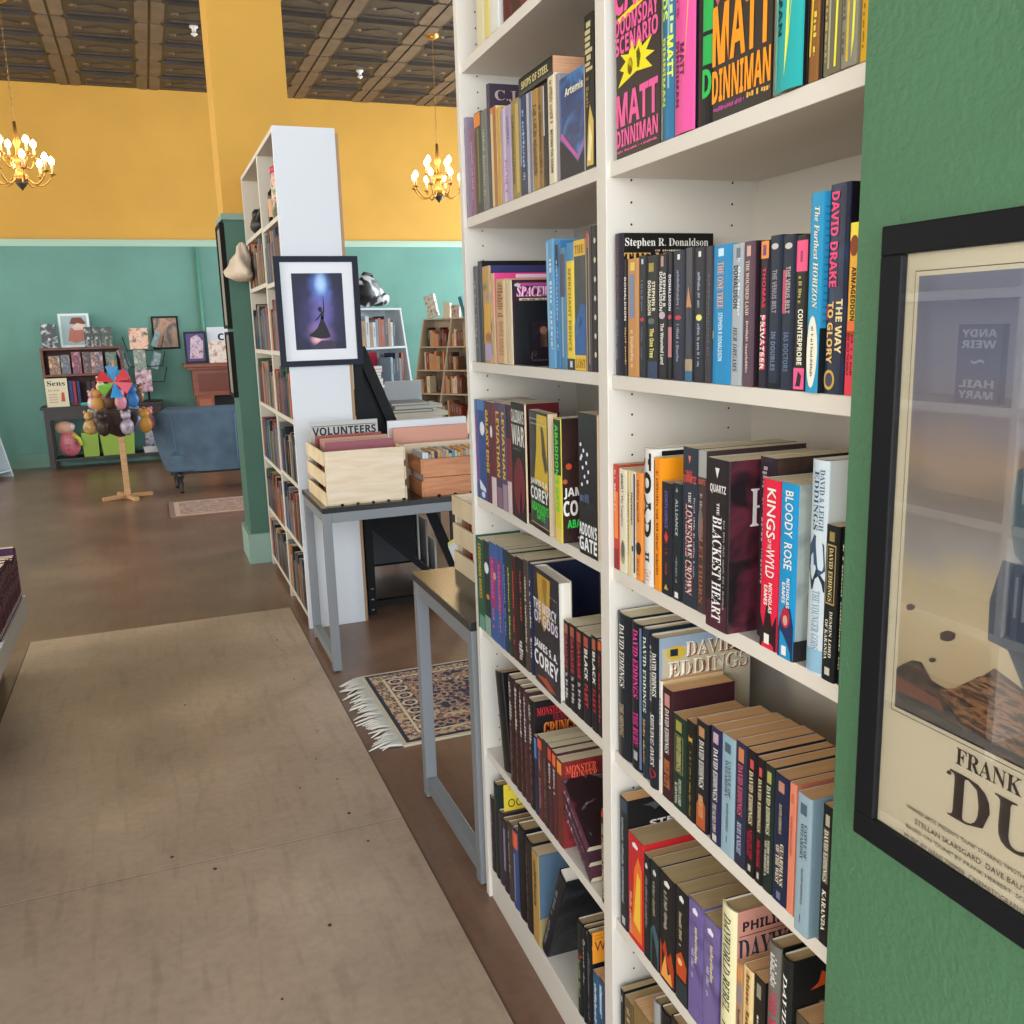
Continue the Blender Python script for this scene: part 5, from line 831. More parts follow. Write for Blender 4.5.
def sky_print():
    m, nt, bs = newmat('print'); tc = nt.nodes.new('ShaderNodeTexCoord'); sx = nt.nodes.new('ShaderNodeSeparateXYZ'); mr = nt.nodes.new('ShaderNodeMapRange')
    mr.inputs['From Min'].default_value = izb-zb; mr.inputs['From Max'].default_value = izt-zb
    n = nt.nodes.new('ShaderNodeTexNoise'); n.inputs['Scale'].default_value = 7; n.inputs['Detail'].default_value = 4
    ma = nt.nodes.new('ShaderNodeMath'); ma.operation = 'MULTIPLY_ADD'; ma.inputs[1].default_value = .28
    sb = nt.nodes.new('ShaderNodeMath'); sb.operation = 'SUBTRACT'; sb.inputs[1].default_value = .14
    r = nt.nodes.new('ShaderNodeValToRGB'); cr = r.color_ramp
    cols = ((0, '#b59c78'), (.2, '#d3bf98'), (.32, '#c6b694'), (.4, '#a09a98'), (.5, '#857a74'), (.58, '#a88e78'), (.68, '#8a8088'), (.82, '#7d8096'), (1, '#6f7690'))
    while len(cr.elements) < len(cols): cr.elements.new(.5)
    for e, (p, c) in zip(cr.elements, cols): e.position = p; e.color = lin(c)
    L = nt.links.new
    L(tc.outputs['Object'], sx.inputs[0]); L(sx.outputs['Z'], mr.inputs['Value']); L(tc.outputs['Object'], n.inputs['Vector'])
    L(n.outputs['Fac'], ma.inputs[0]); L(mr.outputs['Result'], ma.inputs[2]); L(ma.outputs[0], sb.inputs[0]); L(sb.outputs[0], r.inputs['Fac']); L(r.outputs['Color'], bs.inputs['Base Color'])
    bs.inputs['Roughness'].default_value = .6; return m
rect(iyl, izb, iyr, izt, sky_print(), .0003)
pp = lambda x, y: (Qp(x, y).y, Qp(x, y).z)
ROCK = art('#15161c', '#2a2628', '#453630', '#6a4a38', scale=60, stretch=(1, 1, 2.5), rough=.6)
ROCK2 = art('#1c1412', '#4a2e22', '#a8744c', '#2a1c1a', scale=110, stretch=(1, .6, 2.5), rough=.6)
SLATE = art('#39465a', '#4a566a', '#2c3444', scale=14, rough=.6)
YR = lambda f: iyl-IW*f
Z = lambda f: izb+IH*f
# generic picture: pale dunes, dark crags, drifting rocks, a tall blue-grey outcrop
flat([pp(990, 600), pp(1003, 560), (YR(.62), Z(.42)), (YR(.7), Z(.5)), (YR(.9), Z(.52)), (YR(.97), Z(.2)), pp(1024, 690), pp(1008, 650), pp(988, 640)], SLATE, .0004)
flat([pp(1015, 555), pp(1010, 520), pp(1018, 470), (YR(.75), Z(.75)), (YR(.95), Z(.7)), (YR(.95), Z(.3)), (YR(.6), Z(.3))], mat('#5a6c74', .6), .00038)
flat([(YR(0), Z(0)), pp(897, 668), pp(905, 663), pp(913, 660), pp(922, 662), pp(932, 680), pp(945, 688), pp(960, 692), pp(980, 678), pp(995, 668), (YR(.6), Z(.12)), (YR(.8), Z(.2)), (YR(1), Z(.17)), (YR(1), Z(0))], ROCK, .0005)
flat([(YR(.25), Z(.03)), pp(938, 690), pp(955, 688), pp(980, 676), pp(1005, 680), (YR(.62), Z(.1)), (YR(.85), Z(.12)), (YR(.8), Z(.02))], ROCK2, .0006)
flat([pp(897, 675), pp(940, 700), pp(945, 712), pp(897, 690)], mat('#7a4430', .6), .0006)
for cx, cy, rx, ry in ((911, 607, 4.5, 3.4), (948, 636, 8, 5.5), (933, 660, 3.6, 2.4)):
    flat([pp(cx+rx*math.cos(k*PI/6)*(1+.15*math.sin(k*3)), cy+ry*math.sin(k*PI/6)) for k in range(12)], mat('#3f2a30', .6), .0007)
# lettering
f0 = pp(957, 748); f1 = pp(1003, 772)
ph = .020
cy = (yl+yr)/2
zf = Qp(957, 762).z
hw = f0[0]-cy
def ptext(t, ya_, yb_, z0, z1, m, st): b.text(t, lambda u, v: (PP-.0006, ya_+(yb_-ya_)*u, z0+(z1-z0)*v), m, st)
fz1, fz0 = Qp(957, 746).z, Qp(957, 764).z
ptext("FRANK HERBERT'S", f0[0], 2*cy-f0[0], fz0, fz1, INK, 's')
dz1, dz0 = Qp(950, 768).z, Qp(950, 815).z
d0 = Qp(949, 790).y; du = (d0-(2*cy-d0))/4
for k, ch in enumerate('DUNE'):
    ya_ = d0-du*k; ptext(ch, ya_, ya_-du*.93, dz0, dz1, INK, 's')
# curl of the D
b.add([(PP-.0007, Qp(951, 775).y+.0045*math.cos(t/6)*(1-t/24), Qp(951, 775).z+.006*math.sin(t/6)*(1-t/24)) for t in range(14)]+[(PP-.0007, Qp(951, 775).y, Qp(951, 775).z)], [(i, i+1, 14) for i in range(13)], INK)
LN = ['WARNER BROS. PRESENTS "DUNE" STARRING TIMOTHEE CHALAMET  REBECCA FERGUSON  OSCAR ISAAC  JOSH BROLIN', 'STELLAN SKARSGARD  DAVE BAUTISTA  ZENDAYA  CHARLOTTE RAMPLING', 'BASED ON "DUNE" BY FRANK HERBERT  SCREENPLAY BY JON SPAIHTS AND DENIS VILLENEUVE', 'MUSIC BY HANS ZIMMER  CINEMATOGRAPHY BY GREIG FRASER  DIRECTED BY DENIS VILLENEUVE']
z_ = Qp(907, 803).z; dz = .0098
for i, t in enumerate(LN):
    y0 = Qp((907, 916, 907, 905)[i], 800+i*10).y; zz_ = z_-i*dz
    ptext(t, y0, 2*cy-y0, zz_-.0052, zz_, INK, 'n')
b.build('print', pf, True)
b = MB(); b.box(PX-.0095, yr+fw-.001, zb+fw-.001, PX-.0082, yl-fw+.001, zt-fw+.001, glassmat()); b.build('glass', pf, True)
# ================================================================ tables
STEEL = mat('#84878a', .42, metal=.15); BLKTOP = mat('#2a292b', .22, var=.1, vscale=3)
def loop_table(label, x0, y0, x1, y1, h, grp):
    t = thing('table', label, 'table', ((x0+x1)/2, (y0+y1)/2, 0), 0, grp); s = .035
    b = MB(); b.box(x0-.004, y0-.004, h-.022, x1+.004, y1+.004, h, BLKTOP); b.build('table_top', t, True, .002)
    for xx in (x0, x1-s):
        for yy in (y0, y1-s):
            b = MB(); b.box(xx, yy, .006, xx+s, yy+s, h-.023, STEEL); b.build('leg', t, True, .0015)
            b = MB(); b.lathe([(.014, 0), (.014, .006)], (xx+s/2, yy+s/2, 0), mat('#17171a'), 10); b.build('foot', t, True)
        b = MB(); b.box(xx+.001, y0+s+.0005, .03, xx+s-.001, y1-s-.0005, .07, STEEL); b.build('floor_rail', t, True, .0015)
    b = MB()
    for xx in (x0, x1-s): b.box(xx+.001, y0+s, h-.065, xx+s-.001, y1-s, h-.0235, STEEL)
    for yy in (y0, y1-s): b.box(x0+s, yy+.001, h-.065, x1-s, yy+s-.001, h-.0235, STEEL)
    b.build('top_rail', t, True, .0015)
    return t
T1 = (.612, 3.75, 1.85, 4.27, .718)
loop_table('black topped grey steel table holding the record crates', *T1, 'black topped steel tables')
T2 = (.675, 2.05, 1.85, 2.585, .722)
loop_table('black topped grey steel table behind the tall bookcase, holding a slatted crate', *T2, 'black topped steel tables')
# ---------------------------------------------------------------- crates
PINE = wood('#dcc4a4', '#e9d6bc', 5, (1, 1, 9), .6); PINE2 = wood('#cdb48c', '#e0cba6', 5, (9, 1, 1), .6); ORW = wood('#b9744a', '#d08f62', 6, (1, 1, 9), .5)
def crate(label, x0, y0, x1, y1, z, h, mE, mS, slats=3, endslats=1, grp='wooden crates of records'):
    t = thing('wooden_crate', label, 'crate', ((x0+x1)/2, (y0+y1)/2, z+.0005), 0, grp); z0 = z+.0005; e = .014
    for (a, c) in ((y0, y0+e), (y1-e, y1)):
        b = MB()
        if endslats == 1: b.box(x0+.008, a, z0+.006, x1-.008, c, z0+h, mE)
        else:
            sh = h/endslats
            for k in range(endslats): b.box(x0+.008, a, z0+(.006 if k == 0 else .001)+sh*k, x1-.008, c, z0+sh*(k+1)-.001, mE)
        b.build('end_panel', t, True, .0015)
    sh = h/(slats+(slats-1)*.45)
    for (a, c) in ((x0, x0+.0075), (x1-.0075, x1)):
        for k in range(slats):
            b = MB(); zz_ = z0+k*sh*1.45; b.box(a, y0+.001, zz_, c, y1-.001, zz_+sh, mS); b.build('slat', t, True, .001)
    b = MB()
    n_ = 5; wd = (x1-x0-.018)/n_
    for k in range(n_): b.box(x0+.009+wd*k, y0+.003, z0, x0+.009+wd*(k+.8), y1-.003, z0+.0055, mS)
    b.build('base_slats', t, True)
    return t
def sleeve(x0, y, z, w, h, col, lab, grp, dec=None, t=.004, tilt=0, name='record_sleeve', cat='record'):
    r = thing(name, lab, cat, (x0, y, z), 0, grp); r.rotation_euler = (tilt, 0, 0)
    b = MB(); b.box(0, -t/2, 0, w, t/2, h, mm(col))
    if dec: dec(b, w, h, -t/2)
    b.build('sleeve', r); return r
z1 = T1[4]
crate('pale pine crate with solid end panel, left front on the black table', .632, 3.78, .982, 4.21, z1, .228, PINE, PINE2)
GR = 'record sleeves in the pale front crate'
def volun(b, w, h, y):
    b.box(w*.02, y-.0006, h*.93, w*.98, y-.0002, h*.94, mat('#555', .7))
    b.text('VOLUNTEERS', lambda u, v: (w*(.03+.94*u), y-.0008, h*(.80+.12*v)), mat('#2a2a30', .7), 'b')
sleeve(.652, 4.175, z1+.007, .31, .308, '#bdbab4', 'grey album sleeve headed with big dark letters, standing in front crate', GR, volun, tilt=-.03)
for k, (yy, h, c, lb) in enumerate(((4.10, .255, '#a7564c', 'red edged sleeve'), (4.05, .25, '#7a3a40', 'dark red sleeve'), (4.0, .253, '#b98a72', 'pale brown sleeve'), (3.95, .244, '#c9968c', 'pinkish sleeve'), (3.90, .246, '#93505a', 'wine red sleeve'))):
    sleeve(.66+.002*k, yy, z1+.007, .30, h, c, '%s, %s behind the solid end of the pale front crate' % (lb, ordinal(5-k)), GR, tilt=-.05)
crate('orange stained low crate, right front on the black table', 1.05, 3.785, 1.44, 4.0, z1, .165, ORW, ORW, 2, 2)
rg = random.Random(11)
GC = 'slim discs packed in the orange crate'
cols = (('white', '#d8dadc'), ('grey', '#8d9498'), ('blue', '#5f86a0'), ('tan', '#c0a078'), ('orange', '#c88848'), ('dark', '#3a3a40'), ('pale green', '#a8b8a0'))
x = 1.065; k = 0
while x < 1.41:
    w = rg.uniform(.008, .014); nm, c = cols[(k*3+rg.randint(0, 2)) % 7] if k > 1 else cols[0]; k += 1
    r = thing('disc_case', '%s disc case, %s from left in the orange crate' % (nm, ordinal(min(k, 26)) if k < 27 else 'near the end'), 'disc case', (x, 3.9, z1+.0065), 0, GC)
    b = MB(); b.box(0, -.09, 0, w, .07, rg.uniform(.17, .195), mm(c)); b.build('case', r); x += w+.0018
    if k > 25: break
# crates behind, on a second run of table
T3 = (1.02, 4.335, 2.3, 4.86, .718)
crate('pale pine crate behind the two front crates, full of large sleeves', 1.0, 4.035, 1.50, 4.255, z1, .205, PINE, PINE2)
sleeve(1.02, 4.14, z1+.007, .36, .262, '#d79b84', 'salmon pink folder standing in the rear pale crate', 'large sleeves in the rear crate', t=.03)
sleeve(1.012, 4.19, z1+.007, .38, .292, '#dcdfe4', 'white paper sleeve standing at back of rear pale crate', 'large sleeves in the rear crate', t=.03)
sleeve(1.43, 4.16, z1+.007, .045, .28, '#4a4038', 'dark brown narrow folder in the rear pale crate', 'large sleeves in the rear crate', t=.05)
z2 = T2[4]
crate('pale slatted crate on the nearer black table, half behind the bookcase', .80, 2.10, 1.16, 2.565, z2, .225, PINE, PINE2, 3, 1)
for k in range(9):
    nm, c = (('rust', '#b0563c'), ('cream', '#d8cca8'), ('dark red', '#7a2f2c'), ('brown', '#8a6548'), ('tan', '#c09a70'))[k % 5]
    yy = 2.13+.045*k
    r = thing('paperback_book', '%s paperback, %s from the front, in slatted crate on nearer table' % (nm, ordinal(k+1)), 'book', (.812, yy, z2+.0065), 0, 'paperbacks in the slatted crate')
    b = MB(); b.box(0, 0, 0, .12, .022, .165, mm(c)); b.box(.002, .002, .1651, .118, .020, .1656, pages('#d8c8a4')); b.build('cover', r)
# ================================================================ distant white bookcase, end panel towards us
BY0, BY1, BXa, BXb, BT = 4.40, 5.85, .615, .893, 2.335
W2 = mat('#d5d7dc', .5); W3 = mat('#c9c2b4', .55)
fb = thing('bookcase', 'white bookcase beyond the tables, blank end panel with a framed picture', 'bookcase', ((BXa+BXb)/2, 5.1, 0))
b = MB(); b.box(BXa, BY0, 0, BXb, BY0+.03, BT, W2); b.box(BXa, BY0-.0006, 1.72, BXb, BY0, 1.723, mat('#b8bac0')); b.build('side_panel', fb, True, .001)
b = MB(); b.box(BXa, BY1-.03, 0, BXb, BY1, BT, W3); b.build('side_panel', fb, True, .001)
b = MB(); b.box(BXa, 5.02, 0, BXb, 5.055, BT, W3); b.build('divider', fb, True, .001)
b = MB(); b.box(BXb+.0005, BY0, .0, BXb+.014, BY1, BT-.02, mat('#a58360', .6)); b.build('back_panel', fb, True)
lv = {'near': (4.431, 5.019, (1.958, 1.68, 1.345, 1.027, .715, .40, .07)), 'far': (5.056, 5.819, (1.969, 1.693, 1.343, 1.03, .696, .38, .07))}
for bay, (y0, y1, L) in lv.items():
    for zz_ in L+(BT,):
        b = MB(); b.box(BXa+.001, y0, zz_-.022, BXb, y1, zz_, W3); b.build('shelf', fb, True)
rg = random.Random(4)
CW = (('black', '#1f1f24'), ('navy', '#27304a'), ('brown', '#5a3a2c'), ('red', '#9a3030'), ('grey', '#6a6a70'), ('tan', '#a98a62'), ('blue', '#3f628a'), ('cream', '#cfc4a8'), ('orange', '#c06a38'), ('plum', '#4f2f44'), ('green', '#3c5a48'))
LVN = ('first', 'second', 'third', 'fourth', 'fifth', 'sixth', 'lowest')
for bay, (y0, y1, L) in lv.items():
    for li, zz_ in enumerate(L):
        if li == 0: continue
        y = y1-.012; k = 0
        grp = 'books on the %s shelf of the %s bay, distant bookcase' % (LVN[li], bay)
        top = L[li-1]-.03-zz_
        while y > y0+.045 and k < 26:
            w = rg.uniform(.018, .042); h = min(rg.uniform(.17, .26), top); D = rg.uniform(.11, .17)
            nm, c = CW[rg.choice((0, 0, 1, 1, 2, 3, 4, 4, 6, 9, 0, 10, 0, 2, 5, 8))]; k += 1
            r = thing('hardback_book' if h > .21 else 'paperback_book', '%s book, %s from left, %s shelf down, %s bay of distant bookcase' % (nm, ordinal(k), LVN[li], bay), 'book', (BXa+.004, y-w/2, zz_+.0004), 0, grp)
            b = MB(); b.box(0, -w/2, 0, D, w/2, h, mm(c))
            b.box(.003, -w/2+.002, h, D-.002, w/2-.002, h+.0004, pages('#cbb994'))
            cc2 = rg.choice(('#8a8478', '#8a6e3a', '#8a4a3a', '#5a6a7c', '#4a4a50')); v0 = rg.uniform(.3, .6)
            b.box(-.0004, -w*.12, h*v0, 0, w*.12, h*.85, mm(cc2)); b.build('cover', r)
            y -= w+.0015
            if rg.random() < .04: y -= .03
# things on the uppermost shelves
def bottle(x, y, z, r, h, col, band, lab):
    t = thing('bottle', lab, 'bottle', (x, y, z+.0004), 0)
    b = MB(); b.lathe([(r, 0), (r, h*.58), (r*.9, h*.64), (r*.35, h*.74), (r*.33, h*.93)], (0, 0, 0), mat(col, .2)); b.build('body', t)
    b = MB(); b.lathe([(r+.0006, h*.15), (r+.0006, h*.5)], (0, 0, 0), mat(band, .5), close=False); b.build('band', t)
    b = MB(); b.lathe([(r*.42, h*.93), (r*.42, h)], (0, 0, 0), mat('#151515', .4)); b.build('cap', t)
bottle(.665, 4.84, 1.958, .035, .24, '#1b1815', '#b98f68', 'dark bottle with pale brown band, top of the distant bookcase near bay')
bottle(.665, 4.93, 1.958, .026, .15, '#2a1f1a', '#6a4a34', 'short brown bottle beside the dark one, near bay of distant bookcase')
t = thing('decorated_tin', 'pink and green tin on top open shelf of distant bookcase', 'tin', (.67, 4.62, 1.9584)); b = MB(); b.lathe([(.05, 0), (.05, .2), (.044, .21)], (0, 0, 0), art('#c84a6a', '#3f7a4a', '#e0b0a0', '#2a2a30', scale=20)); b.build('body', t); b = MB(); b.lathe([(.05, .211), (.05, .235), (.02, .25)], (0, 0, 0), mat('#c03a5a')); b.build('lid', t)
t = thing('figurine', 'small black bird figurine on far bay of distant bookcase', 'figurine', (.66, 5.5, 1.9694)); b = MB(); b.blob((0, 0, .06), (.05, .09, .06), mat('#1c1a1a', .5), wob=.1); b.blob((0, .07, .12), (.03, .03, .035), mat('#1c1a1a', .5)); b.tube([(0, -.06, .08), (0, -.14, .14)], .02, mat('#1c1a1a', .5), rs=[.03, .008]); b.build('body', t)
# cream cloth hat hanging at the far end
t = thing('hanging_cloth', 'cream crumpled cloth hanging from far bookcase edge by the column', 'cloth', (.575, 5.68, 1.74))
b = MB(); CL = mat('#c9b8a4', .9, bump=.4, bscale=30)
prof = [(.012, .235), (.035, .21), (.045, .17), (.075, .13), (.085, .09), (.12, .05), (.11, .02), (.07, .0), (.02, -.01)]
N = 24; vs = []
for r_, z_ in prof:
    for i in range(N):
        a = 2*PI*i/N; w_ = 1+.22*math.sin(4*a+z_*30)+.14*math.sin(9*a+z_*50); vs.append((min(.036, .8*r_*w_*math.cos(a)-.02*(.3-z_)), r_*1.3*w_*math.sin(a), .9*z_))
b.add(vs, [(i*N+k, (i+1)*N+k, (i+1)*N+(k+1) % N, i*N+(k+1) % N) for i in range(len(prof)-1) for k in range(N)], CL, True)
b.build('cloth', t)
# framed picture on the end panel
p0, p1 = onY(273, 256, BY0-.02), onY(363.5, 364, BY0-.02)
fx0, fx1 = (onY(273, 256, BY0-.02).x+onY(281, 365, BY0-.02).x)/2, (onY(357.5, 256, BY0-.02).x+onY(363.5, 362, BY0-.02).x)/2
fz0, fz1 = p1.z, p0.z
def framed(label, x0, x1, z0, z1, y, fw, fcol, mt, artm, matw, name='framed_picture', extra=None, d=.018):
    t = thing(name, label, 'picture', ((x0+x1)/2, y, z0)); F = mat(fcol, .55, spec=.15)
    b = MB(); ya_, yb_ = y-d, y-.001
    b.box(x0, ya_, z1-fw, x1, yb_, z1, F); b.box(x0, ya_, z0, x1, yb_, z0+fw, F); b.box(x0, ya_, z0+fw, x0+fw, yb_, z1-fw, F); b.box(x1-fw, ya_, z0+fw, x1, yb_, z1-fw, F); b.build('frame', t, True)
    b = MB(); b.box(x0+fw-.001, y-d*.4, z0+fw-.001, x1-fw+.001, y-.002, z1-fw+.001, mat(mt, .6))
    X0, X1, Z0, Z1 = x0+fw+matw, x1-fw-matw, z0+fw+matw, z1-fw-matw
    b.box(X0, y-d*.4-.0008, Z0, X1, y-d*.4, Z1, artm)
    if extra: extra(b, lambda u, v, e=.0012: (X0+(X1-X0)*u, y-d*.4-e, Z0+(Z1-Z0)*v))
    b.build('print', t, True); return t
def glowprint(o, w, h):
    m, nt, bs = newmat('print'); tc = nt.nodes.new('ShaderNodeTexCoord'); L = nt.links.new; cur = None
    nz = nt.nodes.new('ShaderNodeTexNoise'); nz.inputs['Scale'].default_value = 14; L(tc.outputs['Object'], nz.inputs['Vector'])
    for u, v, ru, rv, c in ((.5, .45, .62, .62, '#3f3c72'), (.55, .5, .3, .5, '#7468b4'), (.5, .2, .36, .22, '#a87cba'), (.55, .84, .30, .30, '#5f86dc'), (.56, .86, .16, .2, '#b8daf8'), (.42, .13, .18, .08, '#f0b8b4')):
        mp = nt.nodes.new('ShaderNodeMapping'); mp.vector_type = 'POINT'; mp.inputs['Location'].default_value = (-(o[0]+w*u)/(w*ru), 0, -(o[1]+h*v)/(h*rv)); mp.inputs['Scale'].default_value = (1/(w*ru), 0, 1/(h*rv)); L(tc.outputs['Object'], mp.inputs['Vector'])
        ln = nt.nodes.new('ShaderNodeVectorMath'); ln.operation = 'LENGTH'; L(mp.outputs[0], ln.inputs[0])
        ad = nt.nodes.new('ShaderNodeMath'); ad.operation = 'MULTIPLY_ADD'; ad.inputs[1].default_value = .6; L(nz.outputs['Fac'], ad.inputs[0]); L(ln.outputs['Value'], ad.inputs[2])
        mr = nt.nodes.new('ShaderNodeMapRange'); mr.interpolation_type = 'SMOOTHSTEP'; mr.inputs['From Min'].default_value = 1.3; mr.inputs['From Max'].default_value = .35; L(ad.outputs[0], mr.inputs['Value'])
        mx = nt.nodes.new('ShaderNodeMixRGB'); L(mr.outputs[0], mx.inputs['Fac']); mx.inputs['Color2'].default_value = lin(c)
        if cur is None: mx.inputs['Color1'].default_value = lin('#1c1a38')
        else: L(cur, mx.inputs['Color1'])
        cur = mx.outputs['Color']
    L(cur, bs.inputs['Base Color']); bs.inputs['Roughness'].default_value = .6; return m
GLOW = glowprint((-(fx1-fx0)/2+.076, .076), fx1-fx0-.152, fz1-fz0-.152)
def dancer(b, P):
    glow = mat('#8f9ee6', .6); g2 = mat('#b8cdf2', .6); pk = mat('#b07ab8', .6); pk2 = mat('#e0a4b4', .6); dk = mat('#140f1e', .6)
    F = lambda pts, m, e=.0012: b.add([P(u, v, e) for u, v in pts], [tuple(range(len(pts)))], m)
    F([(.27, .195), (.29, .175), (.38, .16), (.5, .14), (.62, .145), (.70, .165), (.66, .25), (.61, .33), (.575, .40), (.56, .44), (.53, .43), (.50, .36), (.44, .28), (.35, .23)], dk, .0018)
    F([(.52, .40), (.585, .40), (.59, .5), (.53, .5)], dk, .0018)
    F([(.47, .53), (.49, .56), (.53, .565), (.56, .54), (.55, .50), (.51, .49)], dk, .0019)
    F([(.565, .48), (.6, .49), (.605, .56), (.60, .69), (.588, .70), (.585, .57)], dk, .0019)
    F([(.54, .49), (.535, .455), (.47, .40), (.42, .375), (.415, .39), (.47, .43)], dk, .0019)
    F([(.3, .02), (.5, .115), (.72, .115), (.8, .06), (.8, 0), (.3, 0)], mat('#3a3048', .6), .0016)
framed('picture of a dancing silhouette under blue light, wide white mount, dark frame', fx0, fx1, fz0, fz1, BY0-.002, .026, '#252936', '#e6e6ea', GLOW, .05, extra=dancer)
# two frames on the side of the column
def side_frame(label, y0, y1, z0, z1):
    t = thing('framed_picture', label, 'picture', (.493, (y0+y1)/2, z0), 0, 'frames on the side of the column'); F = mat('#141212', .6, spec=.15); b = MB(); fw = .02; xa, xb = .477, .5035
    b.box(xa, y0, z1-fw, xb, y1, z1, F); b.box(xa, y0, z0, xb, y1, z0+fw, F); b.box(xa, y0, z0+fw, xb, y0+fw, z1-fw, F); b.box(xa, y1-fw, z0+fw, xb, y1, z1-fw, F); b.build('frame', t, True)
    b = MB(); b.box(.485, y0+fw, z0+fw, .502, y1-fw, z1-fw, mat('#8a8478', .5)); b.build('print', t, True)
side_frame('upper dark frame on the side of the column', 5.93, 6.25, 1.47, 2.09)
side_frame('lower dark frame on the side of the column', 5.93, 6.25, 1.05, 1.45)
# ================================================================ rugs
def rugmat(c1, c2, c3, sc):
    m, nt, bs = newmat('rug'); tc = nt.nodes.new('ShaderNodeTexCoord'); v = nt.nodes.new('ShaderNodeTexVoronoi'); v.inputs['Scale'].default_value = sc; v.feature = 'F1'
    w = nt.nodes.new('ShaderNodeTexNoise'); w.inputs['Scale'].default_value = sc*2.2; w.inputs['Detail'].default_value = 2; w.inputs['Distortion'].default_value = 1.5
    r = nt.nodes.new('ShaderNodeValToRGB'); cr = r.color_ramp; cr.interpolation = 'CONSTANT'
    while len(cr.elements) < 4: cr.elements.new(.5)
    for e, p, c in zip(cr.elements, (0, .42, .5, .56), (c1, c2, c3, c1)): e.position = p; e.color = lin(c)
    L = nt.links.new; ad = nt.nodes.new('ShaderNodeMixRGB'); ad.inputs[0].default_value = .5
    L(tc.outputs['Object'], v.inputs['Vector']); L(tc.outputs['Object'], w.inputs['Vector']); L(v.outputs['Distance'], ad.inputs[1]); L(w.outputs['Fac'], ad.inputs[2]); L(ad.outputs[0], r.inputs['Fac']); L(r.outputs['Color'], bs.inputs['Base Color'])
    bs.inputs['Roughness'].default_value = .95; return m
rx0, rx1, ry0, ry1 = .70, 2.25, 2.93, 3.64
t = thing('fringed_rug', 'patterned navy, beige and rose rug with white fringe on the floor', 'rug', ((rx0+rx1)/2, (ry0+ry1)/2, 0))
b = MB(); zt_ = .008
sk = lambda x, y: (x+.05*(ry1-y)/(ry1-ry0)*0, y)
b.box(rx0, ry0, .0004, rx1, ry1, zt_, mat('#cfc0a4', .95))
RG = rugmat('#2c3044', '#b79c7c', '#a06a5c', 26); BR = rugmat('#c4ac88', '#2f3348', '#a8705c', 30); FD = mat('#262a3c', .95)
def ring(i0, i1, m, e):
    for (a, c, d, f) in ((rx0+i0, ry0+i0, rx1-i0, ry0+i1), (rx0+i0, ry1-i1, rx1-i0, ry1-i0), (rx0+i0, ry0+i1, rx0+i1, ry1-i1), (rx1-i1, ry0+i1, rx1-i0, ry1-i1)): b.box(a, c, zt_, d, f, zt_+e, m)
ring(.015, .03, FD, .001); ring(.03, .075, BR, .001); ring(.075, .085, mat('#d8c8a8', .95), .001); ring(.085, .155, RG, .0012); ring(.155, .165, mat('#b0785e', .95), .0012); ring(.165, .2, BR, .0012)
b.box(rx0+.2, ry0+.2, zt_, rx1-.2, ry1-.2, zt_+.0014, RG)
# guard medallions in the border at the near-left end
for k in range(7):
    yy = ry0+.12+k*.078
    for rr_, mmm, e in ((.028, '#d8c8a8', .0016), (.019, '#2c3044', .0018), (.009, '#b0785e', .002)):
        b.add([(rx0+.12+rr_*1.2*math.cos(i*PI/4), yy+rr_*math.sin(i*PI/4), zt_+e) for i in range(8)], [tuple(range(8))], mat(mmm, .95))
b.build('pile', t, True)
for xx, s in ((rx0, -1), (rx1, 1)):
    b = MB(); rg = random.Random(8); n_ = 46
    for k in range(n_):
        y = ry0+.01+(ry1-ry0-.02)*k/(n_-1); L_ = rg.uniform(.07, .12); dy = rg.uniform(-.035, .035)-.02
        b.tube([(xx, y, .006), (xx+s*L_*.5, y+dy*.4, .010), (xx+s*L_, y+dy, .003)], .0045, mat('#d8d2c6', .95), 4, rs=[.006, .006, .0025])
    b.build('fringe', t, True)
t = thing('small_rug', 'small faded pink runner on the floor by the blue sofa', 'rug', (.75, 8.1, 0))
b = MB(); b.box(.05, 7.72, .0004, 1.7, 8.48, .008, mat('#8a6a5c', .95)); b.box(.09, 7.76, .008, 1.66, 8.44, .009, mat('#b8a48c', .95)); b.box(.13, 7.8, .009, 1.62, 8.4, .0098, rugmat('#a08474', '#b8a290', '#8a5f58', 14)); b.build('pile', t, True)
# ================================================================ leaning display shelves
def aframe(name, label, loc, rz, w, h, db, dt, levels, col, cols=1, split=None):
    t = thing(name, label, 'shelf', loc, rz); M_ = mat(col, .5); th = .018
    dep = lambda z: db+(dt-db)*z/h
    for x in [-w/2, w/2-th]+([-th/2] if cols == 2 else []):
        b = MB(); b.prism([(x, 0, 0), (x, -db, 0), (x, -dt, h), (x, 0, h)], (th, 0, 0), M_); b.build('side_panel' if abs(x) > .05 else 'divider', t)
    b = MB(); b.box(-w/2+th, -.006, .02, w/2-th, 0, h-.001, M_); b.build('back_panel', t)
    for z in levels:
        for c in range(cols):
            xa = -w/2+th if c == 0 else th/2; xb = (w/2-th if cols == 1 else (-th/2 if c == 0 else w/2-th))
            b = MB(); b.prism([(xa, -.007, z), (xa, -dep(z)+.002, z), (xa, -dep(z+.016)+.002, z+.016), (xa, -.007, z+.016)], (xb-xa, 0, 0), M_); b.build('shelf', t)
    b = MB(); b.box(-w/2, -dt, h, w/2, 0, h+.016, M_); b.build('top_board', t)
    return t, dep
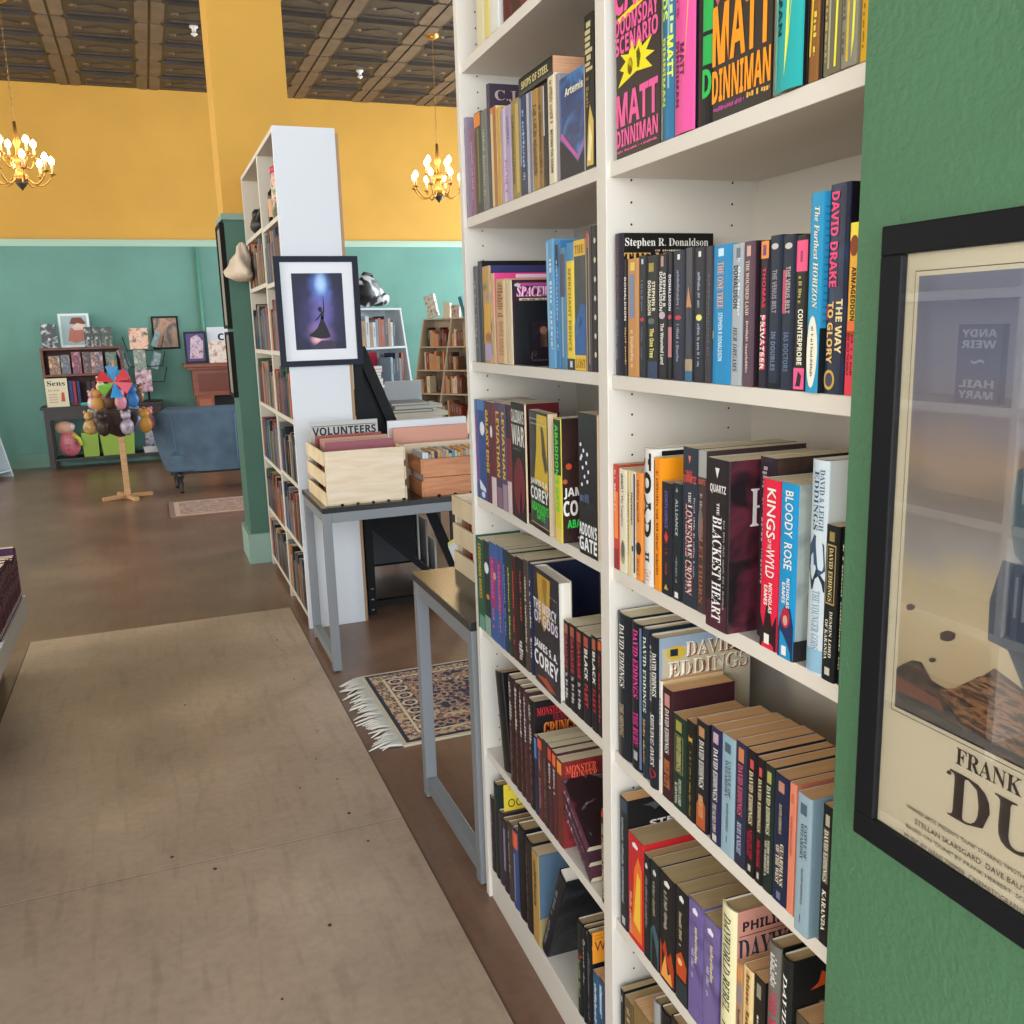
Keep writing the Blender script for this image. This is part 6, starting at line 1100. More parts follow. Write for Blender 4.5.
def shelf_books(loc, rz, dep, xs, z, rgs, grp, place, cap, lo=.16, hi=.22, n=9, wr=(.018, .035)):
    rg = random.Random(rgs); x = xs[0]; k = 0
    while x < xs[1]-.03 and k < n:
        w = rg.uniform(*wr); nm, c = cap[rg.randrange(len(cap))]; k += 1; h = rg.uniform(lo, hi)
        D = min(.12, dep-.02)
        lx, ly = x+w/2, -dep+.006
        X = loc[0]+lx*math.cos(rz)-ly*math.sin(rz); Y = loc[1]+lx*math.sin(rz)+ly*math.cos(rz)
        r = thing('hardback_book', '%s book, %s from left, %s' % (nm, ordinal(k), place), 'book', (X, Y, z), rz, grp)
        b = MB(); b.box(-w/2, 0, 0, w/2, D, h, mm(c)); b.box(-w*.12, -.0005, h*.4, w*.12, 0, h*.8, mm('#8f887c')); b.build('cover', r)
        x += w+.002
PAL = (('white', '#d5dbe0'), ('tan', '#b8946a'), ('rust', '#b4573c'), ('cream', '#d8ccb0'), ('grey', '#8a929a'), ('pale blue', '#9fb8c4'), ('slate', '#4a5560'))
DPAL = (('brown', '#6a4a34'), ('dark', '#2c2a2c'), ('red', '#8f3a34'), ('tan', '#b8946a'), ('orange', '#c8845a'), ('cream', '#cfc2a4'))
la = (1.60, 7.25, 0); ra = math.radians(32)
t, dep = aframe('display_shelf', 'white sloping display shelf of books behind the record crates', la, ra, .52, 1.585, .40, .17, (.07, .40, .70, 1.0, 1.29), '#dfe6ea')
for i, (z, n_) in enumerate(((1.307, 12), (1.017, 5), (.717, 8), (.417, 9))):
    shelf_books(la, ra, dep(z+.2), (-.235, .235) if i != 1 else (.06, .235), z+.0005, 20+i, 'books on the white sloping shelf, tier %s' % ordinal(i+1), '%s tier of white sloping shelf' % ordinal(i+1), PAL, .18, .24, n_, (.02, .045))
# lying stack and red book on the second tier
def loc_pt(loc, rz, x, y): return (loc[0]+x*math.cos(rz)-y*math.sin(rz), loc[1]+x*math.sin(rz)+y*math.cos(rz))
z = 1.0175; rg = random.Random(2)
for k in range(6):
    X, Y = loc_pt(la, ra, -.12+rg.uniform(-.01, .01), -dep(1.15)+.10); hh_ = .024
    nm, c = (('pink', '#d89aa0'), ('white', '#e0e0e0'), ('teal', '#5a9aa0'), ('cream', '#d8ccb0'), ('red', '#b8404c'), ('pale blue', '#a8c0d0'))[k]
    r = thing('paperback_book', '%s book lying flat, %s from the bottom of pile on white sloping shelf' % (nm, ordinal(k+1)), 'book', (X, Y, z), ra, 'pile lying on the white sloping shelf'); b = MB(); b.box(-.08, -.08, 0, .08, .05, hh_, mm(c)); b.box(-.076, -.0805, .003, .076, -.08, hh_-.003, mm('#e8e2d4')); b.build('cover', r); z += hh_+.0005
X, Y = loc_pt(la, ra, -.05, -.06)
r = thing('picture_book', 'bright red picture book standing behind pile on white sloping shelf', 'book', (X, Y, 1.017), ra); b = MB(); b.box(-.13, -.02, 0, .1, 0, .25, mm('#c92b48')); b.build('cover', r)
X, Y = loc_pt(la, ra, 0, -.085)
t = thing('patterned_bag', 'black and white patterned bag slumped on top of white sloping shelf', 'bag', (X, Y, 1.612), ra)
b = MB(); ck = art('#17171a', '#17171a', '#17171a', '#e8eaec', '#e8eaec', scale=9, dist=1.2, detail=0); b.blob((-.05, 0, .11), (.19, .07, .11), ck, 20, 12, .22, 3); b.blob((.10, .0, .06), (.11, .06, .06), ck, 14, 8, .2, 5); b.build('body', t)
b = MB(); b.tube([(-.1, 0, .2), (-.06, -.02, .25), (.02, -.02, .24), (.05, 0, .17)], .012, mat('#17171a')); b.build('handle', t)
lb = (3.66, 11.0, 0); rb = math.radians(-58)
t, dep = aframe('display_shelf', 'tan sloping bookcase against the far wall, crowded with books', lb, rb, .92, 1.54, .62, .20, (.05, .34, .64, .92, 1.2), '#b39e84', 2)
for i, z in enumerate((1.216, .936, .656, .356)):
    for c, xs in (('left', (-.37, -.02)), ('right', (.02, .37))):
        shelf_books(lb, rb, dep(z+.2), xs, z+.0005, 40+i*2+(c == 'left'), 'books on the tan sloping bookcase, %s %s tier' % (c, ordinal(i+1)), '%s side of %s tier, tan sloping bookcase' % (c, ordinal(i+1)), DPAL, .15, .23, 8 if (i+len(c)) % 3 else 4, (.022, .05))
for k, (x, h, w, nm, c, an) in enumerate(((-.36, .27, .16, 'tan and dark', '#8a6a52/#d8cfc4/#5a4438', .25), (-.15, .18, .1, 'cream', '#cfc0a8', -.1), (.0, .15, .12, 'red brown', '#7a4438/#c0a898/#3a2a28', 0), (.15, .25, .05, 'teal', '#3f6f74', .3), (.25, .26, .05, 'black', '#1d2226', .3), (.40, .12, .07, 'pink brown', '#9a6a60/#3a2a2c', 0))):
    X, Y = loc_pt(lb, rb, x, -.1)
    r = thing('hardback_book', '%s book, %s from left, on top of tan sloping bookcase' % (nm, ordinal(k+1)), 'book', (X, Y, 1.557+w/2*abs(math.sin(an))), rb, 'books on top of the tan sloping bookcase'); r.rotation_euler = (0, -an, rb)
    b = MB(); b.box(-w/2, -.02, 0, w/2, .02, h, mm(c)); b.build('cover', r)
# books lying before the white shelf, seen over the crates
for k, (dx, w, c, nm) in enumerate(((0, .34, '#dfe3e6', 'white'), (-.02, .30, '#6a7076', 'grey'), (.03, .36, '#c9cdd0', 'pale grey'), (0, .3, '#8fa0b0', 'blue grey'))):
    pass
# black magazine stand behind the table
DK2 = mat('#2a2422', .4); SB = mat('#121215', .55, spec=.2); SG = mat('#5b5b60', .35, metal=.5)
ms = thing('magazine_stand', 'black triangular magazine stand behind the black topped table', 'stand', (1.3, 4.9, 0))
Pm = lambda x, y, Y: (onY(x, y, Y).x, onY(x, y, Y).z)
for Yq in (4.47, 5.25):
    b = MB(); xa, xd = .93, .97
    b.box(xa, Yq, 0, xd, Yq+.03, 1.36, SB)
    b.beam((.965, Yq+.015, 1.35), (1.43, Yq+.015, .12), .03, .05, SB)
    b.beam((.965, Yq+.015, .475), (1.41, Yq+.015, .04), .028, .032, SB)
    b.box(.96, Yq+.002, .05, 1.42, Yq+.028, .075, SB)
    if Yq < 5:
        for zz_ in (.03, .085, .14): b.lathe([(.008, 0), (.008, .004)], (.95, Yq-.001, zz_), mat('#d8d8d8', .3, metal=.6), 8)
    b.build('side_frame', ms, True)
b = MB(); b.prism([(.975, 4.505, 1.28), (.975, 4.505, .485), (1.20, 4.505, .27), (1.20, 4.505, .69)], (0, .006, 0), SB); b.build('side_plate', ms, True)
b = MB(); b.prism([(.975, 4.52, .47), (1.40, 4.52, .055), (1.40, 4.52, .045), (.975, 4.52, .455)], (0, .72, 0), SB); b.build('tray', ms, True)
b = MB(); b.box(.972, 4.51, .076, .978, 5.24, .44, SG); b.box(.975, 5.2, .076, 1.4, 5.206, .6, SG); b.build('back_panel', ms, True)
for k in range(8):
    x_ = 1.0+.044*k; zt_ = 1.35-(x_-.965)*2.645-.10; zb_ = .475-(x_-.97)*.96+.015
    if zt_-zb_ < .06: break
    nm, c = (('dark', '#1f1f22'), ('black', '#17171a'), ('charcoal', '#2c2c30'), ('smoky', '#3a3a3e'), ('dark grey', '#4a4a4c'), ('silver', '#a8a6a0'), ('grey', '#8c8a86'), ('pale', '#b0aca4'))[k]
    r = thing('magazine', '%s magazine, %s from left, in black triangular stand' % (nm, ordinal(k+1)), 'magazine', (x_, 4.53, zb_), 0, 'magazines in the black stand'); b = MB(); b.box(0, 0, 0, .009, .24, min(.42, zt_-zb_), mm(c)); b.build('cover', r)
r = thing('leaflet', 'white leaflet with yellow edge sticking out of black triangular stand', 'leaflet', (1.36, 4.46, .30)); b = MB(); b.prism([(0, 0, .02), (.05, 0, -.12), (.085, 0, -.1), (.04, 0, .04)], (0, -.002, 0), mat('#dcdcd8', .6)); b.prism([(0, -.003, .04), (.09, -.003, .09), (.095, -.003, .07), (.0, -.003, .02)], (0, -.001, 0), mat('#e0dc7a', .6)); b.build('paper', r)
# small dark table with a pile of large books before the white sloping shelf
st = thing('side_table', 'small dark side table stacked with large flat books, behind the crates', 'table', (1.60, 5.95, 0)); 
b = MB(); b.box(1.36, 5.72, .82, 1.84, 6.15, .845, DK2); b.build('table_top', st, True)
for x_ in (1.38, 1.78):
    for y_ in (5.74, 6.09): b = MB(); b.box(x_, y_, 0, x_+.035, y_+.035, .8195, DK2); b.build('leg', st, True)
z_ = .8456
for k, (x0, x1, h_, nm, c) in enumerate(((1.40, 1.76, .03, 'white', '#e2e2e0'), (1.42, 1.80, .028, 'cream', '#ddd4c4'), (1.41, 1.70, .02, 'slate', '#5a6470'), (1.45, 1.77, .024, 'pale blue', '#b4c4d0'), (1.43, 1.68, .018, 'grey', '#8a8e94'))):
    r = thing('large_book', '%s large book, %s from bottom of pile on the dark side table' % (nm, ordinal(k+1)), 'book', (x0, 5.76+.01*k, z_), 0, 'pile of large books on the side table'); b = MB(); b.box(0, 0, 0, x1-x0, .26, h_, mm(c)); b.box(.004, -.0005, .004, x1-x0-.004, 0, h_-.004, pages('#e4dcc8')); b.build('cover', r); z_ += h_+.0006
r = thing('white_panel', 'plain grey white display board leaning behind the pile of large books', 'board', (1.46, 6.06, z_-.06)); r.location.z = .8456
b = MB(); b.box(0, 0, 0, .25, .012, .25, mat('#d2d6da', .5)); b.box(.006, -.0006, .006, .244, 0, .244, mat('#c4c9ce', .5)); b.build('board', r)
# ================================================================ chandeliers
BRASS = mat('#b88a48', .35, metal=.75); BULB = mat('#ffdca8', .3, emit=22); CAND = mat('#e6c89a', .6)
def make_chandelier(label, x, y, zb_):
    t = thing('chandelier', label, 'chandelier', (x, y, zb_), 0, 'brass chandeliers')
    b = MB(); b.lathe([(.004, -.02), (.02, 0), (.055, .03), (.07, .055), (.05, .08), (.022, .11), (.035, .16), (.05, .2), (.03, .25), (.014, .3), (.03, .34), (.016, .4), (.012, .5)], (0, 0, 0), BRASS, 16); b.build('stem', t)
    b = MB(); b.lathe([(.003, -.045), (.012, -.03), (.03, -.012), (.045, .012), (.05, .022)], (0, 0, 0), mat('#4a4238', .4, metal=.4), 14); b.build('finial', t)
    n_ = 8
    for k in range(n_+4):
        a = 2*PI*k/n_+.2 if k < n_ else 2*PI*(k-n_)/4+.6
        R, z0, zc = (.245, .09, .12) if k < n_ else (.14, .2, .25)
        pts = []
        for s in range(9):
            u = s/8; r_ = .03+(R-.03)*u; z_ = z0-.10*math.sin(u*PI*.9)*(1 if k < n_ else .8)+(zc-z0)*u*u
            pts.append((r_*math.cos(a), r_*math.sin(a), z_))
        e = pts[-1]; b = MB(); b.tube(pts, .0065, BRASS, 6); b.lathe([(.008, 0), (.03, .008), (.03, .012), (.011, .014), (.011, .03)], e, BRASS, 10); arm = b.build('arm', t)
        b = MB(); b.lathe([(.011, .03), (.011, .09)], e, CAND, 8); b.build('candle', arm)
        b = MB(); b.lathe([(.008, .085), (.021, .1), (.025, .118), (.017, .14), (.001, .155)], e, BULB, 8); b.build('bulb', arm)
    b = MB(); L_ = CEIL-zb_-.5-.03; nl = int(L_/.045)
    for k in range(nl):
        z_ = .5+L_*k/nl; h_ = L_/nl
        pts = [((.007*math.cos(q_) if k % 2 else 0), (0 if k % 2 else .007*math.cos(q_)), z_+h_*.5+h_*.6*math.sin(q_)) for q_ in [i*PI/3 for i in range(7)]]
        b.tube(pts, .0016, BRASS, 4, cap=False)
    b.tube([(.004, 0, .5), (.003, .003, .5+L_)], .002, mat('#8a7a5c'), 4)
    b.build('chain', t)
    b = MB(); b.lathe([(.02, -.05), (.06, -.03), (.07, -.006), (.07, -.0006)], (0, 0, CEIL-zb_), BRASS, 16); b.build('canopy', t)
    l = bpy.data.lights.new('chandelier_glow', 'POINT'); l.energy = 12; l.color = (1, .78, .5); l.shadow_soft_size = .2
    o = bpy.data.objects.new('chandelier_glow', l); C.objects.link(o); o.location = (x, y, zb_+.25)
    return t
c2 = onY(439, 198, 9.0); make_chandelier('lit brass candle chandelier partly hidden by the tall bookcase', c2.x, 9.0, c2.z)
c1 = onY(22, 185, 9.0); make_chandelier('lit brass candle chandelier at the left over the children corner', c1.x, 9.0, c1.z)
# sprinklers on the ceiling
for lab, (px_, py_) in (('white sprinkler head on the ceiling beside the yellow column', (194, 32)), ('white sprinkler head on the ceiling above the picture end panel', (360, 75))):
    p = onZ(px_, py_, CEIL-.05)
    t = thing('sprinkler', lab, 'sprinkler', (p.x, p.y, CEIL), 0, 'ceiling sprinklers'); b = MB(); b.lathe([(.04, -.001), (.04, -.015), (.018, -.03), (.018, -.06), (.03, -.065), (.03, -.07), (.004, -.09)], (0, 0, 0), mat('#d8d4cc', .4), 12); b.build('body', t)
# ================================================================ children corner by the far wall
DKW = mat('#2e2320', .45, var=.15); MAH = wood('#5c2c1e', '#7a4430', 8, (1, 1, 6), .45)
cn = thing('console_table', 'long dark console table against the far green wall', 'table', (-.5, 11.5, 0))
b = MB(); b.box(-1.15, 11.30, .675, .12, 11.70, .705, DKW); b.build('table_top', cn, True)
b = MB(); b.box(-1.11, 11.325, .56, .08, 11.345, .674, DKW); b.box(-1.11, 11.665, .56, .08, 11.685, .674, DKW); b.build('apron', cn, True)
for x_ in (-1.12, .04):
    for y_ in (11.32, 11.64):
        b = MB(); b.box(x_, y_, 0, x_+.055, y_+.055, .674, DKW); b.build('leg', cn, True)
b = MB(); b.box(-1.062, 11.33, .10, .038, 11.68, .125, DKW); b.build('lower_shelf', cn, True)
hx0, hx1, hz0, hz1, hy = -1.09, -.26, .7055, 1.345, 11.43
ht = thing('hutch', 'brown wooden two tier hutch standing on the dark console table', 'shelf', ((hx0+hx1)/2, 11.55, hz0))
for xa in (hx0, hx1-.025): b = MB(); b.box(xa, hy, hz0, xa+.025, 11.68, hz1-.026, MAH); b.build('side_panel', ht, True)
for zz_ in (hz0+.0, 1.03, hz1-.025): b = MB(); b.box(hx0+(0 if zz_ > 1.2 else .026), hy-.005*(zz_ > 1.2), zz_, hx1-(0 if zz_ > 1.2 else .026), 11.68, zz_+.024, MAH); b.build('shelf', ht, True)
b = MB(); b.box(hx0+.026, 11.665, hz0+.025, hx1-.026, 11.68, hz1-.027, mat('#4a2a20', .6)); b.build('back_panel', ht, True)
def standing(lab, px0, px1, py0, py1, Y, z, col, dec=None, cat='book', name='picture_book', grp=None, th=.015, frame=None):
    a, c = onY(px0, (py0+py1)/2, Y).x, onY(px1, (py0+py1)/2, Y).x; h = onY((px0+px1)/2, py0, Y).z-z
    r = thing(name, lab, cat, ((a+c)/2, Y, z+.0005), 0, grp); w = (c-a)/2; b = MB(); b.box(-w, 0, 0, w, th, h, mm(frame or col))
    if frame: b.box(-w+.025, -.001, .025, w-.025, 0, h-.025, mm(col))
    if dec: dec(b, lambda u, v, e=.0015: (-w+2*w*u, -e, h*v))
    b.build('cover' if not frame else 'print', r); return r
HT = hz1
standing('small black and white picture, leftmost on the hutch', 41, 57, 324, 345, 11.5, HT, '#e0e4e6/#1d2022/#2a2d30', grp='pictures on top of the hutch', cat='picture', name='framed_picture')
def hair(b, P):
    F = lambda pts, m, e: b.add([P(u, v, e) for u, v in pts], [tuple(range(len(pts)))], mat(m, .6))
    F([(.25, .2), (.35, .55), (.6, .7), (.85, .55), (.8, .2), (.5, .12)], '#c07a6a', .0018); F([(.35, .7), (.45, .88), (.75, .88), (.9, .7), (.7, .66)], '#7a4038', .002); F([(.4, .6), (.6, .72), (.85, .66), (.8, .52), (.5, .5)], '#e0c8b8', .0022)
standing('white framed portrait picture standing on the hutch', 59, 90, 313.5, 345.5, 11.56, HT, '#9fb8bc', hair, 'picture', 'framed_picture', 'pictures on top of the hutch', frame='#e0e8ea')
for k, (a, c) in enumerate(((84, 92.5), (93, 100), (101, 112))): standing(('dark slim book right of the portrait', 'second dark slim book from the portrait', 'dark wider book at right end of hutch top')[k], a, c, 327, 344, 11.47, HT, ('#d0cfc8/#1f2622/#1a1d1c', '#c8c4b8/#232a26/#1c201e', '#b8b09c/#2a352c/#4a5048')[k], grp='dark books on the hutch')
for k, (a, c, y0, nm, col) in enumerate(((49, 60, 356, 'orange faced', '#e0954c/#5a4a44/#f0c088'), (61, 70, 355, 'grey blue', '#7a8a9a/#4a5058/#c0b8b0'), (72, 81, 352, 'rosy red', '#b8445c/#5a2a3a/#d8909a'), (83, 90.5, 352, 'orange and dark', '#c87a44/#2f3a4a/#7a4a34'), (91, 103, 352, 'orange and blue', '#d88a50/#3a4a6a/#e8b490'), (106, 117, 352, 'dark green', '#3a4a44/#7a8a7c/#1f2a28'))):
    standing('%s picture book, %s from left, upper tier of hutch' % (nm, ordinal(k+1)), a, c, y0, 372, 11.46+.02*(k % 2), 1.0545, col, grp='picture books on the upper tier of the hutch')
def sens(b, P):
    b.text('Sens', lambda u, v: P(.1+.8*u, .74+.18*v, .002), mat('#1d1c20', .6), 's')
    b.text('for kids', lambda u, v: P(.12+.5*u, .55+.08*v, .002), mat('#c06a4a', .6), 'n')
    for k in range(4): b.add([P(.12, .42-.09*k), P(.5, .42-.09*k), P(.5, .45-.09*k), P(.12, .45-.09*k)], [(0, 1, 2, 3)], mat('#c8968a', .6))
    b.add([P(.66, .18), P(.84, .18), P(.82, .5), P(.7, .5)], [(0, 1, 2, 3)], mat('#c8503c', .6))
standing('cream booklet with dark heading standing on the console table', 45.5, 68, 378.5, 405, 11.33, .705, '#ded6b4', sens, 'booklet', 'booklet')
for k, (a, c, nm, col) in enumerate(((69, 72.5, 'blue', '#3f5a9a'), (73, 76, 'red', '#b03a44'), (77, 80, 'dark blue', '#2a3a6a'), (87, 91, 'dark', '#2a2226'), (92, 96, 'dark red', '#5a2a2a'), (99, 105, 'rust', '#8a4a2c'))):
    standing('%s small book, %s from left, lower tier of hutch' % (nm, ordinal(k+1)), a, c, 381, 398, 11.46, .7305, col, grp='small books on the lower tier of the hutch', th=.1)
t = thing('pencil_tray', 'teal tray lying on the console table before the hutch', 'tray', (-.64, 11.37, .7055)); b = MB(); b.box(-.1, -.03, 0, .1, .03, .022, mat('#2fa090')); b.box(-.09, -.02, .022, .09, .02, .03, mat('#3fc0a8')); b.build('body', t)
# storage bins, doll and basket on the lower shelf
def tub(lab, x0, x1, col, z=.1255, h=.29, y0=11.36, y1=11.62):
    t = thing('storage_bin', lab, 'bin', ((x0+x1)/2, (y0+y1)/2, z), 0, 'storage bins under the console'); w, d = (x1-x0)/2, (y1-y0)/2; b = MB(); m = mat(col, .5); s_ = .9
    P0 = [(-w*s_, -d*s_, 0), (w*s_, -d*s_, 0), (w*s_, d*s_, 0), (-w*s_, d*s_, 0)]; P1 = [(-w, -d, h), (w, -d, h), (w, d, h), (-w, d, h)]; P2 = [(-w*.94, -d*.94, h), (w*.94, -d*.94, h), (w*.94, d*.94, h), (-w*.94, d*.94, h)]; P3 = [(-w*.85, -d*.85, .01), (w*.85, -d*.85, .01), (w*.85, d*.85, .01), (-w*.85, d*.85, .01)]
    b.add(P0+P1+P2+P3, [(3, 2, 1, 0)]+[(i, (i+1) % 4, 4+(i+1) % 4, 4+i) for i in range(4)]+[(4+i, 4+(i+1) % 4, 8+(i+1) % 4, 8+i) for i in range(4)]+[(8+i, 8+(i+1) % 4, 12+(i+1) % 4, 12+i) for i in range(4)]+[(12, 13, 14, 15)], m); b.build('body', t); return t
tub('lime green bin under the console, left one behind the doll', -.775, -.60, '#8fae42', h=.27)
tub('lime green bin under the console, with a blue lid', -.585, -.22, '#93b244', h=.25)
t = thing('bin_lid', 'blue lid lying on the right lime green bin', 'lid', (-.37, 11.49, .378)); b = MB(); b.lathe([(.16, 0), (.17, .02), (.13, .045), (.02, .05)], (0, 0, 0), mat('#2f62b0', .4)); b.build('lid', t)
tub('white basket of purple wrapped toys, right end under the console', -.14, .035, '#c8c8cc', h=.07)
t = thing('wrapped_toys', 'purple grey bundle of toys in the white basket under the console', 'toys', (-.05, 11.49, .137)); b = MB(); b.blob((0, 0, .14), (.065, .075, .13), art('#5a4a6a', '#b0b4c4', '#4a3038', scale=14), wob=.12, sq=.6); b.build('bundle', t)
t = thing('baby_doll', 'pink clad bald baby doll lying against the left green bin', 'doll', (-.90, 11.42, .142)); SK = mat('#c89a84', .6)
b = MB(); b.blob((-.04, -.02, .325), (.095, .08, .08), SK, 16, 10, .04, 1); b.blob((-.08, -.09, .315), (.014, .01, .012), SK, 8, 6); b.blob((.02, -.02, .33), (.05, .05, .05), mat('#d8c8c0', .7), 10, 8, .15, 2); b.build('head', t)
b = MB(); b.blob((0, -.02, .14), (.115, .07, .14), art('#a8485c', '#c8707c', '#8a3a48', scale=30), 14, 10, .1, 3, .8); b.build('dress', t)
b = MB(); b.tube([(.04, -.07, .25), (.1, -.09, .2), (.12, -.09, .12)], .022, mat('#c8c84a', .7)); b.build('arm', t)
# revolving wire magazine rack on the console's right end
t = thing('wire_rack', 'black wire magazine rack on right end of the console table', 'rack', (-.02, 11.5, .7055)); KB = mat('#1d2024', .5)
b = MB(); b.tube([(0, 0, 0), (0, 0, .62)], .012, KB); b.lathe([(.1, 0), (.1, .012), (.02, .02)], (0, 0, 0), KB); b.build('post', t)
for k, z_ in enumerate((.22, .4, .58)):
    b = MB()
    for s in (-1, 1): b.tube([(0, 0, z_), (s*.18, -.05, z_+.0), (s*.22, -.05, z_+.16)], .006, KB)
    b.tube([(-.12, -.08, z_), (.12, -.08, z_)], .006, KB); b.build('tier', t)
for k, (x0, x1, y0, y1, nm, c) in enumerate(((129, 148, 328, 349, 'orange and pink', '#d88a58/#e8c0a8/#3a2428'), (134, 146, 350, 370, 'pale green', '#a8b0a0/#6a7a6a/#c8c4b8'), (136, 152, 370, 392, 'black and rose', '#2a1f28/#c090a0/#d8d4d8'))):
    standing('%s magazine, %s from top in the wire rack' % (nm, ordinal(k+1)), x0, x1, y0, y1, 11.40, onY(140, y1, 11.4).z, c, grp='magazines in the wire rack', name='magazine', cat='magazine', th=.006)
for k, (x0, x1, y0, y1, s) in enumerate(((150, 156, 330, 347, 1), (149, 157, 352, 369, 1), (124, 131, 348, 368, -1), (126, 134, 372, 388, -1))):
    r = standing('grey side magazine, %s of the four angled ones in wire rack' % ordinal(k+1), x0, x1, y0, y1, 11.47, onY(140, y1, 11.44).z, '#9ab0b4/#4a5a5a', grp='angled magazines in the wire rack', name='magazine', cat='magazine', th=.006); r.rotation_euler = (0, s*.35, 0)
# wall picture
pa, pc = onY(150.5, 316.5, FW-.001), onY(180.5, 348.5, FW-.001)
framed('brown figure picture in thin dark frame, on green wall above the rack', pa.x, pc.x, pc.z, pa.z, FW-.001, .02, '#241c1c', '#9a7058', art('#a0765a', '#b88a68', '#4a4448', '#c09a7a', scale=5), .0)
# mantelpiece
mp_ = thing('mantelpiece', 'reddish brown wooden mantelpiece by the far wall behind the sofa', 'fireplace', (.85, 11.5, 0)); RW_ = wood('#7d4230', '#96553e', 5, (1, 1, 5), .4)
b = MB(); b.box(.38, 11.28, 1.075, 1.75, 11.70, 1.115, RW_); b.box(.41, 11.31, 1.045, 1.72, 11.69, 1.0745, RW_); b.build('mantel_shelf', mp_, True, .004)
b = MB(); b.box(.47, 11.36, .74, 1.66, 11.69, 1.0445, RW_); b.box(.53, 11.354, .79, 1.6, 11.36, 1.0, mat('#6e3626', .4)); b.build('frieze', mp_, True)
for x0 in (.49, 1.44): b = MB(); b.box(x0, 11.37, 0, x0+.2, 11.69, .7395, RW_); b.box(x0+.03, 11.364, .1, x0+.17, 11.37, .7, mat('#a8644a', .4)); b.build('pilaster', mp_, True)
b = MB(); b.box(.6905, 11.60, 0, 1.4395, 11.66, .7395, mat('#1d1f22', .5)); b.build('firebox', mp_, True)
def flor(b, P):
    b.add([P(.2, .15), P(.8, .15), P(.85, .7), P(.6, .9), P(.3, .8)], [(0, 1, 2, 3, 4)], art('#8a6a9a', '#d8c0d0', '#7a3a44', scale=20))
standing('purple floral picture in a dark frame on the mantelpiece', 184.5, 207, 331.5, 364.5, 11.5, 1.1155, '#5a4a7a', flor, 'picture', 'framed_picture', frame='#1c1f30')
def cs(b, P): b.text('C', lambda u, v: P(.5+.3*u, .62+.2*v, .002), mat('#1c1c24', .6), 'b')
standing('white notice with a dark letter on the mantelpiece', 208, 229, 327, 364.5, 11.56, 1.1155, '#d8dce4', cs, 'notice', 'notice')
standing('cream picture card with red drawing on the mantelpiece', 209, 230, 341, 364.5, 11.46, 1.1155, '#e0d0c0/#e4d8cc/#b05a58', None, 'card', 'picture_card')
# blue velvet tub sofa seen from behind
sf = thing('velvet_sofa', 'blue velvet tub sofa on turned dark legs, its back towards us', 'sofa', (.70, 9.25, 0)); VEL = mat('#50677c', .75, var=.2, vscale=6, bump=.1, bscale=80)
def shell(off, z0f, z1f, inner=False):
    pts = []
    hw_, dd = .72-off, .42-off; N = 36
    for i in range(N+1):
        a = PI+PI*i/N; e = 2.6
        cx_, sy_ = math.cos(a), math.sin(a)
        pts.append((hw_*math.copysign(abs(cx_)**(2/e), cx_), dd*math.copysign(abs(sy_)**(2/e), sy_), i/N))
    return pts
o_, i_ = shell(0, 0, 0), shell(.11, 0, 0)
hz = lambda s: .60+.19*min(1, math.sin(PI*s)*1.9)**1.3
rows_ = []
n_ = len(o_); vs = []
for (x_, y_, s) in o_: vs.append((x_*.90, y_*.86, .20))
for (x_, y_, s) in o_: vs.append((x_*.97, y_*.95, .42))
for (x_, y_, s) in o_: vs.append((x_, y_, hz(s)-.05))
for (x_, y_, s) in o_: vs.append((x_*1.01, y_*1.02, hz(s)-.02))
for (x_, y_, s) in [(a[0]*.5+c[0]*.5, a[1]*.5+c[1]*.5, a[2]) for a, c in zip(o_, i_)]: vs.append((x_, y_, hz(s)+.01))
for (x_, y_, s) in i_: vs.append((x_, y_, hz(s)-.03))
for (x_, y_, s) in i_: vs.append((x_*.98, y_*.98, .36))
fs = [(r*n_+k, r*n_+k+1, (r+1)*n_+k+1, (r+1)*n_+k) for r in range(6) for k in range(n_-1)]
b = MB(); b.add(vs, fs, VEL, True)
for k in (0, n_-1): b.add([vs[r*n_+k] for r in range(7)], [tuple(range(7))], VEL)
b.build('back', sf)
b = MB(); b.box(-.60, -.33, .20, .60, .10, .36, VEL); b.build('seat', sf, bevel=.02)
b = MB(); b.box(-.58, -.30, .361, .58, .12, .45, VEL); b.build('seat_cushion', sf, bevel=.03)
b = MB()
for u in (9, 18, 27): b.tube([(o_[u][0]*k1, o_[u][1]*k2-.004, z_) for k1, k2, z_ in ((.90, .86, .21), (.97, .95, .42), (1.0, 1.0, hz(u/36)-.05))], .006, mat('#5f7f9c', .8), 5)
b.build('piping', sf)
for x_, y_ in ((-.52, -.28), (.52, -.28), (-.55, .06), (.55, .06)):
    b = MB(); b.lathe([(.012, 0), (.022, .015), (.014, .03), (.026, .09), (.018, .12), (.034, .15), (.034, .199)], (x_, y_, 0), mat('#1f1614', .4), 12); b.build('leg', sf)
b = MB(); b.box(-.6, -.30, .175, .6, .08, .199, mat('#2a2020', .6)); b.build('base_frame', sf)
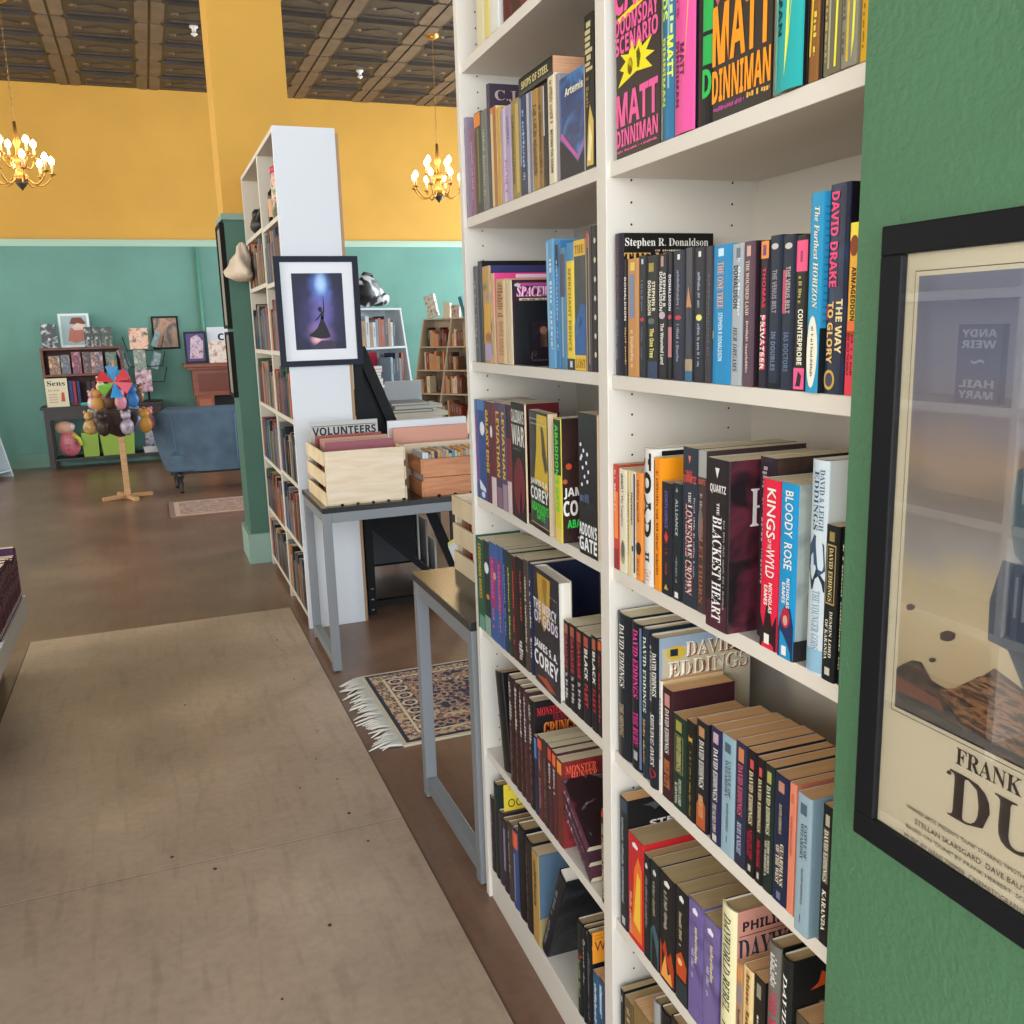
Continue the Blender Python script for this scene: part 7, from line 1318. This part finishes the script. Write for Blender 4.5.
# wooden stand with a basket of toys
ts = thing('toy_stand', 'pale wooden post stand topped by a round toy basket', 'stand', (-.285, 8.95, 0)); PW = wood('#b8895c', '#cfa478', 6, (1, 1, 8), .5)
for a in (0, PI/2, PI, 3*PI/2):
    b = MB(); a += .35; b.beam((.03*math.cos(a), .03*math.sin(a), .025), (.22*math.cos(a), .22*math.sin(a), .018), .045, .034, PW); b.build('foot', ts)
b = MB(); b.box(-.026, -.026, .0, .026, .026, .62, PW); b.build('post', ts, bevel=.003)
b = MB(); b.lathe([(.02, .56), (.10, .60), (.15, .70), (.17, .79), (.17, .80)], (0, 0, 0), mat('#3a2a28', .8, bump=.5, bscale=60), 20); b.build('basket', ts)
b = MB(); b.tube([(0, 0, .62), (0, 0, 1.24)], .01, PW); b.build('rod', ts)
rg = random.Random(21)
TOY = (('orange plush', '#c08a48'), ('brown plush', '#5a3a2c'), ('pink plush', '#d890a4'), ('blue plush', '#3a78b8'), ('white and red plush', '#d8d0d4/#b03a48'), ('black and tan plush', '#241f22/#a87a48'), ('grey plush', '#8a8488'), ('red plush', '#b83038'), ('cream plush', '#d8c8ac'))
TP = [(-.15, -.10, .82, .07), (-.06, -.14, .84, .06), (.03, -.15, .83, .065), (.13, -.11, .84, .07), (-.20, .02, .83, .06), (.18, .03, .86, .065), (-.08, .10, .86, .07), (.08, .10, .88, .07), (-.12, -.03, .93, .05)]
PL_ = ('leftmost at front of', 'front left of', 'front middle of', 'front right of', 'left side of', 'right side of', 'rear left of', 'rear right of', 'highest in')
for k, ((nm, c), (x_, y_, z_, r_)) in enumerate(zip(TOY, TP)):
    t = thing('plush_toy', '%s toy, %s the round toy basket' % (nm, PL_[k]), 'toy', (-.285+x_, 8.95+y_, z_-.015+(.0 if z_ < .9 else .05)), 0, 'plush toys in the round basket'); b = MB()
    b.blob((0, 0, r_), (r_*.8, r_*.6, r_), mm(c), 12, 8, .1, k); b.build('body', t); b = MB(); b.blob((0, -.01, r_*2.2), (r_*.6, r_*.55, r_*.55), mm(c), 10, 7, .06, k+3)
    for s in (-1, 1): b.blob((s*r_*.45, 0, r_*2.7), (r_*.2, r_*.1, r_*.22), mm(c), 6, 5)
    b.build('head', t)
HTOY = (('tan and brown', '#7a5a38/#c8a060/#3a2a24'), ('dark brown', '#3a2a26'), ('white and plum', '#c8c0cc/#6a4a6a'), ('mustard', '#b8863c'), ('rose red', '#b83a50/#e0a0a8'), ('pale blue', '#8aa8c8'), ('black', '#231f22'), ('silver grey', '#b0b0b8'))
for k, (nm, c) in enumerate(HTOY):
    a = -PI+k*2*PI/8+.25; r_ = .25
    t = thing('plush_toy', '%s toy hanging round the outside of the toy basket, %s clockwise' % (nm, ordinal(k+1)), 'toy', (-.285+r_*math.cos(a), 8.95+r_*math.sin(a), .60), 0, 'plush toys hanging round the basket'); b = MB()
    b.blob((0, 0, .07), (.058, .05, .075), mm(c), 12, 8, .14, k); b.build('body', t); b = MB(); b.blob((0, 0, .165), (.042, .04, .042), mm(c), 10, 7, .08, k)
    for s_ in (-1, 1): b.blob((s_*.03, 0, .2), (.014, .01, .018), mm(c), 6, 5)
    b.build('head', t)
t = thing('pinwheel', 'red, blue and green pinwheel standing up from the toy basket', 'pinwheel', (-.285, 8.72, .86), 0)
for k, c in enumerate(('#d8323c', '#2f8fd0', '#d8383c', '#7cc04a', '#2f9ae0', '#e86a80')):
    a = k*PI/3+.2; b = MB(); b.prism([(0, 0, .2), (.14*math.cos(a), -.02, .2+.14*math.sin(a)), (.15*math.cos(a+.75), .01, .2+.15*math.sin(a+.75)), (.05*math.cos(a+.8), .0, .2+.05*math.sin(a+.8))], (0, .004, 0), mat(c, .5)); b.build('sail', t)
b = MB(); b.tube([(0, .01, 0), (0, .01, .2)], .006, mat('#e8d8a0')); b.build('stick', t)
standing('blue and red playing board behind the pinwheel', 108, 129.5, 370, 396, 9.14, .86, '#3a8fc0', lambda b, P: b.add([P(.5+.4*math.cos(i*PI/6), .45+.38*math.sin(i*PI/6)) for i in range(12)], [tuple(range(12))], mat('#d8445a', .5)), 'board', 'play_board')
# ================================================================ left side of the aisle
LW_ = mat('#dcdcdc', .5)
lu = thing('low_shelf', 'low white book bench at the left edge of the aisle', 'shelf', (-.85, 3.3, 0))
LX, LE, LZ = -.60, 4.42, .335
b = MB(); b.box(-1.0, 2.9, LZ-.085, LX, LE, LZ, LW_); b.build('top_board', lu, True, .002)
b = MB(); b.box(-.97, 2.95, 0, -.72, LE-.06, LZ-.0855, mat('#a8a49c', .6)); b.build('plinth', lu, True)
rg = random.Random(13); y = LE-.03; k = 0
GL = 'books on the low white bench'
while y > 3.75 and k < 26:
    w = rg.uniform(.022, .036); nm, c = (('dark red', '#6a2030'), ('plum', '#4a1f38'), ('black', '#1c1c22'), ('wine', '#7a2838'), ('navy', '#2a3658'), ('purple', '#4a2a4c'))[(k*5) % 6]; k += 1; h = rg.uniform(.19, .24)
    p = make_book(w, .15, h, c, None, None, [('G', 's', .3, .3, .7, .9, '#b89a9a', 8), ('R', 's', .2, .04, .7, .12, '#d8d0d0')], True, 'c')
    p.location = (LX-.01, y-w/2, LZ+.0006); p.rotation_euler = (0, 0, PI)
    p['label'] = '%s hardback, %s from far end of the low white bench' % (nm, ordinal(k)); p['group'] = GL
    y -= w+.002
# tall white shelves across the aisle, mirrored in the poster glass
wx = -1.2; VX = 2*(PX-.012)-wx
ts_ = onX(955, 404, VX).z
tw = thing('bookcase', 'tall white shelving across the aisle, mirrored in the poster glass', 'bookcase', (wx-.14, 1.75, 0))
yA, yB = .55, 2.85
for yy in (yA, 1.27, 2.02, yB-.025): b = MB(); b.box(wx-.28, yy, 0, wx, yy+.025, 2.3, WHT); b.build('side_panel' if yy in (yA, yB-.025) else 'divider', tw, True)
b = MB(); b.box(wx-.286, yA, 0, wx-.2805, yB, 2.3, WHT); b.build('back_panel', tw, True)
ybays = ((yA+.0255, 1.2695), (1.2955, 2.0195), (2.0455, yB-.0255))
for k in range(-4, 4):
    zz_ = ts_+k*.36
    if zz_ < .05 or zz_ > 2.27: continue
    for (a, c) in ybays: b = MB(); b.box(wx-.28, a, zz_-.03, wx-.001, c, zz_, WHT); b.build('shelf', tw, True)
ba, bb = onX(941, 402, VX).y, onX(984, 402, VX).y
def mary(b, P):
    I2 = mat('#f4f4f8', .6)
    b.text('ANDY', lambda u, v: P(.1+.8*u, .84+.1*v, .002), I2, 'b'); b.text('WEIR', lambda u, v: P(.1+.8*u, .70+.1*v, .002), I2, 'b')
    b.text('HAIL', lambda u, v: P(.1+.8*u, .2+.1*v, .002), I2, 'b'); b.text('MARY', lambda u, v: P(.1+.8*u, .06+.1*v, .002), I2, 'b')
    b.text('~', lambda u, v: P(.35+.3*u, .5+.06*v, .002), I2, 'n')
def facing(lab, y0, y1, z, h, col, dec=None, th=.03):
    r = thing('hardback_book', lab, 'book', (wx-.05, (y0+y1)/2, z+.0005), PI/2); w = abs(y1-y0)/2
    b = MB(); b.box(-w, 0, 0, w, th, h, mm(col))
    if dec: dec(b, lambda u, v, e=.0015: (-w+2*w*u, -e, h*v))
    b.build('cover', r)
facing('dark brown book with wide spaced title facing out, mirrored in the glass', ba, bb, ts_, onX(955, 325, VX).z-ts_, '#4a3c3a', mary)
facing('dark charcoal book facing out on near side of the spaced title one across the aisle', 1.44, 1.60, ts_, .24, '#2b2a30')
rg = random.Random(31)
for zi, (lev, nm2) in enumerate(((-1, 'lower'), (1, 'upper'), (-2, 'lowest'))):
    zz_ = ts_+lev*.36; y = 2.0; k = 0
    while y > .7 and k < 26:
        w = rg.uniform(.02, .04)
        if 1.25 < y < 1.33+w: y = 1.265
        nm, c = CW[rg.randrange(len(CW))]; k += 1; h = rg.uniform(.18, .26)
        r = thing('hardback_book', '%s book, %s from the far side, %s shelf across the aisle' % (nm, ordinal(k), nm2), 'book', (wx-.01, y-w/2-.003, zz_+.0005), PI, 'books on the %s shelf across the aisle' % nm2)
        b = MB(); b.box(0, -w/2, 0, .15, w/2, h, mm(c)); b.box(-.0005, -w*.2, h*.3, 0, w*.2, h*.85, mm('#d8d0c0')); b.build('cover', r)
        y -= w+.002
# sloping white shelf at the far left edge
t, dep = aframe('display_shelf', 'white sloping shelf at the far left edge by the wall', (-2.0, 11.0, 0), math.radians(62), .7, 1.15, .42, .16, (.06, .4, .75), '#c8d4da')
# ---------------------------------------------------------------- light: daylight through the windows, the lamps, the sky
def area(name, loc, rot, sx, sy, power, col, spread=PI):
    l = bpy.data.lights.new(name, 'AREA'); l.shape = 'RECTANGLE'; l.size = sx; l.size_y = sy; l.energy = power; l.color = col; l.spread = spread
    o = bpy.data.objects.new(name, l); C.objects.link(o); o.location = loc; o.rotation_euler = rot; return o
DAY = (.84, .92, 1.0)
for x0, x1, z0, z1 in BW: area('daylight', ((x0+x1)/2, YB-.2, (z0+z1)/2), (PI/2, 0, 0), x1-x0, z1-z0, 150, DAY)
for y0, y1, z0, z1 in LW: area('daylight', (XL-.2, (y0+y1)/2, (z0+z1)/2), (PI/2, 0, -PI/2), y1-y0, z1-z0, 145 if y0 < 4 else 75, (1, .92, .78))
for y0, y1, z0, z1 in RW: area('daylight', (XR+.2, (y0+y1)/2, (z0+z1)/2), (PI/2, 0, PI/2), y1-y0, z1-z0, 150, DAY)
w = bpy.data.worlds.new('sky'); bpy.context.scene.world = w; w.use_nodes = True
bg = w.node_tree.nodes['Background']; bg.inputs[0].default_value = (.75, .87, 1, 1); bg.inputs[1].default_value = 1.5
vs = bpy.context.scene.view_settings
vs.view_transform = 'Standard'; vs.look = 'None'; vs.gamma = 1; vs.use_curve_mapping = False; vs.exposure = 0.35
